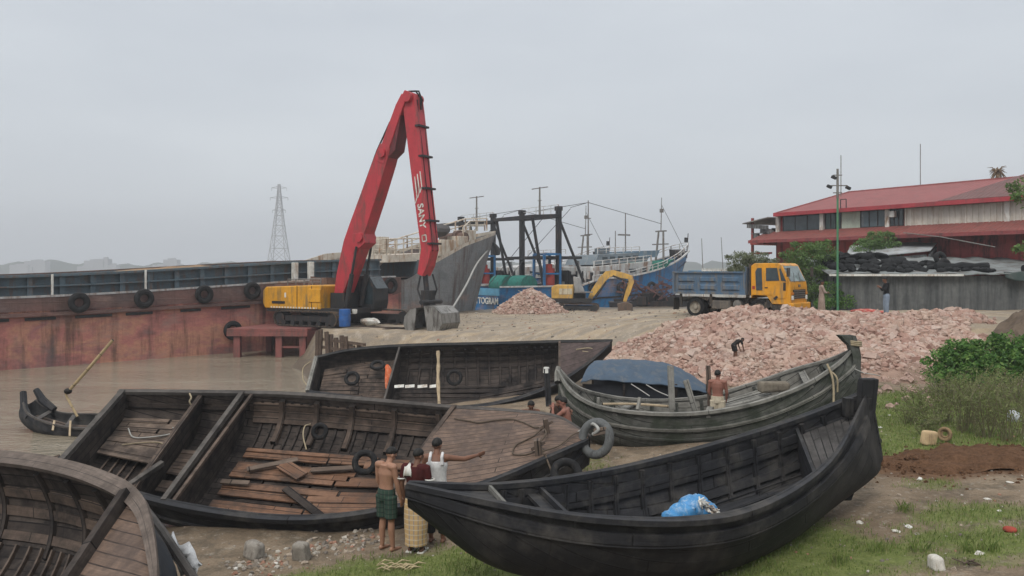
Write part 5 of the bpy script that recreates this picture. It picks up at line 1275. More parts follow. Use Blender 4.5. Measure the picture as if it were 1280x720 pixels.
# clamshell grab
grab=worn('bare_grab_steel',(.27,.262,.245),(.09,.08,.07),.5,2,.5,.5,.15,.2,.4)
mb=MB(); mb.cyl(X(5.75,0,4.5),X(5.9,0,3.3),.14,10); mb.box(X(5.95,0,3.1),(.5,.6,.9),RM); mb.tube([X(6.1,.2,4.4),X(6.3,.3,3.6),X(6.0,.3,2.9)],.05,6); mb.tube([X(5.6,-.2,4.3),X(5.5,-.3,3.6),X(5.8,-.3,2.9)],.05,6); mb.build('grab_rotator',XD,ex)
for sg,nm in ((-1,'grab_shell'),(1,'grab_shell')):
    prof=[(.08,1.32),(.75,1.28),(1.15,.95),(1.22,.45),(.98,.02),(.30,-.02)] if sg>0 else [(.30,1.22),(.72,1.1),(1.05,.75),(1.12,.35),(.98,.02),(.42,-.02)]
    mb=MB(); A=[X(6.15+.05*sg+sg*f,-.85,G0-.05+z) for f,z in prof]
    B_=[p+LF*1.7 for p in A]
    for i in range(len(A)-1): mb.prism([A[i],A[i+1],B_[i+1],B_[i]],(A[i]+A[i+1]-X(6.15+.5*sg,-.85,G0+.6)*2)*0+Vector((0,0,-.03)))
    mb.prism(A,LF*.05); mb.prism(B_,-LF*.05)
    mb.build(nm,grab,ex)
mb=MB(); mb.cyl(X(6.15,-.9,G0+1.45),X(6.15,.9,G0+1.45),.12,10); mb.bar(X(6.15,0,G0+1.45),X(5.95,0,2.8),.5,.4); mb.build('grab_hinge',XD,ex)
# things round the excavator
mb=MB(); p=P(431,408,42.6); mb.tube([p+Vector((0,0,z)) for z in (0,.02,.3,.32,.6,.62,.9,.92)],[.29,.30,.30,.315,.30,.315,.30,.28],18)
solo(mb.build('oil_drum',worn('blue_drum',(.02,.10,.32),(.1,.12,.16),.3,4,.5),smooth=True,angle=30),'blue drum standing between the two crawler tracks','drum')
mb=MB(); mb.ell(P(462,405,44.5)+Vector((0,0,.12)),(.55,.35,.22),noise=.18); solo(mb.build('plastic_bag',M['white_paint'],smooth=True),'crumpled white bag lying right of the crawler track','bag')
mb=MB(); mb.box(P(437,390,44.0),(.9,.3,.28),RM,jit=.06); solo(mb.build('rag',M['white_paint'],bevel=.04),'white rag draped on the right hand crawler track','rag')
mb=MB(); mb.bar(P(438,409,43.0)+Vector((0,0,.05)),P(515,411,42.2)+Vector((0,0,.05)),.22,.05); mb.bar(P(478,413,41.8)+Vector((0,0,.06)),P(520,410,42.4)+Vector((0,0,.06)),.18,.05); solo(mb.build('timber_plank',W_in),'two thin planks lying on the sand below the grab bucket','planks')
# red steel landing platform
pl=thing('steel_platform','rusty red steel landing platform on legs at the bank under the excavator','platform',(-13.3,44,-.1),0)
pm_=worn('red_platform_steel',(.22,.075,.065),(.10,.06,.05),.45,1.5,.7)
PZ=1.46
mb=MB(); mb.prism([(-15.4,43.2,PZ),(-11.0,43.0,PZ),(-9.8,47.8,PZ),(-14.2,47.8,PZ)],(0,0,-.14)); mb.build('deck_plate',pm_,pl)
mb=MB(); mb.bar((-15.4,43.25,PZ-.28),(-11.0,43.05,PZ-.28),.14,.26); mb.bar((-15.35,43.2,PZ-.28),(-14.2,47.7,PZ-.28),.14,.26); mb.build('edge_beam',pm_,pl)
for x,y in ((-14.9,43.45),(-12.6,43.35),(-14.1,46.5),(-11.3,43.3)):
    mb=MB(); mb.box((x,y,.3),(.34,.34,2.0)); mb.build('leg',pm_,pl)
mb=MB(); mb.bar((-12.6,43.35,.45),(-11.3,43.3,.45),.1); mb.build('tie_bar',pm_,pl)

# ------------------------------------------------------------------ stakes along the bank
st=random.Random(3)
sm_=wood('rotten_stake',(.12,.085,.065),(.17,.12,.09),.5,2,rough=.9,grain=.7)
for i,px in enumerate((397,401,408,414,420,427,432,438,441,449,452,459,462)):
    d_=40.4-.10*i+st.uniform(-.2,.2); top=412+ (px-397)*.30+st.uniform(-2,4)+(4 if i>7 else 0); p1=P(px,top,d_); p0=Vector((p1.x+st.uniform(-.12,.12),p1.y,-.25)); mb=MB()
    mb.tube([p0,p1.lerp(p0,.5)+Vector((st.uniform(-.04,.04),0,0)),p1],[.13,.12,.115],7); solo(mb.build('bank_stake',sm_,smooth=True,angle=30),'old wooden stake in the row shoring up the sandy bank, by the platform','stake','stakes shoring up the sandy bank')
mb=MB()
for z,dx in ((1.15,0),(.75,0)): mb.bar((-9.9,40.55,z),(-7.2,39.3,z-.2),.08,.14)
solo(mb.build('shoring_board',sm_),'horizontal boards tying the row of bank stakes','board')

# ------------------------------------------------------------------ small excavator
mx=thing('mini_excavator','small yellow digger with its arm folded down, by the brick heap','digger',(0,0,0))
mdir=R(-8); ma=Vector((math.cos(mdir),math.sin(mdir),0)); ml=Vector((-ma.y,ma.x,0)); MC=P(722,389,62.0)
def Y_(f,l,z): return MC+ma*f+ml*l+Vector((0,0,z))
mx.matrix_world=Matrix.Translation(MC)@Matrix.Rotation(mdir,4,'Z'); ROOTM[mx.name]=mx.matrix_world.copy()
my=worn('faded_yellow',(.55,.33,.07),(.30,.22,.14),.4,2,.6)
RM2=Matrix((ma,ml,Vector((0,0,1)))).transposed()
track(mx,Y_(0,-.9,0),3.3,.62,.42,'track',ma,ml,worn('muddy_track',(.11,.075,.055),(.06,.05,.045),.5,3,.9)); track(mx,Y_(0,.9,0),3.3,.62,.42,'track',ma,ml,worn('muddy_track',(.11,.075,.055),(.06,.05,.045),.5,3,.9))
mb=MB(); mb.box(Y_(-.4,0,.86),(3.0,2.1,.3),RM2); mb.build('deck',XD,mx)
mb=MB(); mb.prism([Y_(f,-1.0,z) for f,z in ((-1.95,1.0),(-1.95,1.85),(-1.7,2.05),(-.3,2.05),(-.3,1.0))],ml*2.0); mb.build('engine_cover',my,mx,bevel=.06)
mb=MB(); mb.box(Y_(-.85,-1.01,1.55),(1.0,.04,.45),RM2); mb.build('louvre',worn('cream_panel',(.5,.45,.33),(.3,.2,.1),.4,3,.6),mx)
mb=MB(); mb.prism([Y_(f,-.3,z) for f,z in ((-.28,1.0),(-.28,1.4),(.6,1.4),(.6,1.0))],ml*1.2); mb.build('seat_base',XD,mx)
mb=MB(); mb.prism([Y_(f,.0,z) for f,z in ((-.25,1.4),(-.35,2.7),(.1,2.6),(.5,1.6),(.5,1.4))],ml*.6); mb.build('operator_seat',worn('grey_seat',(.3,.3,.3),(.15,.15,.15),.3,3,.7),mx,bevel=.05)
mb=MB(); mb.box(Y_(.5,-.7,1.5),(1.4,.6,.08),RM2); mb.build('side_step',M['steel_grey'],mx)
def gird2(pts,wid,name,mat):
    mb=MB(); rings=[]
    for i,(f,z,dp) in enumerate(pts):
        a=pts[max(0,i-1)];b_=pts[min(len(pts)-1,i+1)]; t_=Vector((b_[0]-a[0],b_[1]-a[1])).normalized(); nn=Vector((-t_.y,t_.x)); c0=Vector((f,z))
        rings.append([Y_((c0+nn*dp/2*sa).x,sb*wid/2,(c0+nn*dp/2*sa).y) for sa,sb in ((1,-1),(1,1),(-1,1),(-1,-1))])
    mb.loft(rings); return mb.build(name,mat,mx,bevel=.02,fixn=True)
gird2([(.95,1.0,.30),(1.25,1.5,.45),(1.9,2.45,.55),(2.3,2.85,.55),(2.7,2.95,.5),(3.6,2.75,.42),(4.15,2.6,.3)],.32,'boom',my)
gird2([(4.05,2.75,.35),(4.1,2.3,.45),(3.85,1.5,.38),(3.6,.75,.25)],.28,'stick',my)
mb=MB(); mb.cyl(Y_(2.7,-.2,2.75),Y_(3.9,-.2,2.3),.07,8); mb.cyl(Y_(1.4,-.22,1.1),Y_(2.2,-.22,2.3),.07,8); mb.cyl(Y_(3.8,-.18,2.1),Y_(3.35,-.18,.9),.06,8); mb.build('hydraulic_ram',XD,mx)
mb=MB(); mb.prism([Y_(f,-.5,z) for f,z in ((3.05,.62),(3.75,.75),(4.2,.55),(4.25,.1),(3.7,-.08),(3.1,.02))],ml*1.0); mb.build('bucket',worn('muddy_bucket',(.13,.085,.06),(.07,.06,.05),.5,3,.8),mx,bevel=.04)
mb=MB(); mb.box(Y_(-2.0,0,.35),(.12,1.9,.4),RM2); mb.build('dozer_blade',XD,mx)

# ------------------------------------------------------------------ dump truck
TY=worn('yellow_truck_paint',(.68,.30,.014),(.34,.20,.07),.42,1.6,.4,.45,.08,.1)
TB=worn('blue_tipper_paint',(.065,.125,.20),(.16,.15,.14),.55,1.6,.6,.4,.15,.25)
TC=worn('chassis_black',(.03,.028,.026),(.12,.09,.065),.5,3,.8)
yw=R(-40); ta=Vector((math.cos(yw),math.sin(yw),0)); tl=Vector((-ta.y,ta.x,0)); TG=2.56
T0=P(863,400,35.9); T0.z=TG                                  # ground under the rear of the body, near side
def T(f,l,z): return T0+ta*f+tl*l+Vector((0,0,z))
RT=Matrix((ta,tl,Vector((0,0,1)))).transposed()
tk=thing('dump_truck','yellow cabbed dump truck with a dusty blue tipper body, parked behind the brick heap','truck',tuple(T(2.5,1.05,0)),yw)
SC_=1.0
def wheel(f,l,r=.47,w=.27,inner=False):
    wm=MB(); sgn=-1
    prof=[(r*.62,-.5),(r*.9,-.5),(r*.98,-.38),(r,-.2),(r,.2),(r*.98,.38),(r*.9,.5),(r*.62,.5)]
    n=28; rows=[]
    for i in range(n+1):
        a=2*math.pi*i/n; rows.append([T(f+q*math.cos(a),l+k*w,r+q*math.sin(a)) for q,k in prof])
    wm.grid(rows); o=wm.build('wheel',M['black'],tk,smooth=True,fixn=True)
    rm=MB(); prof2=[(r*.64,-.42),(r*.6,-.30),(r*.56,-.12),(r*.25,-.10),(r*.2,-.34),(0.001,-.36)]
    rows=[[T(f+q*math.cos(2*math.pi*i/n),l+k*w,r+q*math.sin(2*math.pi*i/n)) for q,k in prof2] for i in range(n+1)]
    rm.grid(rows)
    o2=rm.build('rim',worn('dusty_rim',(.30,.27,.22),(.15,.11,.08),.5,5,.7),tk,smooth=True,fixn=True); o2.parent=o; 
    return o
RW=.47
wheel(1.12,.16); wheel(1.12,1.94); wheel(1.12,.45); wheel(4.35,.16); wheel(4.35,1.94)
mb=MB(); mb.bar(T(0.1,.65,.82),T(5.6,.65,.82),.10,.22); mb.bar(T(0.1,1.45,.82),T(5.6,1.45,.82),.10,.22); mb.cyl(T(1.12,.2,RW),T(1.12,1.9,RW),.1,8); mb.cyl(T(4.35,.2,RW),T(4.35,1.9,RW),.08,8); mb.build('chassis',TC,tk)
# tipper body
BZ=1.12; BH=1.06
mb=MB()
x0,x1=-.05,3.75
for l_ in (0.0,2.08): mb.box(T((x0+x1)/2,l_+.02,BZ+BH/2),(x1-x0,.05,BH),RT)
mb.box(T((x0+x1)/2,1.05,BZ+.03),(x1-x0,2.06,.06),RT); mb.box(T(x0+.02,1.05,BZ+BH/2),(.05,2.0,BH),RT); mb.box(T(x1-.02,1.05,BZ+BH/2+.12),(.06,2.06,BH+.25),RT); mb.build('tipper_body',TB,tk,bevel=.01)
mb=MB()
for i in range(3):
    for j,(z0,hh) in enumerate(((.18,.30),(.58,.26))):
        c=T(x0+.72+i*1.16,-.045,BZ+z0+hh/2)
        a_=[T(x0+.72+i*1.16+sx*.46,-.006,BZ+z0+hh/2+sz*hh/2) for sx,sz in ((-1,-1),(1,-1),(1,1),(-1,1))]; b_=[T(x0+.72+i*1.16+sx*.36,-.075,BZ+z0+hh/2+sz*hh*.28) for sx,sz in ((-1,-1),(1,-1),(1,1),(-1,1))]
        mb.loft([a_,b_])
mb.build('pressed_panel',TB,tk,fixn=True)
mb=MB(); mb.bar(T(x0,-.04,BZ+BH),T(x1,-.04,BZ+BH),.10,.08); mb.bar(T(x0,-.04,BZ+.05),T(x1,-.04,BZ+.05),.09,.10)
for f in (x0+.05,x1-.06): mb.bar(T(f,-.05,BZ),T(f,-.05,BZ+BH),.08,.12,up=ta)
mb.build('body_frame',TB,tk)
mb=MB()
for f in (.35,1.95): mb.bar(T(f,.05,BZ),T(f,.05,.55),.06,.12,up=ta)
mb.box(T(-.05,.3,.62),(.03,.55,.6),RT); mb.prism([T(.4,.08,.98),T(1.9,.08,.98),T(1.75,.08,.80),T(1.12,.08,1.0),T(.5,.08,.80)],tl*.05); mb.build('mudguard',TC,tk)
mb=MB(); mb.box(T(2.45,.25,.62),(1.0,.4,.42),RT); mb.build('fuel_tank',worn('dusty_tank',(.10,.09,.08),(.2,.16,.12),.5,3,.7),tk,bevel=.05)
mb=MB(); mb.cyl(T(3.25,.12,.66),T(3.25,.5,.66),.21,16); mb.build('air_tank',M['steel_grey'],tk,smooth=True)
mb=MB(); mb.bar(T(3.66,.2,.9),T(3.86,.2,1.35),.08); mb.box(T(3.45,1.0,.75),(.3,1.2,.4),RT); mb.bar(T(3.6,.05,.5),T(3.9,.05,1.1),.03); mb.build('gearbox',TC,tk)
mb=MB(); mb.box(T(3.86,1.05,1.85),(.10,1.8,1.5),RT); mb.build('cab_guard',TC,tk)
# cab
cz=[(3.98,.95),(3.98,2.48),(4.15,2.60),(5.28,2.60),(5.42,2.52),(5.80,1.72),(5.84,1.5),(5.84,.72),(4.98,.72),(4.82,.98),(4.72,1.10),(4.05,1.12)]
mb=MB(); mb.prism([T(f,.0,z) for f,z in cz],tl*2.1); mb.build('cab',TY,tk,bevel=.06,seg=3)
mb=MB(); mb.prism([T(f,.02,z) for f,z in ((4.35,.2),(4.75,.95),(5.0,.68),(5.84,.70),(5.84,.45),(5.05,.45),(4.9,.6))],tl*2.06); mb.build('front_chassis',TC,tk)
g_=M['glass']
def sidepoly(q,name,mat,off=.012,parent=tk,l=0.0):
    mb=MB(); mb.prism([T(f,l-off,z) for f,z in q],tl*off*.9); return mb.build(name,mat,parent)
dr=sidepoly([(4.60,1.15),(4.60,2.46),(5.36,2.46),(5.70,1.74),(5.62,1.0),(5.15,.98),(4.98,1.15)],'door',TY,.03)
o=sidepoly([(4.72,1.78),(4.72,2.38),(5.24,2.38),(5.34,1.80)],'window',g_,.045); o.parent=dr
o=sidepoly([(5.42,1.80),(5.34,2.34),(5.40,2.36),(5.66,1.76)],'quarter_window',g_,.045); o.parent=dr
o=sidepoly([(4.66,1.45),(4.66,1.50),(4.80,1.50),(4.80,1.45)],'handle',TC,.05); o.parent=dr
sidepoly([(4.24,1.35),(4.20,2.2),(4.30,2.38),(4.50,2.38),(4.54,1.35)],'rear_quarter_window',g_,.02)
sidepoly([(4.05,1.4),(4.05,1.55),(4.18,1.55),(4.18,1.4)],'side_light',worn('red_lamp',(.35,.04,.02),None,.3,3,.3),.02)
sidepoly([(5.52,1.35),(5.52,1.72),(5.64,1.72),(5.64,1.35)],'vent_panel',TC,.045)
sidepoly([(5.05,.98),(5.2,1.12),(5.3,1.05),(5.15,.92)],'step_recess',TC,.035)
mb=MB(); mb.prism([T(f,.14,z) for f,z in ((5.425,2.46),(5.79,1.76))]+[T(5.79,1.96,1.76),T(5.425,1.96,2.46)],(ta*.02+Vector((0,0,.012)))); mb.build('windscreen',glass('grey_windscreen',(.10,.13,.13)),tk)
mb=MB(); mb.bar(T(5.83,.5,1.74),T(5.62,.95,2.14),.02,.02); mb.bar(T(5.83,1.2,1.74),T(5.62,1.6,2.14),.02,.02); mb.build('wiper',TC,tk)
mb=MB(); mb.box(T(5.855,1.05,1.18),(.03,1.5,.42),RT); mb.build('grille',TC,tk)
mb=MB()
for k in range(4): mb.box(T(5.875,1.05,1.04+k*.1),(.02,1.4,.03),RT)
mb.build('grille_bars',M['steel_grey'],tk)
for l_ in (.2,1.9):
    mb=MB(); mb.box(T(5.87,l_,1.02),(.04,.22,.20),RT); mb.build('headlight',plain('lamp_lens',(.75,.75,.7),.15),tk,bevel=.02)
    mb=MB(); mb.box(T(5.87,l_,1.22),(.04,.22,.10),RT); mb.build('indicator',plain('orange_lens',(.6,.2,.02),.3),tk)
mb=MB(); mb.box(T(5.86,1.05,1.56),(.02,.25,.12),RT); mb.build('badge',M['steel_grey'],tk)
mb=MB(); mb.box(T(5.87,1.05,.64),(.24,2.2,.30),RT); mb.build('bumper',TY,tk,bevel=.05)
mb=MB(); mb.bar(T(5.6,-.05,2.35),T(5.78,-.16,2.30),.03); mb.box(T(5.82,-.2,2.18),(.10,.18,.40),RT); mb.build('mirror',TC,tk)
mb=MB(); mb.bar(T(5.6,2.15,2.35),T(5.95,2.3,2.30),.03); mb.box(T(5.98,2.32,2.2),(.08,.18,.45),RT); mb.build('mirror',TC,tk)

tk.scale=(.9,.9,.9); tk.location.x-=1.0
# ------------------------------------------------------------------ brick rubble heap
def rub(x,y):
    """top of the big heap (or -9 where there is none)"""
    x=np.asarray(x,float);y=np.asarray(y,float)
    zc=np.interp(x,[3.2,4.2,6,7.2,8.8,11,12.6,13.4,14.4,15.6,17,18.3,19.6],[.8,1.6,2.4,2.75,3.08,3.06,3.0,2.86,2.86,2.95,2.98,2.8,1.6])
    yt=np.interp(x,[3.2,5,7,9.5,13,16,18.5],[29.5,27.3,25,23.6,23.4,24.6,27])
    yc=np.interp(x,[3.2,5,9,14,19],[31.8,31.4,30.8,31.0,31.0])
    r=np.clip((y-yt)/(yc-yt),-.3,1); s=.8+(zc-.8)*np.where(r>0,np.abs(r)**.85,r)
    s=np.where(y>yc,zc-.85*(y-yc),s)
    s=s+.13*fbm(x*.9,y*.9,4)+.05*fbm(x*3,y*3,2)
    return np.where((x<3.2)|(x>19.6)|(y<yt-.6),-9,s)
def rub2(x,y):
    c=np.hypot((np.asarray(x)-1.35)/2.75,(np.asarray(y)-58.3)/2.6)
    return np.where(c<1,1.45+1.75*(1-c**1.2)+.10*fbm(np.asarray(x)*1.3,np.asarray(y)*1.3,3),-9)
_LR=rub(*np.meshgrid(_lx,_ly))
_LS=np.maximum(_LH,_LR)
brick_cols=[(.37,.235,.19),(.40,.265,.215),(.33,.205,.165),(.43,.305,.255),(.36,.25,.21),(.46,.36,.31),(.30,.185,.15),(.39,.285,.24)]
BR=island('broken_brick',brick_cols,.9,.15,.4,14,(.44,.35,.28))
DUST_SHADE=worn('brick_dust_shade',(.27,.185,.145),(.20,.14,.105),.4,1.5,.95,.1,.3)  # brick fines toned darker so the gaps between chunks read as shaded
CH=[]
def chunk(mb,p,s,r):
    if r.random()<.8:
        rot=Matrix.Rotation(r.random()*6.3,3,'Z')@Matrix.Rotation(r.uniform(-1,1),3,'X'); k=len(mb.v)
        a,b_,c_=s*r.uniform(.42,.68),s*r.uniform(.34,.52),s*r.uniform(.26,.42); p=Vector(p)
        top=mb.add([p+rot@Vector((r.uniform(-.2,.2)*a,r.uniform(-.2,.2)*b_,c_))]); rg_=[]
        for z,q in ((.45,.85),(-.45,.9)):
            o=r.random(); rg_.append(mb.add([p+rot@Vector((math.cos((i+o)*1.2566)*a*q*r.uniform(.75,1.15),math.sin((i+o)*1.2566)*b_*q*r.uniform(.75,1.15),z*c_*r.uniform(.7,1.3))) for i in range(5)]))
        bo=mb.add([p+rot@Vector((0,0,-c_))])
        for i in range(5):
            j=(i+1)%5; mb.face((top,rg_[0]+i,rg_[0]+j)); mb.face((rg_[0]+i,rg_[1]+i,rg_[1]+j,rg_[0]+j)); mb.face((rg_[1]+j,rg_[1]+i,bo))
        return
    k=len(mb.v); rot=Matrix.Rotation(r.random()*6.3,3,'Z')@Matrix.Rotation(r.uniform(-1,1),3,'X')@Matrix.Rotation(r.uniform(-1,1),3,'Y')
    dx,dy,dz=s*r.uniform(.7,1.25),s*r.uniform(.5,.95),s*r.uniform(.4,.8)
    vs=[]
    for z in (-1,1):
        for y in (-1,1):
            for x in (-1,1):
                q=.72+.28*r.random(); vs.append(Vector(p)+rot@Vector((x*dx/2*q*r.uniform(.7,1.1),y*dy/2*q*r.uniform(.7,1.1),z*dz/2*q)))
    mb.add(vs)
    for q in ((0,2,3,1),(4,5,7,6),(0,1,5,4),(2,6,7,3),(0,4,6,2),(1,3,7,5)): mb.face([k+i for i in q])
def rubble(name,fn,x0,x1,y0,y1,step,nch,smin,smax,seed,label,fine=None):
    r=random.Random(seed); mb=MB()
    gx=np.arange(x0,x1,step);gy=np.arange(y0,y1,step);XX,YY=np.meshgrid(gx,gy);ZZ=fn(XX,YY);HH=height(XX,YY)
    ok=ZZ>HH-.12; idx={}
    ZS=np.where(ZZ<-5,HH-.2,ZZ)
    for j in range(len(gy)-1):
        for i in range(len(gx)-1):
            if ok[j,i] or ok[j+1,i] or ok[j,i+1] or ok[j+1,i+1]:
                q=[]
                for a,b_ in ((j,i),(j,i+1),(j+1,i+1),(j+1,i)):
                    if (a,b_) not in idx: idx[(a,b_)]=mb.add([(gx[b_],gy[a],max(ZS[a,b_],HH[a,b_]-.2))])
                    q.append(idx[(a,b_)])
                mb.face(q,None,1)
    n=0; tries=0
    while n<nch and tries<nch*6:
        tries+=1; x=r.uniform(x0,x1);y=r.uniform(y0,y1)
        z=float(fn(np.array([x]),np.array([y]))[0]) if fn is rub2 else _look(_LR,x,y)
        if z<hz(x,y)-.02: continue
        s=smin+(smax-smin)*r.random()**2.6
        if fine is not None:
            fk=fine(x,y)
            if r.random()<fk*.8: continue
            s*=1-.45*fk
        s*=.62+.95*float(vnoise(x*1.1+3,y*1.1)); 
        if n%90==0: s=r.uniform(.36,.52)*(smax/.36)
        chunk(mb,(x,y,z+s*.10),s,r); n+=1
    o=mb.build(name,[BR,DUST_SHADE]); return tag(o,label,'rubble',kind='stuff')
rubble('brick_rubble',rub,3.0,19.8,23.0,34.5,.22,16000,.08,.36,5,'big heap of broken pink bricks in front of the yellow truck',lambda x,y:max(0,min(1,1.25-math.hypot((x-12.2)/3.4,(y-24.6)/1.9))))
rubble('brick_rubble',rub2,-1.6,4.3,55.4,61.2,.3,1900,.12,.36,6,'small far heap of broken pink bricks beside the yellow digger')
def surf(x,y):
    return _look(_LS,x,y) if (-18<=x<25.9 and 4<=y<67.9) else hz(x,y)
def hit(px,py,d0=8.0,d1=70.0,fn=surf):
    d=d0
    while d<d1:
        p=P(px,py,d)
        if p.z<=fn(p.x,p.y): return p
        d+=.04
    return P(px,py,d1)
# loose bricks that have rolled on to the grass
rr=random.Random(21); c0=None
for k in range(46):
    px,py=(rr.uniform(1070,1175),rr.uniform(468,512)) if k<30 else (rr.uniform(1165,1245),rr.uniform(396,424))
    p=hit(px,py); mb=MB(); chunk(mb,(0,0,.05),rr.uniform(.16,.30),rr); o=mb.build('brick_chunk',BR); o.location=p
    tag(o,'broken pink brick lying loose at the edge of the big brick heap','brick','loose bricks round the big heap')
mb=MB()
p=hit(1083,393)
mb.ell(p+Vector((0,.1,.14)),(.62,.3,.10),nu=14,nv=8,noise=.2); mb.ell(p+Vector((.6,.1,.10)),(.4,.2,.07),nu=12,nv=7,noise=.2)
o=mb.build('cloth',worn('red_cloth',(.42,.09,.075),(.5,.3,.25),.4,4,.9,.1)); solo(o,'faded red cloth lying on top of the big brick heap','cloth')

# ------------------------------------------------------------------ earth heaps
def mound(name,cx,cy,rx,ry,h,mat,label,seed=0,lump=.25):
    mb=MB(); n=46; rows=[]
    for j in range(n+1):
        row=[]
        for i in range(n+1):
            a=i/n*2-1;b_=j/n*2-1; x=cx+a*rx;y=cy+b_*ry; r_=math.hypot(a,b_)+.22*float(fbm(a*2+seed,b_*2,3)); k=max(0,1-r_**2)
            row.append(Vector((x,y,hz(x,y)-.05+(h*k**.8)+(lump*h*float(fbm(x*3+seed,y*3,3))*min(1,k*3) if k>0 else 0))))
        rows.append(row)
    mb.grid(rows); o=mb.build(name,mat,smooth=True,angle=180); return solo(o,label,'soil heap')
t=NT('brown_soil'); v=t.coord('Object'); n=t.noise(v,5,6,.72); n2=t.noise(v,22,4,.7)
col=t.mix(.6,t.ramp(n,[(.3,(.085,.045,.025)),(.7,(.19,.105,.06))]),t.ramp(n2,[(.3,.45),(.7,1.3)]),'MULTIPLY'); t.bump(t.math('ADD',n,n2),1.0,.06); SOIL=t.fin(col,.95,0,.1)
mound('soil_heap',8.7,15.3,1.9,.9,.24,SOIL,'low heap of dark red brown soil on the grass at the right',3,.5)
mound('soil_heap',11.5,14.9,1.9,.95,.2,SOIL,'flat brown soil spread running out of the picture at the right',9,.5)
mound('soil_heap',19.2,27.2,2.6,2.4,1.5,worn('grey_brown_earth',(.13,.10,.075),(.08,.06,.045),.5,2,.95,.1,.4),'grey brown earth slope at the right edge above the green bush',5,.15)

# ------------------------------------------------------------------ wall and shed
wt=NT('stained_grey_wall'); v=wt.coord('Object',(1.6,1.6,.14)); n=wt.noise(v,1.4,6,.72); n2=wt.noise(wt.coord('Object'),4,5,.65)
wv=wt.node('ShaderNodeTexWave'); wv.inputs['Scale'].default_value=2.1; wv.inputs['Distortion'].default_value=.3; wt.link(wt.coord('Object'),wv.inputs['Vector'])
col=wt.mix(.6,wt.ramp(n,[(.3,(.045,.05,.052)),(.5,(.10,.105,.105)),(.7,(.17,.175,.17))]),wt.ramp(n2,[(.3,.6),(.7,1.2)]),'MULTIPLY')
wt.bump(wv.outputs['Fac'],.35,.05); WALLM=wt.fin(col,.85,0,.2)
sh=thing('storage_shed','long low shed with a stained grey sheet wall and a flat sheet roof','shed',(22,41,2.5))
W0,W1=Vector((16.6,41.2,0)),Vector((33,40.0,0))
mb=MB(); mb.prism([W0+Vector((0,0,2.2)),W1+Vector((0,0,2.2)),W1+Vector((0,0,4.30)),W0+Vector((0,0,4.34))],(0.1,.15,0)); mb.build('wall',WALLM,sh)
mb=MB(); mb.prism([W0+Vector((0.02,.2,2.2)),W0+Vector((1.0,7.5,2.2)),W0+Vector((1.0,7.5,5.2)),W0+Vector((0.02,.2,4.3))],(.1,0,0)); mb.build('wall',WALLM,sh)
rm_=worn('grey_roof_sheet',(.20,.22,.22),(.10,.09,.08),.5,.8,.7,.3,.2)
mb=MB(); rows=[]
for j in range(10):
    f=j/9; rows.append([Vector((W0.x-.4+(W1.x-W0.x+.4)*i/60+f*1.0,41.2-.35-1.2*i/60+f*7.2,4.42+f*.95+.04*math.sin(i*1.25)+.05*float(fbm(i*.3,f*3,2)))) for i in range(61)])
mb.grid(rows); o=mb.build('roof',rm_,sh,smooth=True,angle=180); m_=o.modifiers.new('t','SOLIDIFY'); m_.thickness=.05
mb=MB(); mb.bar(W0+Vector((-.4,-.36,4.36)),W0+Vector((6.2,-.80,4.36)),.06,.10); mb.build('roof_edge',M['white_paint'],sh)
t2m=worn('pale_tin',(.34,.36,.37),(.2,.18,.16),.4,.8,.55,.4,.15)
lt=thing('lean_to','small pale tin lean-to roof behind the black bundles on the shed','shed',tuple(Vector((23,50,4.5))))
mb=MB(); mb.prism([Vector((20.2,48.6,5.25)),Vector((24.9,47.6,5.75)),Vector((27.2,51.0,6.45)),Vector((22.0,52.0,6.15))],(0,0,.06)); mb.build('roof',t2m,lt)
mb=MB(); mb.bar(Vector((24.9,47.7,4.9)),Vector((27.1,50.9,5.6)),.1,1.3); mb.bar(Vector((20.4,48.8,4.6)),Vector((24.8,47.8,4.9)),.1,1.3); mb.build('wall',WALLM,lt)
# black bundles (rolled nets and tyres) on the roof
rr=random.Random(12); bundle=plain('black_netting',(.016,.017,.018),.9,0,.15); k=0
def roofz(x,y): return 4.46+max(0,min(1,(y-41)/7))*.95
for row,(y,n_,sz) in enumerate(((41.5,19,.29),(42.4,17,.33),(43.4,15,.36),(44.6,11,.40),(45.4,8,.40))):
    for i in range(n_):
        x=17.2+ i*(.44 if row<1 else .40)+row*.10+rr.uniform(-.1,.1)
        if row==0 and i>17: x+=2.4
        x+=rr.uniform(-.3,.3); y_=y+rr.uniform(-.35,.35); lift=[0,.06,.16,.26,.30][row]*(1.0 if x<21 else .3)
        mb=MB(); mb.ell((0,0,0),(sz*rr.uniform(.75,1.25),sz*.9,sz*rr.uniform(.30,.62)),nu=9,nv=6,noise=.24); o=mb.build('net_bundle',bundle,smooth=True,angle=60)
        o.location=(x,y_,roofz(x,y_)+sz*.3+lift*rr.uniform(.3,1.2)); o.rotation_euler=(rr.uniform(-.4,.4),rr.uniform(-.4,.4),rr.uniform(0,3)); tag(o,'black rolled net bundle in the pile on the shed roof','net bundle','black net bundles piled on the shed roof'); k+=1
for x0,x1,y,z,lab in ((22.2,24.9,41.9,.22,'long black roll lying on the shed roof right of the bundle pile'),(26.2,29.5,41.0,.22,'long black roll lying on the shed roof at the right edge of the picture'),(26.9,29.8,41.8,.46,'upper dark red roll lying on the shed roof at the right edge')):
    mb=MB(); mb.tube([Vector((x0+(x1-x0)*i/8,y,roofz(x0,y)+z+.03*math.sin(i*2))) for i in range(9)],[.20+.03*math.sin(i*1.7) for i in range(9)],9); solo(mb.build('net_roll',bundle if 'red' not in lab else worn('dark_red_roll',(.07,.03,.028),(.03,.03,.03),.4,3,.9),smooth=True),lab,'roll')
tyre('tyre',(22.9,42.8,roofz(22,42.8)+.55),(0.2,-1,.2),.24,.13,'tyre standing upright at the top of the bundle pile on the shed roof')
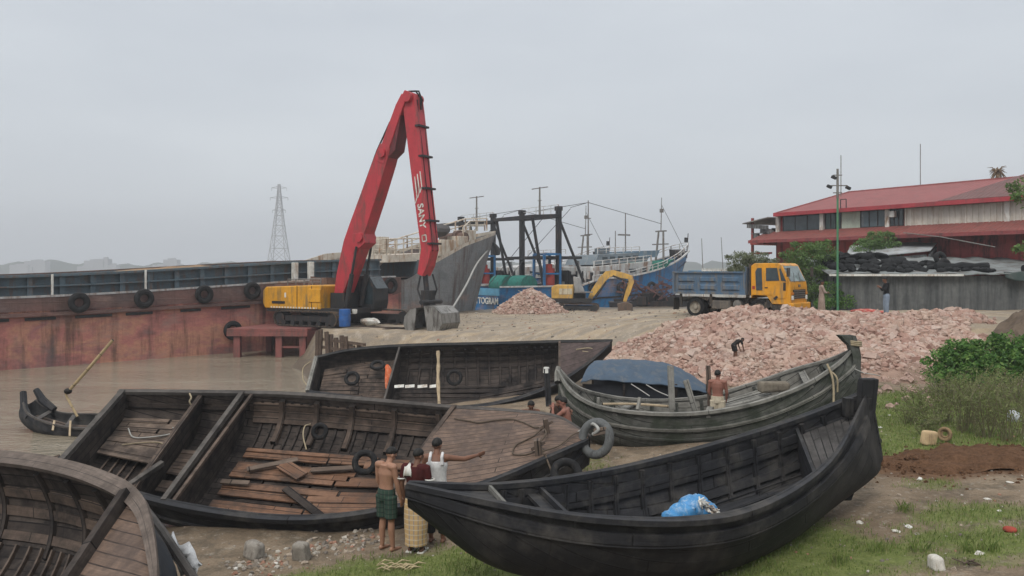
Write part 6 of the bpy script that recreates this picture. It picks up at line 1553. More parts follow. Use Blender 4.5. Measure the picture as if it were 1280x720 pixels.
tyre('tyre',(22.75,42.1,roofz(22,42.2)+.25),(0.1,-1,.2),.24,.13,'tyre standing upright low in the bundle pile on the shed roof')
mb=MB(); rows=[]
for j in range(7):
    rows.append([Vector((24.8+i*.42,40.35-.0286*i-.08*j*.4-.05*abs(math.sin(i*1.3)),4.52-j*.11*(.5+.5*math.sin(math.pi*min(1,i/14)))-.04*math.sin(i*1.9+j))) for i in range(18)])
mb.grid(rows); o=mb.build('dark_tarpaulin',worn('dark_green_tarp',(.025,.045,.04),(.06,.06,.055),.4,1.5,.7),smooth=True,angle=180); m_=o.modifiers.new('t','SOLIDIFY'); m_.thickness=.03; solo(o,'dark green tarpaulin hanging over the right end of the shed wall','tarpaulin')

# ------------------------------------------------------------------ red warehouse
FA=Vector((19.8,60,0)); FD=Vector((9.6,-14,0)).normalized(); FN=Vector((14,9.6,0)).normalized()   # along the front, into the house
def B_(t,n,z): return FA+FD*t+FN*n+Vector((0,0,z))
def tpx(px):
    k=(px-640)/1000; return (60*k-19.8)/(.565-(-.825)*k)
wh=thing('red_warehouse','two storey red warehouse with red tin roofs and pale cladding upstairs','building',tuple(B_(10,4,2.4)),math.atan2(FD.y,FD.x))
redw=worn('red_wall_paint',(.38,.075,.07),(.09,.04,.04),.5,.7,.85,.2,.2)
def corr(name,c,dirt,sc,depth=.5,rot=0):
    t=NT(name); v=t.coord('Object',(1,1,1),(0,0,0),(0,0,rot)); wv=t.node('ShaderNodeTexWave'); wv.inputs['Scale'].default_value=sc; wv.inputs['Distortion'].default_value=.0; t.link(v,wv.inputs['Vector'])
    n=t.noise(t.coord('Object'),.9,6,.7); n2=t.noise(t.coord('Object',(2,2,.3)),1.5,5,.7)
    col=t.mix(t.ramp(n2,[(.5,0.0),(.7,.8)]),t.ramp(n,[(.3,sc3(c,.8)),(.7,sc3(c,1.15))]),dirt)
    t.bump(wv.outputs['Fac'],depth,.06); return t.fin(col,.7,0,.3)
roofm=corr('faded_red_roof',(.25,.082,.08),(.19,.09,.085),1.1); roofd=corr('brown_red_roof',(.15,.075,.07),(.09,.06,.055),1.1); awn=corr('rusty_red_awning',(.21,.065,.055),(.11,.055,.045),1.1)
clad=corr('cream_cladding',(.56,.53,.47),(.36,.28,.22),.62,.8)
LN=30.0; EZ=8.72; WZ_=7.45
mb=MB(); mb.prism([B_(0,0,2),B_(LN,0,2),B_(LN,0,EZ-.05),B_(0,0,EZ-.05)],FN*9); mb.build('wall',redw,wh)
bands=[(980,1026,M['glass'],'window'),(1033,1052,worn('green_glass',(.03,.06,.055),(.09,.1,.1),.3,1,.25,.5),'window'),(1053,1076,worn('pale_green_panel',(.40,.46,.38),(.3,.3,.25),.3,1,.7),'infill_panel'),(1077,1109,worn('blue_grey_glass',(.07,.10,.115),(.14,.16,.17),.4,.8,.25,.5),'window'),(1113,1130,M['glass'],'window'),(1132,1330,clad,'cladding')]
for a_,b2,m_,nm in bands:
    mb=MB(); mb.prism([B_(tpx(a_),-.06,WZ_),B_(tpx(b2),-.06,WZ_),B_(tpx(b2),-.06,EZ-.12),B_(tpx(a_),-.06,EZ-.12)],-FN*.03 if nm!='cladding' else -FN*.06); 
    if nm=='cladding':
        tt=tpx(a_)+.1
        while tt<tpx(b2): mb.bar(B_(tt,-.13,WZ_),B_(tt,-.13,EZ-.12),.07,.10,up=FN); tt+=.34
    o=mb.build(nm,m_,wh)
    if nm=='window':
        mb=MB(); n_=3
        for i in range(n_+1): tt=tpx(a_)+(tpx(b2)-tpx(a_))*i/n_; mb.bar(B_(tt,-.10,WZ_),B_(tt,-.10,EZ-.12),.06,.06)
        mb.bar(B_(tpx(a_),-.10,WZ_+.05),B_(tpx(b2),-.10,WZ_+.05),.08,.08); q=mb.build('frame',M['steel_dark'],wh); q.parent=o
for px in (974,1029,1111,1261):
    mb=MB(); mb.bar(B_(tpx(px),-.14,WZ_-.05),B_(tpx(px),-.14,EZ-.1),.28,.2,up=FN); mb.build('pilaster',M['white_paint'],wh)
mb=MB(); mb.prism([B_(-1.0,-1.9,6.75),B_(LN,-1.9,6.75),B_(LN,-.05,WZ_),B_(-.8,-.05,WZ_)],(0,0,.07)); mb.build('awning',awn,wh)
mb=MB(); mb.bar(B_(-1.0,-1.92,6.73),B_(LN,-1.92,6.73),.08,.22); mb.build('awning_edge',worn('red_edge',(.22,.05,.05),(.1,.04,.04),.4,1,.7),wh)
ER=10.45
mb=MB(); mb.prism([B_(.35,-.7,EZ),B_(LN,-.7,EZ),B_(LN,5,ER),B_(2.8,5,ER)],(0,0,.08)); mb.prism([B_(.35,-.7,EZ),B_(2.8,5,ER),B_(2.8,5.2,ER),B_(.35,10.5,EZ)],(0,0,.08)); mb.prism([B_(2.8,5,ER),B_(LN,5,ER),B_(LN,10.5,EZ),B_(.35,10.5,EZ)],(0,0,.08)); mb.build('roof',roofm,wh)
mb=MB(); mb.bar(B_(.35,-.74,EZ),B_(LN,-.74,EZ),.08,.26); mb.bar(B_(.35,-.74,EZ),B_(.35,10.5,EZ),.08,.26); mb.build('fascia',worn('crimson_fascia',(.34,.04,.05),(.2,.05,.05),.3,1,.6),wh)
mb=MB(); mb.bar(B_(2.8,5,ER+.08),B_(LN,5,ER+.08),.3,.1); mb.bar(B_(.35,-.7,EZ+.1),B_(2.8,5,ER+.1),.25,.08); mb.build('ridge_cap',worn('ridge_red',(.28,.09,.085),(.2,.08,.07),.3,1,.7),wh)
mb=MB(); mb.prism([B_(tpx(1180),-.72,EZ+.10),B_(LN,-.72,EZ+.10),B_(LN,5,ER+.5),B_(tpx(1262),4.2,ER+.32)],(0,0,.07)); mb.build('cross_roof',roofd,wh)
# rooftop odds and ends
mb=MB(); mb.bar(B_(tpx(1056),-.5,EZ+.1),B_(tpx(1056),-.5,EZ+.75),.05); mb.bar(B_(tpx(1063),-.5,EZ+.1),B_(tpx(1063),-.5,EZ+.75),.05); mb.bar(B_(tpx(1056),-.5,EZ+.75),B_(tpx(1063),-.5,EZ+.75),.05); mb.build('ladder_hoop',M['steel_dark'],wh)
mb=MB(); mb.box(B_(tpx(1119),-.3,EZ-.45),(.35,.3,.4),Matrix.Rotation(math.atan2(FD.y,FD.x),3,'Z')); mb.build('meter_box',M['white_paint'],wh,bevel=.03)
mb=MB(); mb.tube([B_(tpx(1100),5,ER),B_(tpx(1100),5,ER+3.0)],.03,6); mb.build('aerial',M['steel_grey'],wh); 
mb=MB(); mb.tube([B_(tpx(1150),-1.95,6.95),B_(tpx(1200),-2.4,6.6),B_(tpx(1275),-3,5.9)],.03,6); mb.build('service_pipe',M['steel_grey'],wh)
# open balcony at the left end with junk
mb=MB(); mb.prism([B_(-1.9,-.6,6.55),B_(-.02,-1.5,6.55),B_(-.02,4,6.55),B_(-1.9,4,6.55)],(0,0,.22)); mb.build('balcony_slab',redw,wh)
mb=MB()
for t_,n_ in ((-1.8,-.45),(-1.8,3.8)): mb.bar(B_(t_,n_,2),B_(t_,n_,8.6),.16,.16,up=FN)
mb.bar(B_(-1.8,-.45,5.9),B_(-.05,-.45,5.9),.14); mb.build('balcony_post',redw,wh)
mb=MB(); mb.prism([B_(-2.4,-.9,8.15),B_(-.06,-.9,8.5),B_(-.06,4,8.6),B_(-2.4,4,8.2)],(0,0,.08)); mb.build('balcony_roof',worn('tin_scrap',(.14,.14,.14),(.25,.23,.2),.5,1,.7),wh)
rr=random.Random(2); mb=MB()
for k in range(16): mb.box(B_(rr.uniform(-1.8,-.2),rr.uniform(-.5,1.5),rr.uniform(6.9,7.7)),(rr.uniform(.2,.9),rr.uniform(.2,.5),rr.uniform(.1,.5)),Matrix.Rotation(rr.random()*3,3,'Z'))
mb.bar(B_(-1.9,-.5,7.4),B_(-.1,-.6,7.45),.06); mb.bar(B_(-2.1,-.7,8.0),B_(-.1,-.8,7.8),.08,.3); mb.build('balcony_junk',worn('grey_junk',(.22,.22,.22),(.06,.06,.06),.6,1.5,.8),wh)

# ------------------------------------------------------------------ lamp mast, masts, fence
lm=thing('lamp_mast','slim green and grey mast with small floodlights before the shed','mast',tuple(P(1047,385,40.5)))
pz=lambda y:CAMZ-(y-HOR)/1000*40.5
bx_=P(1047,385,40.5)
mb=MB(); mb.tube([Vector((bx_.x,40.5,2.3)),Vector((bx_.x,40.5,pz(248)))],[.06,.05],10); mb.build('lower_pole',worn('green_pole',(.06,.20,.10),(.12,.16,.1),.3,3,.5),lm,smooth=True)
mb=MB(); mb.tube([Vector((bx_.x,40.5,pz(248))),Vector((bx_.x,40.5,pz(211)))],[.07,.06],8); mb.tube([Vector((bx_.x+.17,40.5,pz(246))),Vector((bx_.x+.17,40.5,pz(194)))],.022,5); mb.build('upper_pole',M['steel_grey'],lm,smooth=True)
mb=MB()
for y_,l_ in ((232,.5),(219,.22),(241,.22)): mb.bar(Vector((bx_.x-l_,40.5,pz(y_))),Vector((bx_.x+l_,40.5,pz(y_))),.05)
mb.build('cross_arm',M['steel_grey'],lm)
for dx,y_ in ((-.22,222),(-.45,233.5),(.5,235)):
    mb=MB(); mb.box(Vector((bx_.x+dx,40.42,pz(y_))),(.26,.16,.14),Matrix.Rotation(R(25),3,'Y')); mb.build('floodlight',M['steel_dark'],lm,bevel=.02)
fn=thing('picket_fence','short run of white railing behind the truck, left of the bushes','fence',(12.3,50,2.2))
for k in range(16):
    mb=MB(); mb.bar((11.9+k*.14,50,1.9),(11.9+k*.14,50,4.75),.05,.05); mb.build('paling',M['white_paint'],fn)
mb=MB(); mb.bar((11.85,50,4.6),(14.1,50,4.6),.06,.08); mb.build('rail',M['white_paint'],fn); mb=MB(); mb.bar((11.85,50,2.9),(14.1,50,2.9),.06,.08); mb.build('rail',M['white_paint'],fn)

# ------------------------------------------------------------------ trees and shrubs
def leafball(mb,c,r,n,size,rg,flat=.8,droop=.2,shell=.35):
    for k in range(n):
        while True:
            q=Vector((rg.uniform(-1,1),rg.uniform(-1,1),rg.uniform(-1,1)))
            if shell<q.length<1: break
        p=Vector(c)+Vector((q.x*r[0],q.y*r[1],q.z*r[2]))
        a=Vector((rg.gauss(0,1),rg.gauss(0,1),rg.gauss(0,.7))).normalized(); b_=a.orthogonal().normalized(); b_=(Matrix.Rotation(rg.random()*6.3,3,a)@b_)
        s=size*rg.uniform(.6,1.3); w_=s*.42
        k0=mb.add([p-a*s*.5,p+b_*w_*.5,p+a*s*.5+Vector((0,0,-droop*s)),p-b_*w_*.5]); mb.face((k0,k0+1,k0+2,k0+3))
BARK=wood('bark',(.10,.08,.06),(.14,.115,.09),.1,.5,rough=.95,grain=.8)
def tree(name,label,cat,base,crown,blobs,leaf,n,size,seed,trunk_r=.12,group=None):
    rg=random.Random(seed); t=thing(name,label,cat,tuple(base),0,group)
    mb=MB(); b0=Vector(base)
    top=Vector(crown); mb.tube([b0+Vector((0,0,-.2)),b0.lerp(top,.35)+Vector((rg.uniform(-.1,.1),0,0)),b0.lerp(top,.8)],[trunk_r,trunk_r*.8,trunk_r*.5],8)
    for c,r in blobs:
        c=Vector(c); s_=b0.lerp(top,rg.uniform(.3,.7)); mb.tube([s_,s_.lerp(c,.55)+Vector((0,0,-.1)),c],[trunk_r*.5,trunk_r*.32,trunk_r*.12],6)
    mb.build('trunk',BARK,t,smooth=True)
    mb=MB(); vol=sum(r[0]*r[1]*r[2] for c,r in blobs)
    for c,r in blobs:
        leafball(mb,c,r,int(n*.55*r[0]*r[1]*r[2]/vol),size,rg)
        for k in range(9):                                   # twig clumps that break the outline
            a=rg.random()*6.3;e=rg.uniform(-.4,1.1); q=Vector(c)+Vector((math.cos(a)*math.cos(e)*r[0],math.sin(a)*math.cos(e)*r[1],math.sin(e)*r[2]))*rg.uniform(.85,1.12)-Vector(c)*0
            q=Vector(c)+Vector((math.cos(a)*math.cos(e)*r[0],math.sin(a)*math.cos(e)*r[1],math.sin(e)*r[2]))*rg.uniform(.85,1.1); s=min(r)*.33
            leafball(mb,q,(s,s,s*.7),int(n*.45*r[0]*r[1]*r[2]/vol/9),size,rg,shell=0)
    mb.build('crown',leaf,t); return t
L_a=leafmat('mid_green_leaves',[(.075,.135,.035),(.11,.19,.05),(.15,.24,.075)])
L_b=leafmat('grey_green_leaves',[(.10,.125,.065),(.14,.165,.085),(.18,.20,.115)])
L_c=leafmat('fresh_green_leaves',[(.03,.085,.016),(.06,.15,.028),(.11,.22,.045),(.17,.27,.07)])
L_d=leafmat('weed_leaves',[(.14,.18,.055),(.19,.23,.08),(.25,.27,.12)],.4)
q=lambda px,py,d,r:(tuple(P(px,py,d)),r)
g_='trees round the red warehouse'
def base(px,d): p=P(px,400,d); p.z=hz(p.x,p.y); return p
tree('small_tree','bushy green tree behind the truck cab and green mast','tree',base(1012,43.5),P(1015,325,43.5),[q(1005,320,43.5,(1.1,.9,.75)),q(1025,315,43.5,(.95,.8,.65)),q(992,340,43.3,(.8,.8,.8)),q(1018,352,43.3,(1.0,.9,1.1)),q(1037,338,43.6,(.7,.7,.8)),q(1030,372,43.0,(.8,.7,.8))],L_a,11000,.15,1,.12,g_)
tree('small_tree','brighter green tree before the warehouse wall, behind the black bundles','tree',base(1092,50.5),P(1092,310,50.5),[q(1083,312,50.5,(1.0,.9,.7)),q(1100,302,50.5,(1.05,.9,.7)),q(1113,315,50.5,(.75,.7,.6)),q(1072,322,50.5,(.6,.6,.5)),q(1092,328,50.4,(1.3,.9,.7))],L_a,9000,.16,2,.1,g_)
tree('small_tree','dull grey green bush between the tipper body and the warehouse','bush',base(935,49),P(935,330,49),[q(925,328,49,(.85,.8,.75)),q(945,326,49,(.8,.8,.65)),q(958,336,49,(.8,.7,.7)),q(930,345,48.8,(1.1,.8,.8))],L_b,6500,.15,3,.09,g_)
tree('overhanging_tree','tree cut by the right edge, its crown reaching in over the warehouse roof','tree',base(1345,30),P(1345,260,30),[q(1312,238,30,(1.35,1.2,.85)),q(1345,215,30.5,(1.5,1.3,1.2)),q(1380,260,30,(1.6,1.4,1.3)),q(1318,312,29.5,(1.35,1.0,.6))],L_a,12000,.16,4,.2,g_)
dp=thing('dry_palm','dry brown palm top showing above the warehouse ridge','palm',tuple(Vector((39.5,66,2.5))))
mb=MB(); c=P(1247,222,66); mb.tube([Vector((c.x,66,2.5)),c],[.22,.16],8); mb.build('trunk',BARK,dp,smooth=True)
mb=MB(); rg=random.Random(5)
for k in range(80):
    a=rg.random()*6.3; L_=rg.uniform(.5,1.3); up_=rg.uniform(-.9,.9); d_=Vector((math.cos(a)*.6,math.sin(a)*.6,up_*.9)); p0=c+Vector((0,0,.35)); mb.tube([p0,p0+d_*L_*.5+Vector((0,0,.12)),p0+d_*L_+Vector((0,0,-.25))],[.03,.04,.01],4)
mb.build('crown',worn('dry_frond',(.19,.13,.08),(.1,.07,.05),.4,3,.9,.1),dp)
# creeper at the foot of the mast
tree('creeper_bush','dark green creeper at the left end of the shed wall','bush',base(1035,41.2),P(1035,370,41.2),[q(1038,368,41.0,(.6,.35,.7)),q(1055,378,40.8,(.7,.3,.35)),q(1030,380,40.6,(.5,.4,.4))],L_c,3000,.12,8,.04)
# green bush and weeds on the right
def bush(name,label,px,py,d,blobs,leaf,n,size,seed,cat='bush'):
    b0=hit(px,py); rg=random.Random(seed); t=thing(name,label,cat,tuple(b0))
    mb=MB()
    for k in range(10):
        c=Vector(rg.choice(blobs)[0]); mb.tube([b0+Vector((rg.uniform(-.6,.6),rg.uniform(-.2,.2),-.1)),b0.lerp(c,.6)+Vector((rg.uniform(-.2,.2),0,.1)),c],[.03,.022,.01],5)
    mb.build('stem',BARK,t)
    mb=MB(); vol=sum(r[0]*r[1]*r[2] for c,r in blobs)
    for c,r in blobs:
        m_=int(n*r[0]*r[1]*r[2]/vol); leafball(mb,c,r,int(m_*.6),size,rg,shell=.2)
        for k in range(12):
            a=rg.random()*6.3;e=rg.uniform(-.2,1.3); qq=Vector(c)+Vector((math.cos(a)*math.cos(e)*r[0],math.sin(a)*math.cos(e)*r[1],math.sin(e)*r[2])); s=min(r)*.38
            leafball(mb,qq,(s,s,s*.7),int(m_*.4/12),size,rg,shell=0)
    mb.build('foliage',leaf,t); return t
bush('leafy_bush','thick bright green creeper bush at the foot of the brick heap',1200,478,22,[q(1178,452,22.3,(.45,.45,.42)),q(1200,447,22.3,(.6,.5,.45)),q(1232,446,22.2,(.75,.6,.5)),q(1270,445,22.0,(.8,.6,.5)),q(1310,455,22,(.9,.6,.55)),q(1215,462,21.8,(.8,.5,.4)),q(1250,462,21.6,(.9,.5,.4)),q(1168,468,21.9,(.3,.3,.25)),q(1185,434,22.2,(.16,.16,.2)),q(1212,432,22.2,(.22,.2,.16)),q(1222,428,22.2,(.12,.12,.22)),q(1247,425,22.1,(.25,.25,.2)),q(1262,420,22,(.14,.14,.2)),q(1195,472,21.5,(.5,.35,.25)),q(1228,476,21.3,(.4,.3,.22))],L_c,11000,.13,7)
def weed(px,py,h,spread,seed,ns):
    rg=random.Random(seed); b0=hit(px,py); t=thing('weed_shrub','','weed',tuple(b0)); mb=MB(); lf=MB()
    for k in range(ns):
        a=rg.random()*6.3; s_=rg.uniform(.2,1)*spread; hh=h*rg.uniform(.55,1.1); p0=b0+Vector((math.cos(a)*s_*.35,math.sin(a)*s_*.35,-.03)); p2=b0+Vector((math.cos(a)*s_,math.sin(a)*s_,hh)); p1=p0.lerp(p2,.5)+Vector((rg.gauss(0,.12),rg.gauss(0,.08),hh*.14)); p2=p2+Vector((rg.gauss(0,.22),rg.gauss(0,.1),-.12*rg.random())); mb.tube([p0,p1,p2],[.009,.007,.004],4)
        for j in range(15):
            tt=rg.uniform(.25,1.05); c=(p0.lerp(p1,tt*2) if tt<.5 else p1.lerp(p2,tt*2-1)); leafball(lf,c,(.09,.09,.07),2,.06,rg,shell=0)
    mb.build('stem',plain('weed_stem',(.13,.12,.06),.8) if 'weed_stem' not in bpy.data.materials else bpy.data.materials['weed_stem'],t); lf.build('foliage',L_d,t); return t
spots=[(1150,512,.75,.4),(1178,528,1.05,.5),(1205,540,1.25,.55),(1232,548,1.35,.5),(1262,552,1.3,.55),(1288,548,1.3,.6),(1190,505,.9,.5),(1222,512,1.1,.5),(1250,515,1.15,.5),(1278,518,1.2,.5),(1160,545,.5,.35),(1300,530,1.2,.6),(1215,530,1.0,.45),(1245,532,1.2,.5)]
spots+=[(1175,490,.8,.5),(1205,492,.9,.55),(1240,494,1.0,.55),(1272,496,1.1,.6),(1140,530,.5,.4),(1168,535,.7,.4)]
for i,(px,py,h_,sp) in enumerate(spots):
    t=weed(px,py,h_,sp,40+i,20); tag(t,'thin feathery weed shrub in the clump below the green bush at the right','weed','feathery weeds below the green bush')
# ------------------------------------------------------------------ people
def remesh(mb,vox,smooth=1):
    me=bpy.data.meshes.new('tmp'); me.from_pydata(mb.v,[],mb.f); me.update()
    bm=bmesh.new(); bm.from_mesh(me); bmesh.ops.recalc_face_normals(bm,faces=bm.faces); bm.to_mesh(me); bm.free()
    o=bpy.data.objects.new('tmp',me); COL.objects.link(o)
    m=o.modifiers.new('r','REMESH'); m.mode='VOXEL'; m.voxel_size=vox; m.use_smooth_shade=True
    if smooth: s=o.modifiers.new('s','SMOOTH'); s.factor=.5; s.iterations=smooth
    dg=bpy.context.evaluated_depsgraph_get(); dg.update(); ev=o.evaluated_get(dg); r=bpy.data.meshes.new_from_object(ev)
    bpy.data.objects.remove(o); bpy.data.meshes.remove(me); return r
def cap(mb,p0,p1,r0,r1,n=12):
    p0=Vector(p0);p1=Vector(p1); t=(p1-p0)
    if t.length<1e-5: mb.ell(p0,r0,nu=n,nv=8); return
    t.normalize(); pts=[];rs=[]
    for a in (-90,-60,-30): pts.append(p0+t*r0*math.sin(R(a))); rs.append(max(.0008,r0*math.cos(R(a))))
    pts.append(p0); rs.append(r0); pts.append(p0.lerp(p1,.5)); rs.append((r0+r1)/2*1.0); pts.append(p1); rs.append(r1)
    for a in (30,60,90): pts.append(p1+t*r1*math.sin(R(a))); rs.append(max(.0008,r1*math.cos(R(a))))
    mb.tube(pts,rs,n)
def ring(c,rx,ry,n=18,rot=None):
    out=[]
    for k in range(n):
        p=Vector((rx*math.cos(2*math.pi*k/n),ry*math.sin(2*math.pi*k/n),0)); out.append(Vector(c)+(rot@p if rot is not None else p))
    return out
SKIN={}
def skin(c,k):
    if k not in SKIN: SKIN[k]=worn('skin_'+k,c,None,.3,6,.55,.3,.05,.12)
    return SKIN[k]
HAIR=plain('black_hair',(.010,.009,.008),.6,0,.3)
def person(label,loc,face,H=1.65,pose=None,wear=(),vox=.009,skinc=((.19,.095,.06),'brown'),group=None,hands=True,hairlen=1.0):
    """face: heading in degrees, 0 = away from the camera (+Y), 90 = towards +X"""
    Mx=Matrix.Translation(Vector(loc))@Matrix.Rotation(-R(face),4,'Z')@Matrix.Scale(H/1.70,4)
    J=dict(aL=(-.10,0,.085),aR=(.10,0,.085),kL=(-.10,.015,.49),kR=(.10,.015,.49),hL=(-.09,0,.92),hR=(.09,0,.92),pel=(0,0,.97),wai=(0,.0,1.09),che=(0,.0,1.27),nec=(0,-.01,1.44),hea=(0,.02,1.585),
           sL=(-.185,-.01,1.40),sR=(.185,-.01,1.40),eL=(-.235,-.03,1.12),eR=(.235,-.03,1.12),wL=(-.245,.04,.87),wR=(.245,.04,.87),look=(0,1,-.1))
    J.update(pose or {}); J={k:Vector(v) for k,v in J.items()}
    t=thing('person',label,'person',M=Matrix.Translation(Vector(loc))@Matrix.Rotation(-R(face),4,'Z'),group=group)
    S_=H/1.70
    b=MB()
    up=(J['che']-J['pel']).normalized()
    side=(J['sR']-J['sL']).normalized(); fw=up.cross(side)*1; fw=side.cross(up)*-1 if False else up.cross(side); 
    RT_=Matrix((side,side.cross(up)*-1 if False else up.cross(side),up)).transposed()
    # trunk: broad at the shoulders, narrow at the waist
    seq=[(J['hL'].lerp(J['hR'],.5)-up*.07,.10,.085),(J['hL'].lerp(J['hR'],.5),.155,.105),(J['pel'],.155,.105),(J['wai'],.135,.092),(J['wai'].lerp(J['che'],.5),.145,.10),(J['che'],.168,.112),(J['che'].lerp(J['nec'],.55),.165,.100),(J['sL'].lerp(J['sR'],.5)+up*.02,.115,.075),(J['nec']+up*.0,.055,.055)]
    b.loft([ring(c,rx,ry,18,RT_) for c,rx,ry in seq])
    cap(b,J['nec']-up*.05,J['hea']-Vector((0,0,.05)),.058,.052)
    for s in 'LR':
        cap(b,J['sL'].lerp(J['sR'],.25 if s=='L' else .75)+up*.01,J['s'+s],.062,.060)
        cap(b,J['s'+s],J['e'+s],.055,.042); m=J['e'+s].lerp(J['w'+s],.3); cap(b,J['e'+s],m,.041,.042); cap(b,m,J['w'+s],.042,.027)
        cap(b,J['h'+s],J['k'+s],.088,.056); m=J['k'+s].lerp(J['a'+s],.3)+Vector((0,-.012,0)); cap(b,J['k'+s],m,.055,.058); cap(b,m,J['a'+s],.058,.036)
        a=J['a'+s]; f0=J.get('f'+s,Vector((.02 if s=='R' else -.02,1,0))).normalized(); cap(b,a+Vector((0,0,-.045))-f0*.03,a+f0*.13+Vector((0,0,-.06)),.036,.026); cap(b,a+f0*.10+Vector((0,0,-.062)),a+f0*.18+Vector((0,0,-.068)),.03,.017)
        # hand: palm, four fingers and a thumb leaving the side of the palm
        w=J['w'+s]; d=(w-J['e'+s]).normalized(); d=J.get('d'+s,d).normalized(); inn=Vector((1,0,0)) if s=='L' else Vector((-1,0,0)); inn=(inn-d*inn.dot(d)); inn=inn.normalized() if inn.length>.05 else d.orthogonal().normalized()
        th=d.cross(inn)*(1 if s=='L' else -1); 
        if th.y<0: th=-th
        th.normalize()
        pc=w+d*.045
        rm_=Matrix((th,inn,d)).transposed(); b.ell(pc,(.042,.019,.055),rm_,10,7)
        if hands:
            for i,(o_,ln) in enumerate(((.030,.070),(.010,.080),(-.010,.074),(-.029,.058))):
                p0=w+d*.085+th*o_; p1=p0+d*ln*.5+inn*.006; p2=p1+(d*.8+inn*.6).normalized()*ln*.5; cap(b,p0-d*.02,p1,.0098,.009,8); cap(b,p1,p2,.009,.0075,8)
            p0=w+d*.03+th*.034; p1=p0+(d*.6+th*.7).normalized()*.04; p2=p1+(d*.9+th*.25+inn*.3).normalized()*.032; cap(b,p0-th*.012,p1,.0125,.011,8); cap(b,p1,p2,.011,.009,8)
    # head with jaw, nose, brow and ears
    h=J['hea']; lk=J['look'].normalized(); hs=lk.cross(Vector((0,0,1))).normalized(); hu=hs.cross(lk); RH=Matrix((hs,lk,hu)).transposed(); hp=lambda x,y,z:h+RH@Vector((x,y,z))
    b.ell(hp(0,-.008,.03),(.074,.094,.090),RH,16,12); b.ell(hp(0,.028,-.035),(.056,.062,.078),RH,14,10); cap(b,hp(0,.088,.012),hp(0,.106,-.022),.009,.014,8); cap(b,hp(-.03,.078,.035),hp(.03,.078,.035),.014,.014,8)
    for x in (-.076,.076): b.ell(hp(x,-.005,-.005),(.010,.022,.032),RH,8,6)
    cap(b,hp(-.018,.082,-.052),hp(.018,.082,-.052),.009,.009,8); cap(b,hp(0,.07,-.092),hp(0,.075,-.088),.016,.016,8)
    me=remesh(b,vox)
    me.transform(Matrix.Scale(S_,4)); me.materials.append(skin(*skinc)); me.polygons.foreach_set('use_smooth',[True]*len(me.polygons))
    o=bpy.data.objects.new('body',me); COL.objects.link(o); o.parent=t; ROOTM[o.name]=ROOTM[t.name]
    # eyes
    e=MB()
    for x in (-.03,.03): e.ell(hp(x,.083,.013),.0115,None,8,6)
    e.xf(Matrix.Scale(S_,4)); e.build('eyes',plain('dark_eye',(.03,.02,.015),.2),t,local=True,smooth=True)
    hm=MB(); n=len(hm.v); nu,nv=26,16; rows=[]
    for i in range(nv+1):
        th=math.pi*i/nv; row=[]
        for j in range(nu+1):
            ph=2*math.pi*j/nu; x,y,z=math.sin(th)*math.sin(ph),-math.sin(th)*math.cos(ph),math.cos(th)
            lim=-.72*hairlen+ (y+1)*.62 if y<.1 else -.03+ (y-.1)*.75
            k=1.0 if z>lim else .86
            if z<lim-.25: k=.6
            nz_=1+.03*math.sin(ph*9+th*7)
            row.append(hp(x*.084*k*nz_,-.012+y*.102*k*nz_,.034+z*.100*k*nz_))
        rows.append(row)
    hm.grid(rows); hm.xf(Matrix.Scale(S_,4)); hm.build('hair',HAIR,t,local=True,smooth=True,angle=180,fixn=True)
    # clothes
    hipc=J['hL'].lerp(J['hR'],.5)
    def leg(s,u0,u1,r0,r1,mb):
        a=J['h'+s];k=J['k'+s];an=J['a'+s]; f=lambda u:a.lerp(k,u) if u<=1 else k.lerp(an,u-1)
        us=[u0,(u0+u1)/2,u1] if u1<=1 else [u0,.7,1.0,(1+u1)/2,u1]
        pts=[f(u) for u in us]; rings=[]
        for i,p in enumerate(pts):
            tt=(pts[min(i+1,len(pts)-1)]-pts[max(0,i-1)]).normalized(); x=Vector((1,0,0)); x=(x-tt*x.dot(tt)).normalized(); y=tt.cross(x); r=r0+(r1-r0)*i/(len(pts)-1); rings.append([p+x*r*math.cos(2*math.pi*k_/18)*(1+.03*math.sin(k_*3+i))+y*r*math.sin(2*math.pi*k_/18)*(1+.03*math.sin(k_*3+i)) for k_ in range(18)])
        mb.loft(rings)
    for wname,mat,*opt in wear:
        g=MB()
        if wname in ('shorts','trousers'):
            g.loft([ring(c,rx,ry,20,RT_) for c,rx,ry in ((hipc-up*.08,.15,.118),(hipc,.178,.128),(J['pel'],.172,.122),(J['pel']+up*.06,.160,.115))])
            for s in 'LR':
                leg(s,.02,opt[0] if opt else .8,.115,.105 if wname=='shorts' else .075,g)
        elif wname=='lungi':
            zb=opt[0] if opt else .14; fx=(J['aL']+J['aR'])/2
            rings=[]
            for i in range(9):
                f=i/8; c=(J['pel']+up*.05).lerp(Vector((fx.x,fx.y,zb)),f); rx=.165+.035*math.sin(math.pi*min(1,f*1.2))+.02*f; ry=.120+.06*f**.7
                rings.append([c+Vector((rx*math.cos(2*math.pi*k/28)*(1+.05*f*math.sin(k*2.3+1)),ry*math.sin(2*math.pi*k/28)*(1+.05*f*math.sin(k*1.7)),0)) for k in range(28)])
            g.loft(rings)
        elif wname in ('shirt','tank_top'):
            z0=hipc+up*(opt[0] if opt else .02)
            q_=[(z0,.175,.128),(J['wai'],.158,.112),(J['wai'].lerp(J['che'],.5),.163,.118),(J['che'],.183,.127)]
            if wname=='shirt': q_+=[(J['che'].lerp(J['nec'],.55),.180,.115),(J['sL'].lerp(J['sR'],.5)+up*.035,.130,.088),(J['nec']-up*.012,.068,.068)]
            else: q_+=[(J['che']+up*.045,.178,.124),(J['che']+up*.085,.145,.116)]
            g.loft([ring(c,rx,ry,22,RT_) for c,rx,ry in q_])
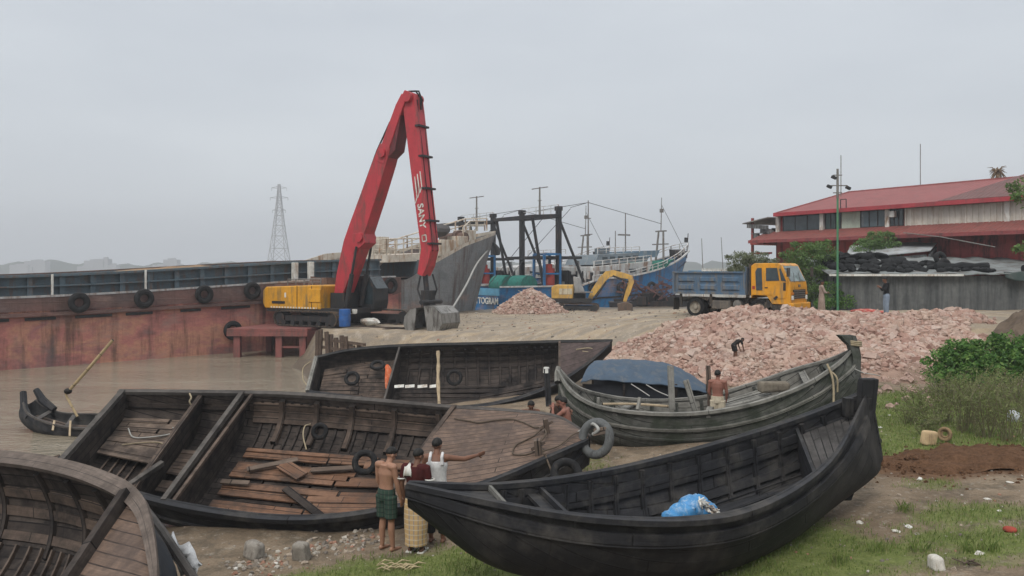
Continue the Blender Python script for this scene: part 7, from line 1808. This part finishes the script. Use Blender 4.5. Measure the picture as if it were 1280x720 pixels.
            if wname=='shirt':
                L_=opt[1] if len(opt)>1 else .75
                for s in 'LR':
                    cap(g,J['sL'].lerp(J['sR'],.28 if s=='L' else .72),J['s'+s],.075,.074)
                    if L_<=1: g.tube([J['s'+s],J['s'+s].lerp(J['e'+s],L_)],[.072,.066],14)
                    else: cap(g,J['s'+s],J['e'+s],.070,.058); g.tube([J['e'+s],J['e'+s].lerp(J['w'+s],L_-1)],[.058,.045],14)
            else:
                for x in (-.5,.5):
                    m_=J['sL'].lerp(J['sR'],.5+x*.52); fr=RT_@Vector((0,1,0))
                    bot=J['che']+up*.03+(J['sR']-J['sL'])*x*.60
                    g.tube([bot+fr*.105,m_+up*.02+fr*.085,m_+up*.075,m_+up*.02-fr*.085,bot-fr*.105],.027,10)
        me=remesh(g,max(vox,.009),2); me.transform(Matrix.Scale(S_,4)); me.materials.append(mat); me.polygons.foreach_set('use_smooth',[True]*len(me.polygons))
        o=bpy.data.objects.new(wname,me); COL.objects.link(o); o.parent=t; ROOTM[o.name]=ROOTM[t.name]
    t['_s']=S_; 
    return t,(lambda p:Mx@Vector(p)),J
def cloth(name,c,dirt=None,sc=8): return worn(name,c,dirt,.35,sc,.9,.1,.3,.18)
def checked(name,c1,c2,c3):
    t=NT(name); v=t.coord('Object'); sp=t.node('ShaderNodeSeparateXYZ'); t.link(v,sp.inputs[0])
    fx=t.math('FRACT',t.math('MULTIPLY',t.math('ADD',sp.outputs['X'],t.math('MULTIPLY',sp.outputs['Y'],.6)),13)); fz=t.math('FRACT',t.math('MULTIPLY',sp.outputs['Z'],13))
    a=t.math('LESS_THAN',fx,.22); b=t.math('LESS_THAN',fz,.22); col=t.mix(t.math('MULTIPLY',a,.75),c1,c2); col=t.mix(t.math('MULTIPLY',b,.75),col,c3)
    n=t.noise(v,16,4,.6); col=t.mix(.4,col,t.ramp(n,[(.3,.6),(.7,1.1)]),'MULTIPLY'); return t.fin(col,.9,0,.1)
def stand(px,d,py=400): p=P(px,py,d); p.z=surf(p.x,p.y); return p
# the three men by the open wreck
person('shirtless man in dark green checked shorts, head bowed, looking into the open boat',stand(483,12.9),38,1.66,
       dict(hea=(.0,.10,1.56),look=(.25,1,-.75),nec=(0,.03,1.43),che=(0,.01,1.27),eR=(.235,.02,1.12),wR=(.235,.10,.87),eL=(-.22,.02,1.12),wL=(-.17,.14,.90),kL=(-.10,.02,.49),aR=(.12,.03,.085)),
       [('shorts',checked('green_check_cloth',(.035,.065,.05),(.08,.09,.07),(.02,.03,.03)),.86)],.0075,((.32,.175,.115),'light_tan'))
t,f_,J=person('man in maroon shirt and long yellow checked lungi, white cloth over his shoulder',stand(520,12.75),15,1.63,
       dict(hea=(.02,.05,1.58),look=(.5,1,-.5),eL=(-.25,-.02,1.12),wL=(-.235,.05,.88),eR=(.235,0,1.13),wR=(.16,.16,.98)),
       [('lungi',checked('yellow_check_cloth',(.50,.34,.17),(.20,.22,.26),(.55,.47,.36)),.13),('shirt',cloth('maroon_cloth',(.065,.016,.016),(.04,.012,.012)),.03,.62)],.0075,((.15,.075,.048),'dark_brown'))
mb=MB(); S_=1.63/1.7; rows=[]
for i in range(9):
    u=i/8; pts=[(-.10,-.135,1.30),(-.10,-.11,1.42),(-.10,-.03,1.475),(-.115,.06,1.45),(-.12,.125,1.35),(-.125,.14,1.15)]
    c=catmull(pts,9)[i]; rows.append([Vector((c[0]-.075+.03*j+.008*math.sin(i+j*2),c[1],c[2]+.012*math.sin(j*1.9+i)-.012*abs(j-2.5)))*S_ for j in range(6)])
mb.grid(rows)
for x in (-.245,.245):
    mb.torus(Vector((x,-.02 if x<0 else 0,1.222))*S_,.072,.012,(0,0,1),18,6)
o=mb.build('shoulder_cloth',M['white_paint'],t,local=True,smooth=True,angle=180); m_=o.modifiers.new('t','SOLIDIFY'); m_.thickness=.012
mb=MB()
for s,x in (('L',-.10),('R',.10)): mb.box(Vector((x,.055,.012))*S_,(.10,.27,.024)); mb.tube([Vector((x-.05,.06,.03)),Vector((x,.09,.085)),Vector((x+.05,.06,.03))],.012,6)
mb.build('sandal',M['white_paint'],t,local=True,bevel=.008)
person('man in a white sleeveless vest pointing to the right with an outstretched arm',stand(546,13.15),8,1.70,
       dict(hea=(-.01,.06,1.58),look=(.25,1,-.35),sR=(.185,.01,1.40),eR=(.43,.12,1.36),wR=(.63,.26,1.40),eL=(-.24,.0,1.13),wL=(-.16,.15,.97)),
       [('trousers',cloth('dark_cloth',(.03,.03,.035)),1.8),('tank_top',cloth('white_vest',(.62,.62,.62),(.45,.43,.42)),.0)],.0075,((.17,.082,.052),'brown'))
# men behind the bow of the wreck
def crouch(dz,**kw):
    d=dict(hL=(-.09,-.05,.92-dz),hR=(.09,-.05,.92-dz),kL=(-.11,.36,.47-dz*.12),kR=(.11,.36,.47-dz*.12),aL=(-.11,.05,.085),aR=(.11,.05,.085),pel=(0,-.04,.97-dz),wai=(0,.0,1.09-dz),che=(0,.05,1.27-dz),nec=(0,.08,1.44-dz),sL=(-.185,.06,1.40-dz),sR=(.185,.06,1.40-dz))
    for k,v in kw.items(): d[k]=v if k=='look' else (v[0],v[1]+.07,v[2]-dz)
    return d
person('bare shouldered man behind the boat bow, raising a hand to his mouth',stand(710,17.75),-70,1.65,
       crouch(.22,look=(-.2,1,-.25),hea=(0,.05,1.575),eL=(-.22,.22,1.22),wL=(-.10,.26,1.45),eR=(.22,.18,1.18),wR=(.08,.30,1.40)),
       [('shorts',cloth('brown_cloth',(.10,.06,.04)),.8)],.0085,((.25,.11,.08),'tan'))
t,f_,J=person('dark haired man behind the boat bow, just left of the bare shouldered man',stand(691,18.0),95,1.65,
       crouch(.20,look=(.1,1,-.4),hea=(0,.07,1.56),eR=(.22,.15,1.15),wR=(.05,.30,1.28),eL=(-.22,.18,1.18),wL=(-.05,.28,1.30)),
       [('lungi',cloth('grey_cloth',(.16,.16,.17)),.2),('shirt',cloth('dark_brown_shirt',(.05,.032,.026)),.0,.7)],.0085,((.19,.09,.06),'brown'))
mb=MB(); mb.ell(P(689,522,17.4),(.11,.08,.08),noise=.15); solo(mb.build('cloth',M['white_paint'],smooth=True),'white crumpled cloth held by the men behind the boat bow','cloth')
person('dark haired man stooping behind the foredeck, only his head showing',stand(662,18.2),170,1.62,crouch(.24,look=(0,1,-.7),hea=(0,.10,1.55)),[('lungi',cloth('blue_grey_cloth',(.10,.11,.14)),.2)],.0085,((.17,.08,.05),'brown'))
# man in the grey boat
p=P(897,512,19.3); p.z=hg.pt(.60,0,.70).z
person('shirtless man in pale shorts standing in the grey boat',P(897,512,19.35)*1.0-Vector((0,0,0)) if False else Vector((P(897,500,19.35).x,19.35,.62)),25,1.56,
       dict(look=(.1,1,-.2),eL=(-.23,.04,1.12),wL=(-.20,.15,.92),eR=(.23,.05,1.12),wR=(.2,.16,.93)),[('shorts',cloth('pale_cloth',(.48,.42,.32),(.3,.25,.18)),.75)],.0085,((.24,.10,.065),'tan'))
# child bending on the heap
p=hit(919,451); 
person('child in a dark shirt bending down on the slope of the brick heap',p,75,.98,
       dict(pel=(0,-.10,.93),wai=(0,.02,1.02),che=(0,.17,1.12),nec=(0,.34,1.17),hea=(0,.47,1.20),sL=(-.18,.29,1.16),sR=(.18,.29,1.16),eL=(-.22,.34,.88),eR=(.22,.36,.88),wL=(-.18,.42,.64),wR=(.18,.44,.64),hL=(-.09,-.10,.90),hR=(.09,-.10,.90),look=(0,1,-.9)),
       [('shorts',cloth('dark_shorts',(.03,.03,.03)),.8),('shirt',cloth('black_brown_shirt',(.025,.022,.02)),.0,.7)],.010,((.14,.07,.045),'dark_brown'))
# man by the shed wall, and the one beside the truck
person('man in black top and pale blue jeans standing by the grey shed wall',stand(1108,33.8),-80,1.66,
       dict(look=(0,1,-.45),hea=(0,.06,1.575),eL=(-.22,.10,1.14),wL=(-.08,.28,1.27),eR=(.22,.10,1.14),wR=(.08,.28,1.27)),
       [('trousers',cloth('pale_jeans',(.22,.27,.34),(.14,.17,.22)),1.85),('shirt',cloth('black_top',(.018,.018,.02)),.0,1.7)],.011,((.16,.08,.05),'brown'))
person('person wrapped in a pinkish brown shawl beside the truck bumper',stand(1027,35.6),100,1.55,
       dict(look=(.3,1,-.4),eL=(-.2,.12,1.12),wL=(-.08,.26,1.10),eR=(.2,.12,1.12),wR=(.08,.26,1.10)),
       [('lungi',cloth('pinkish_cloth',(.34,.26,.22),(.2,.14,.12)),.12),('shirt',cloth('shawl_cloth',(.36,.28,.24),(.25,.17,.15)),-.35,1.6)],.011,((.12,.06,.04),'dark_brown'))
# ------------------------------------------------------------------ stones, rubbish, grass
def stone(px,py,w_,h_,label,mat,seed,name='boulder',cat='stone',group=None):
    rg=random.Random(seed); p=hit(px,py); mb=MB(); rg2=rnd.getstate(); 
    mb.ell((0,0,h_*.40),(w_/2,w_/2*.8,h_*.58),Matrix.Rotation(rg.random()*3,3,'Z'),18,12)
    if name=='boulder':
        mb=MB(); mb.box((0,0,h_*.44),(w_*.92,w_*.72,h_*1.0),Matrix.Rotation(rg.random()*3,3,'Z')@Matrix.Rotation(rg.uniform(-.25,.25),3,'X'),taper=.86,jit=w_*.07); o=mb.build(name,mat,bevel=w_*.2,seg=4,smooth=True,angle=60); o.location=p; return tag(o,label,cat,group)
    for i,v_ in enumerate(mb.v):
        v_=Vector(v_); k=1+.16*float(fbm(v_.x*5/w_*.4+seed,v_.y*5/w_*.4+v_.z*4/w_*.4,3)); mb.v[i]=(v_.x*k,v_.y*k,max(-.03,v_.z*k))
    o=mb.build(name,mat,smooth=True,angle=50); o.location=p; return tag(o,label,cat,group)
ST=worn('grey_stone',(.27,.25,.22),(.14,.12,.10),.4,9,.9,.1,.5); STP=worn('pale_stone',(.62,.60,.55),(.4,.36,.3),.35,8,.85,.1,.4)
stone(318,697,.34,.27,'rounded grey boulder on the mud, left of the squarer one',ST,1)
stone(376,700,.29,.30,'squarish grey boulder at the edge of the grass patch',ST,2)
stone(1170,712,.24,.19,'white stone on the grass at the bottom right',STP,3)
p=hit(1161,556); mb=MB(); mb.box(p+Vector((0,0,.14)),(.30,.2,.32),Matrix.Rotation(R(12),3,'Z')@Matrix.Rotation(R(8),3,'Y'),taper=.85,jit=.03); solo(mb.build('stuffed_sack',worn('tan_sack',(.50,.37,.22),(.3,.2,.12),.4,6,.9,.1,.4),bevel=.05,seg=3),'squarish tan sack standing on the grass below the weeds','sack')
stone(1267,527,.34,.28,'pale grey plastic can lying in the weeds at the right edge',worn('pale_can',(.42,.45,.48),(.3,.3,.3),.3,5,.5),5,'plastic_can','can')
mb=MB(); p=hit(1181,553); mb.torus(p+Vector((0,0,.17)),.12,.035,(-.8,-.6,.2),24,8); mb.torus(p+Vector((.03,.04,.17)),.07,.025,(-.5,-.8,.3),20,8); solo(mb.build('cane_basket',worn('brown_cane',(.25,.17,.09),(.12,.08,.05),.4,6,.9),smooth=True),'round brown cane basket ring leaning beside the tan sack','basket')
stone(1262,665,.19,.09,'red rag lying on the grass at the right',worn('red_rag',(.34,.07,.05),(.2,.08,.06),.4,7,.9,.1),6,'rag','rag')
tyre('tyre',hit(1088,553)+Vector((0,0,.07)),(0.1,-.25,1),.17,.06,'small half buried tyre on the grass beside the black boat stem')
stone(1083,549,.20,.10,'white plastic scrap lying on the small tyre',M['white_paint'],7,'plastic_scrap','scrap')
mb=MB(); p=hit(1210,708)
for k in range(6): q=p+Vector((rnd.uniform(-.15,.15),rnd.uniform(-.06,.06),.03)); mb.bar(q,q+Vector((rnd.uniform(-.25,.25),rnd.uniform(-.1,.1),.05)),.02,.012)
solo(mb.build('driftwood',W_in),'small dark sticks lying at the bottom right beside the white stone','sticks')
rg=random.Random(17)
scr=[(1150,600),(1225,693),(1195,585),(1207,583),(1120,665),(1145,573),(1155,577),(1235,625),(1262,604),(1100,535),(1112,520),(1075,655),(1136,660),(1250,640),(300,648),(255,652),(345,705),(295,712)]
for i,(px,py) in enumerate(scr):
    p=hit(px,py); mb=MB(); mb.ell((0,0,.015),(rg.uniform(.04,.09),rg.uniform(.03,.05),rg.uniform(.015,.035)),nu=7,nv=5,noise=.28); o=mb.build('litter_scrap',(STP if i%3 else M['white_paint'])); o.location=p; o.rotation_euler=(0,0,rg.random()*3)
    tag(o,'pale scrap of litter lying on the ground by the boats','litter','pale scraps of litter on the ground')
mb=MB(); p=hit(490,712)
for k in range(16):
    a=rg.uniform(-.6,.6); q=p+Vector((rg.uniform(-.3,.3),rg.uniform(-.18,.18),.04)); mb.tube([q,q+Vector((.12*math.cos(a),.1*math.sin(a),.05)),q+Vector((.26*math.cos(a),.2*math.sin(a),.02))],[.004,.016,.004],5)
solo(mb.build('dry_leaves',worn('straw_leaf',(.40,.33,.20),(.25,.2,.12),.3,5,.9)),'dry straw coloured leaves on the grass below the three men','leaves')
# broken brick and shell gravel by the boulders and all over the shore
mb=MB(); GR=island('shore_gravel',[(.30,.27,.23),(.22,.19,.16),(.42,.39,.34),(.30,.17,.12),(.16,.14,.12),(.36,.30,.24)],.9,.15,.2)
def scatter(n,fx,fy,s0,s1):
    for k in range(n):
        x,y=fx(),fy(); z=hz(x,y)
        if z<WZ: continue
        chunk(mb,(x,y,z+.004),rg.uniform(s0,s1),rg)
def ppoint(px,py): p=hit(px,py); return p
for k in range(260):
    u=rg.random(); p=hit(290+u*190+rg.gauss(0,6),716-u*50+rg.gauss(0,8)); chunk(mb,(p.x,p.y,p.z+.01),rg.uniform(.03,.12),rg)
scatter(1500,lambda:rg.uniform(-6,10),lambda:rg.uniform(9,22),.012,.05)
scatter(260,lambda:rg.uniform(4,14),lambda:rg.uniform(9,24),.03,.09)
scatter(900,lambda:rg.uniform(-9,14),lambda:rg.uniform(33,60),.04,.16)
tag(mb.build('gravel',GR),'loose gravel and broken brick strewn over the shore','gravel',kind='stuff')
# clods on the soil heap
mb=MB()
for k in range(700):
    x=rg.gauss(9.2,1.5); y=rg.gauss(15.1,.55); chunk(mb,(x,y,hz(x,y)+.12*max(0,1-((x-8.6)/2.2)**2-((y-15.3)/1.0)**2)),rg.uniform(.03,.11),rg)
tag(mb.build('soil_clods',SOIL),'loose clods of red brown soil round the soil heap','soil',kind='stuff')
# grass
mb=MB(); NB=0
gt=leafmat('grass_blades',[(.09,.135,.03),(.135,.20,.045),(.19,.245,.07),(.25,.25,.11)],.2)
vs_=[];fs_=[]
def blade(x,y,z,h,w_,a,lean):
    k=len(vs_); c,s=math.cos(a)*w_,math.sin(a)*w_; lx,ly=math.cos(a+1.57)*lean*h,math.sin(a+1.57)*lean*h
    vs_.extend([(x-c,y-s,z-.01),(x+c,y+s,z-.01),(x+lx*.4+c*.6,y+ly*.4+s*.6,z+h*.6),(x+lx,y+ly,z+h)]); fs_.append((k,k+1,k+2)); fs_.append((k,k+2,k+3))
N_=230000
gxs=np.array([rg.uniform(-5,15) for _ in range(N_)]); gys=np.array([rg.uniform(9,25)**1 for _ in range(N_)])
gm=grassmask(gxs,gys); gz=height(gxs,gys); cl=vnoise(gxs*2.3,gys*2.3)
for x,y,z,m_,c_ in zip(gxs,gys,gz,gm,cl):
    if m_<.18 or rg.random()>m_*1.3 or c_<.15: continue
    if z<.0: continue
    far_=y>16
    if far_ and rg.random()<.35: continue
    blade(x,y,z,rg.uniform(.02,.06)*(.5+c_*1.1)*(1.2 if far_ else 1),rg.uniform(.004,.009)*(1.5 if far_ else 1),rg.random()*6.3,rg.uniform(-.7,.7))
me=bpy.data.meshes.new('grass'); me.from_pydata(vs_,[],fs_); me.materials.append(gt); o=bpy.data.objects.new('grass',me); COL.objects.link(o); tag(o,'short grass growing in patches over the shore','grass',kind='stuff')
# taller tufts along the keel of the black boat
for i,(px,py) in enumerate(((930,690),(960,676),(985,668),(905,702),(1010,650),(880,712),(945,700),(1050,705),(1100,690),(1150,690),(1215,690),(1240,690),(1130,640),(1090,585),(1100,560),(1150,505),(1120,505))):
    p=hit(px,py); mb=MB(); st_=len(vs_); vs_=[];fs_=[]
    for k in range(60): blade(p.x+rg.gauss(0,.07),p.y+rg.gauss(0,.05),p.z,rg.uniform(.07,.2),.006,rg.random()*6.3,rg.uniform(-.6,.6))
    mb.v=list(vs_); mb.f=[tuple(f) for f in fs_]; mb.uv=[None]*len(fs_); mb.mi=[0]*len(fs_); o=mb.build('grass_tuft',gt); solo(o,'taller tuft of grass on the shore at the right','grass tuft','tufts of taller grass on the shore')

# ------------------------------------------------------------------ the damp river air
HAZE=.00095
mb=MB(); x0,x1,y0,y1,z0,z1=-1700,1700,-40,1400,-3.3,85
mb.v=[(x0,y0,z0),(x1,y0,z0),(x1,y1,z0),(x0,y1,z0),(x0,y0,z1),(x1,y0,z1),(x1,y1,z1),(x0,y1,z1)]
for q_ in ((0,3,2,1),(4,5,6,7),(0,1,5,4),(1,2,6,5),(2,3,7,6),(3,0,4,7)): mb.face(q_)
hm=bpy.data.materials.new('river_haze'); hm.use_nodes=True; nn=hm.node_tree.nodes; nn.remove(nn['Principled BSDF'])
pv=nn.new('ShaderNodeVolumePrincipled'); pv.inputs['Color'].default_value=(.93,.96,1,1); pv.inputs['Density'].default_value=HAZE; pv.inputs['Anisotropy'].default_value=.1
hm.node_tree.links.new(pv.outputs[0],nn['Material Output'].inputs['Volume'])
tag(mb.build('haze',hm),kind='stuff')
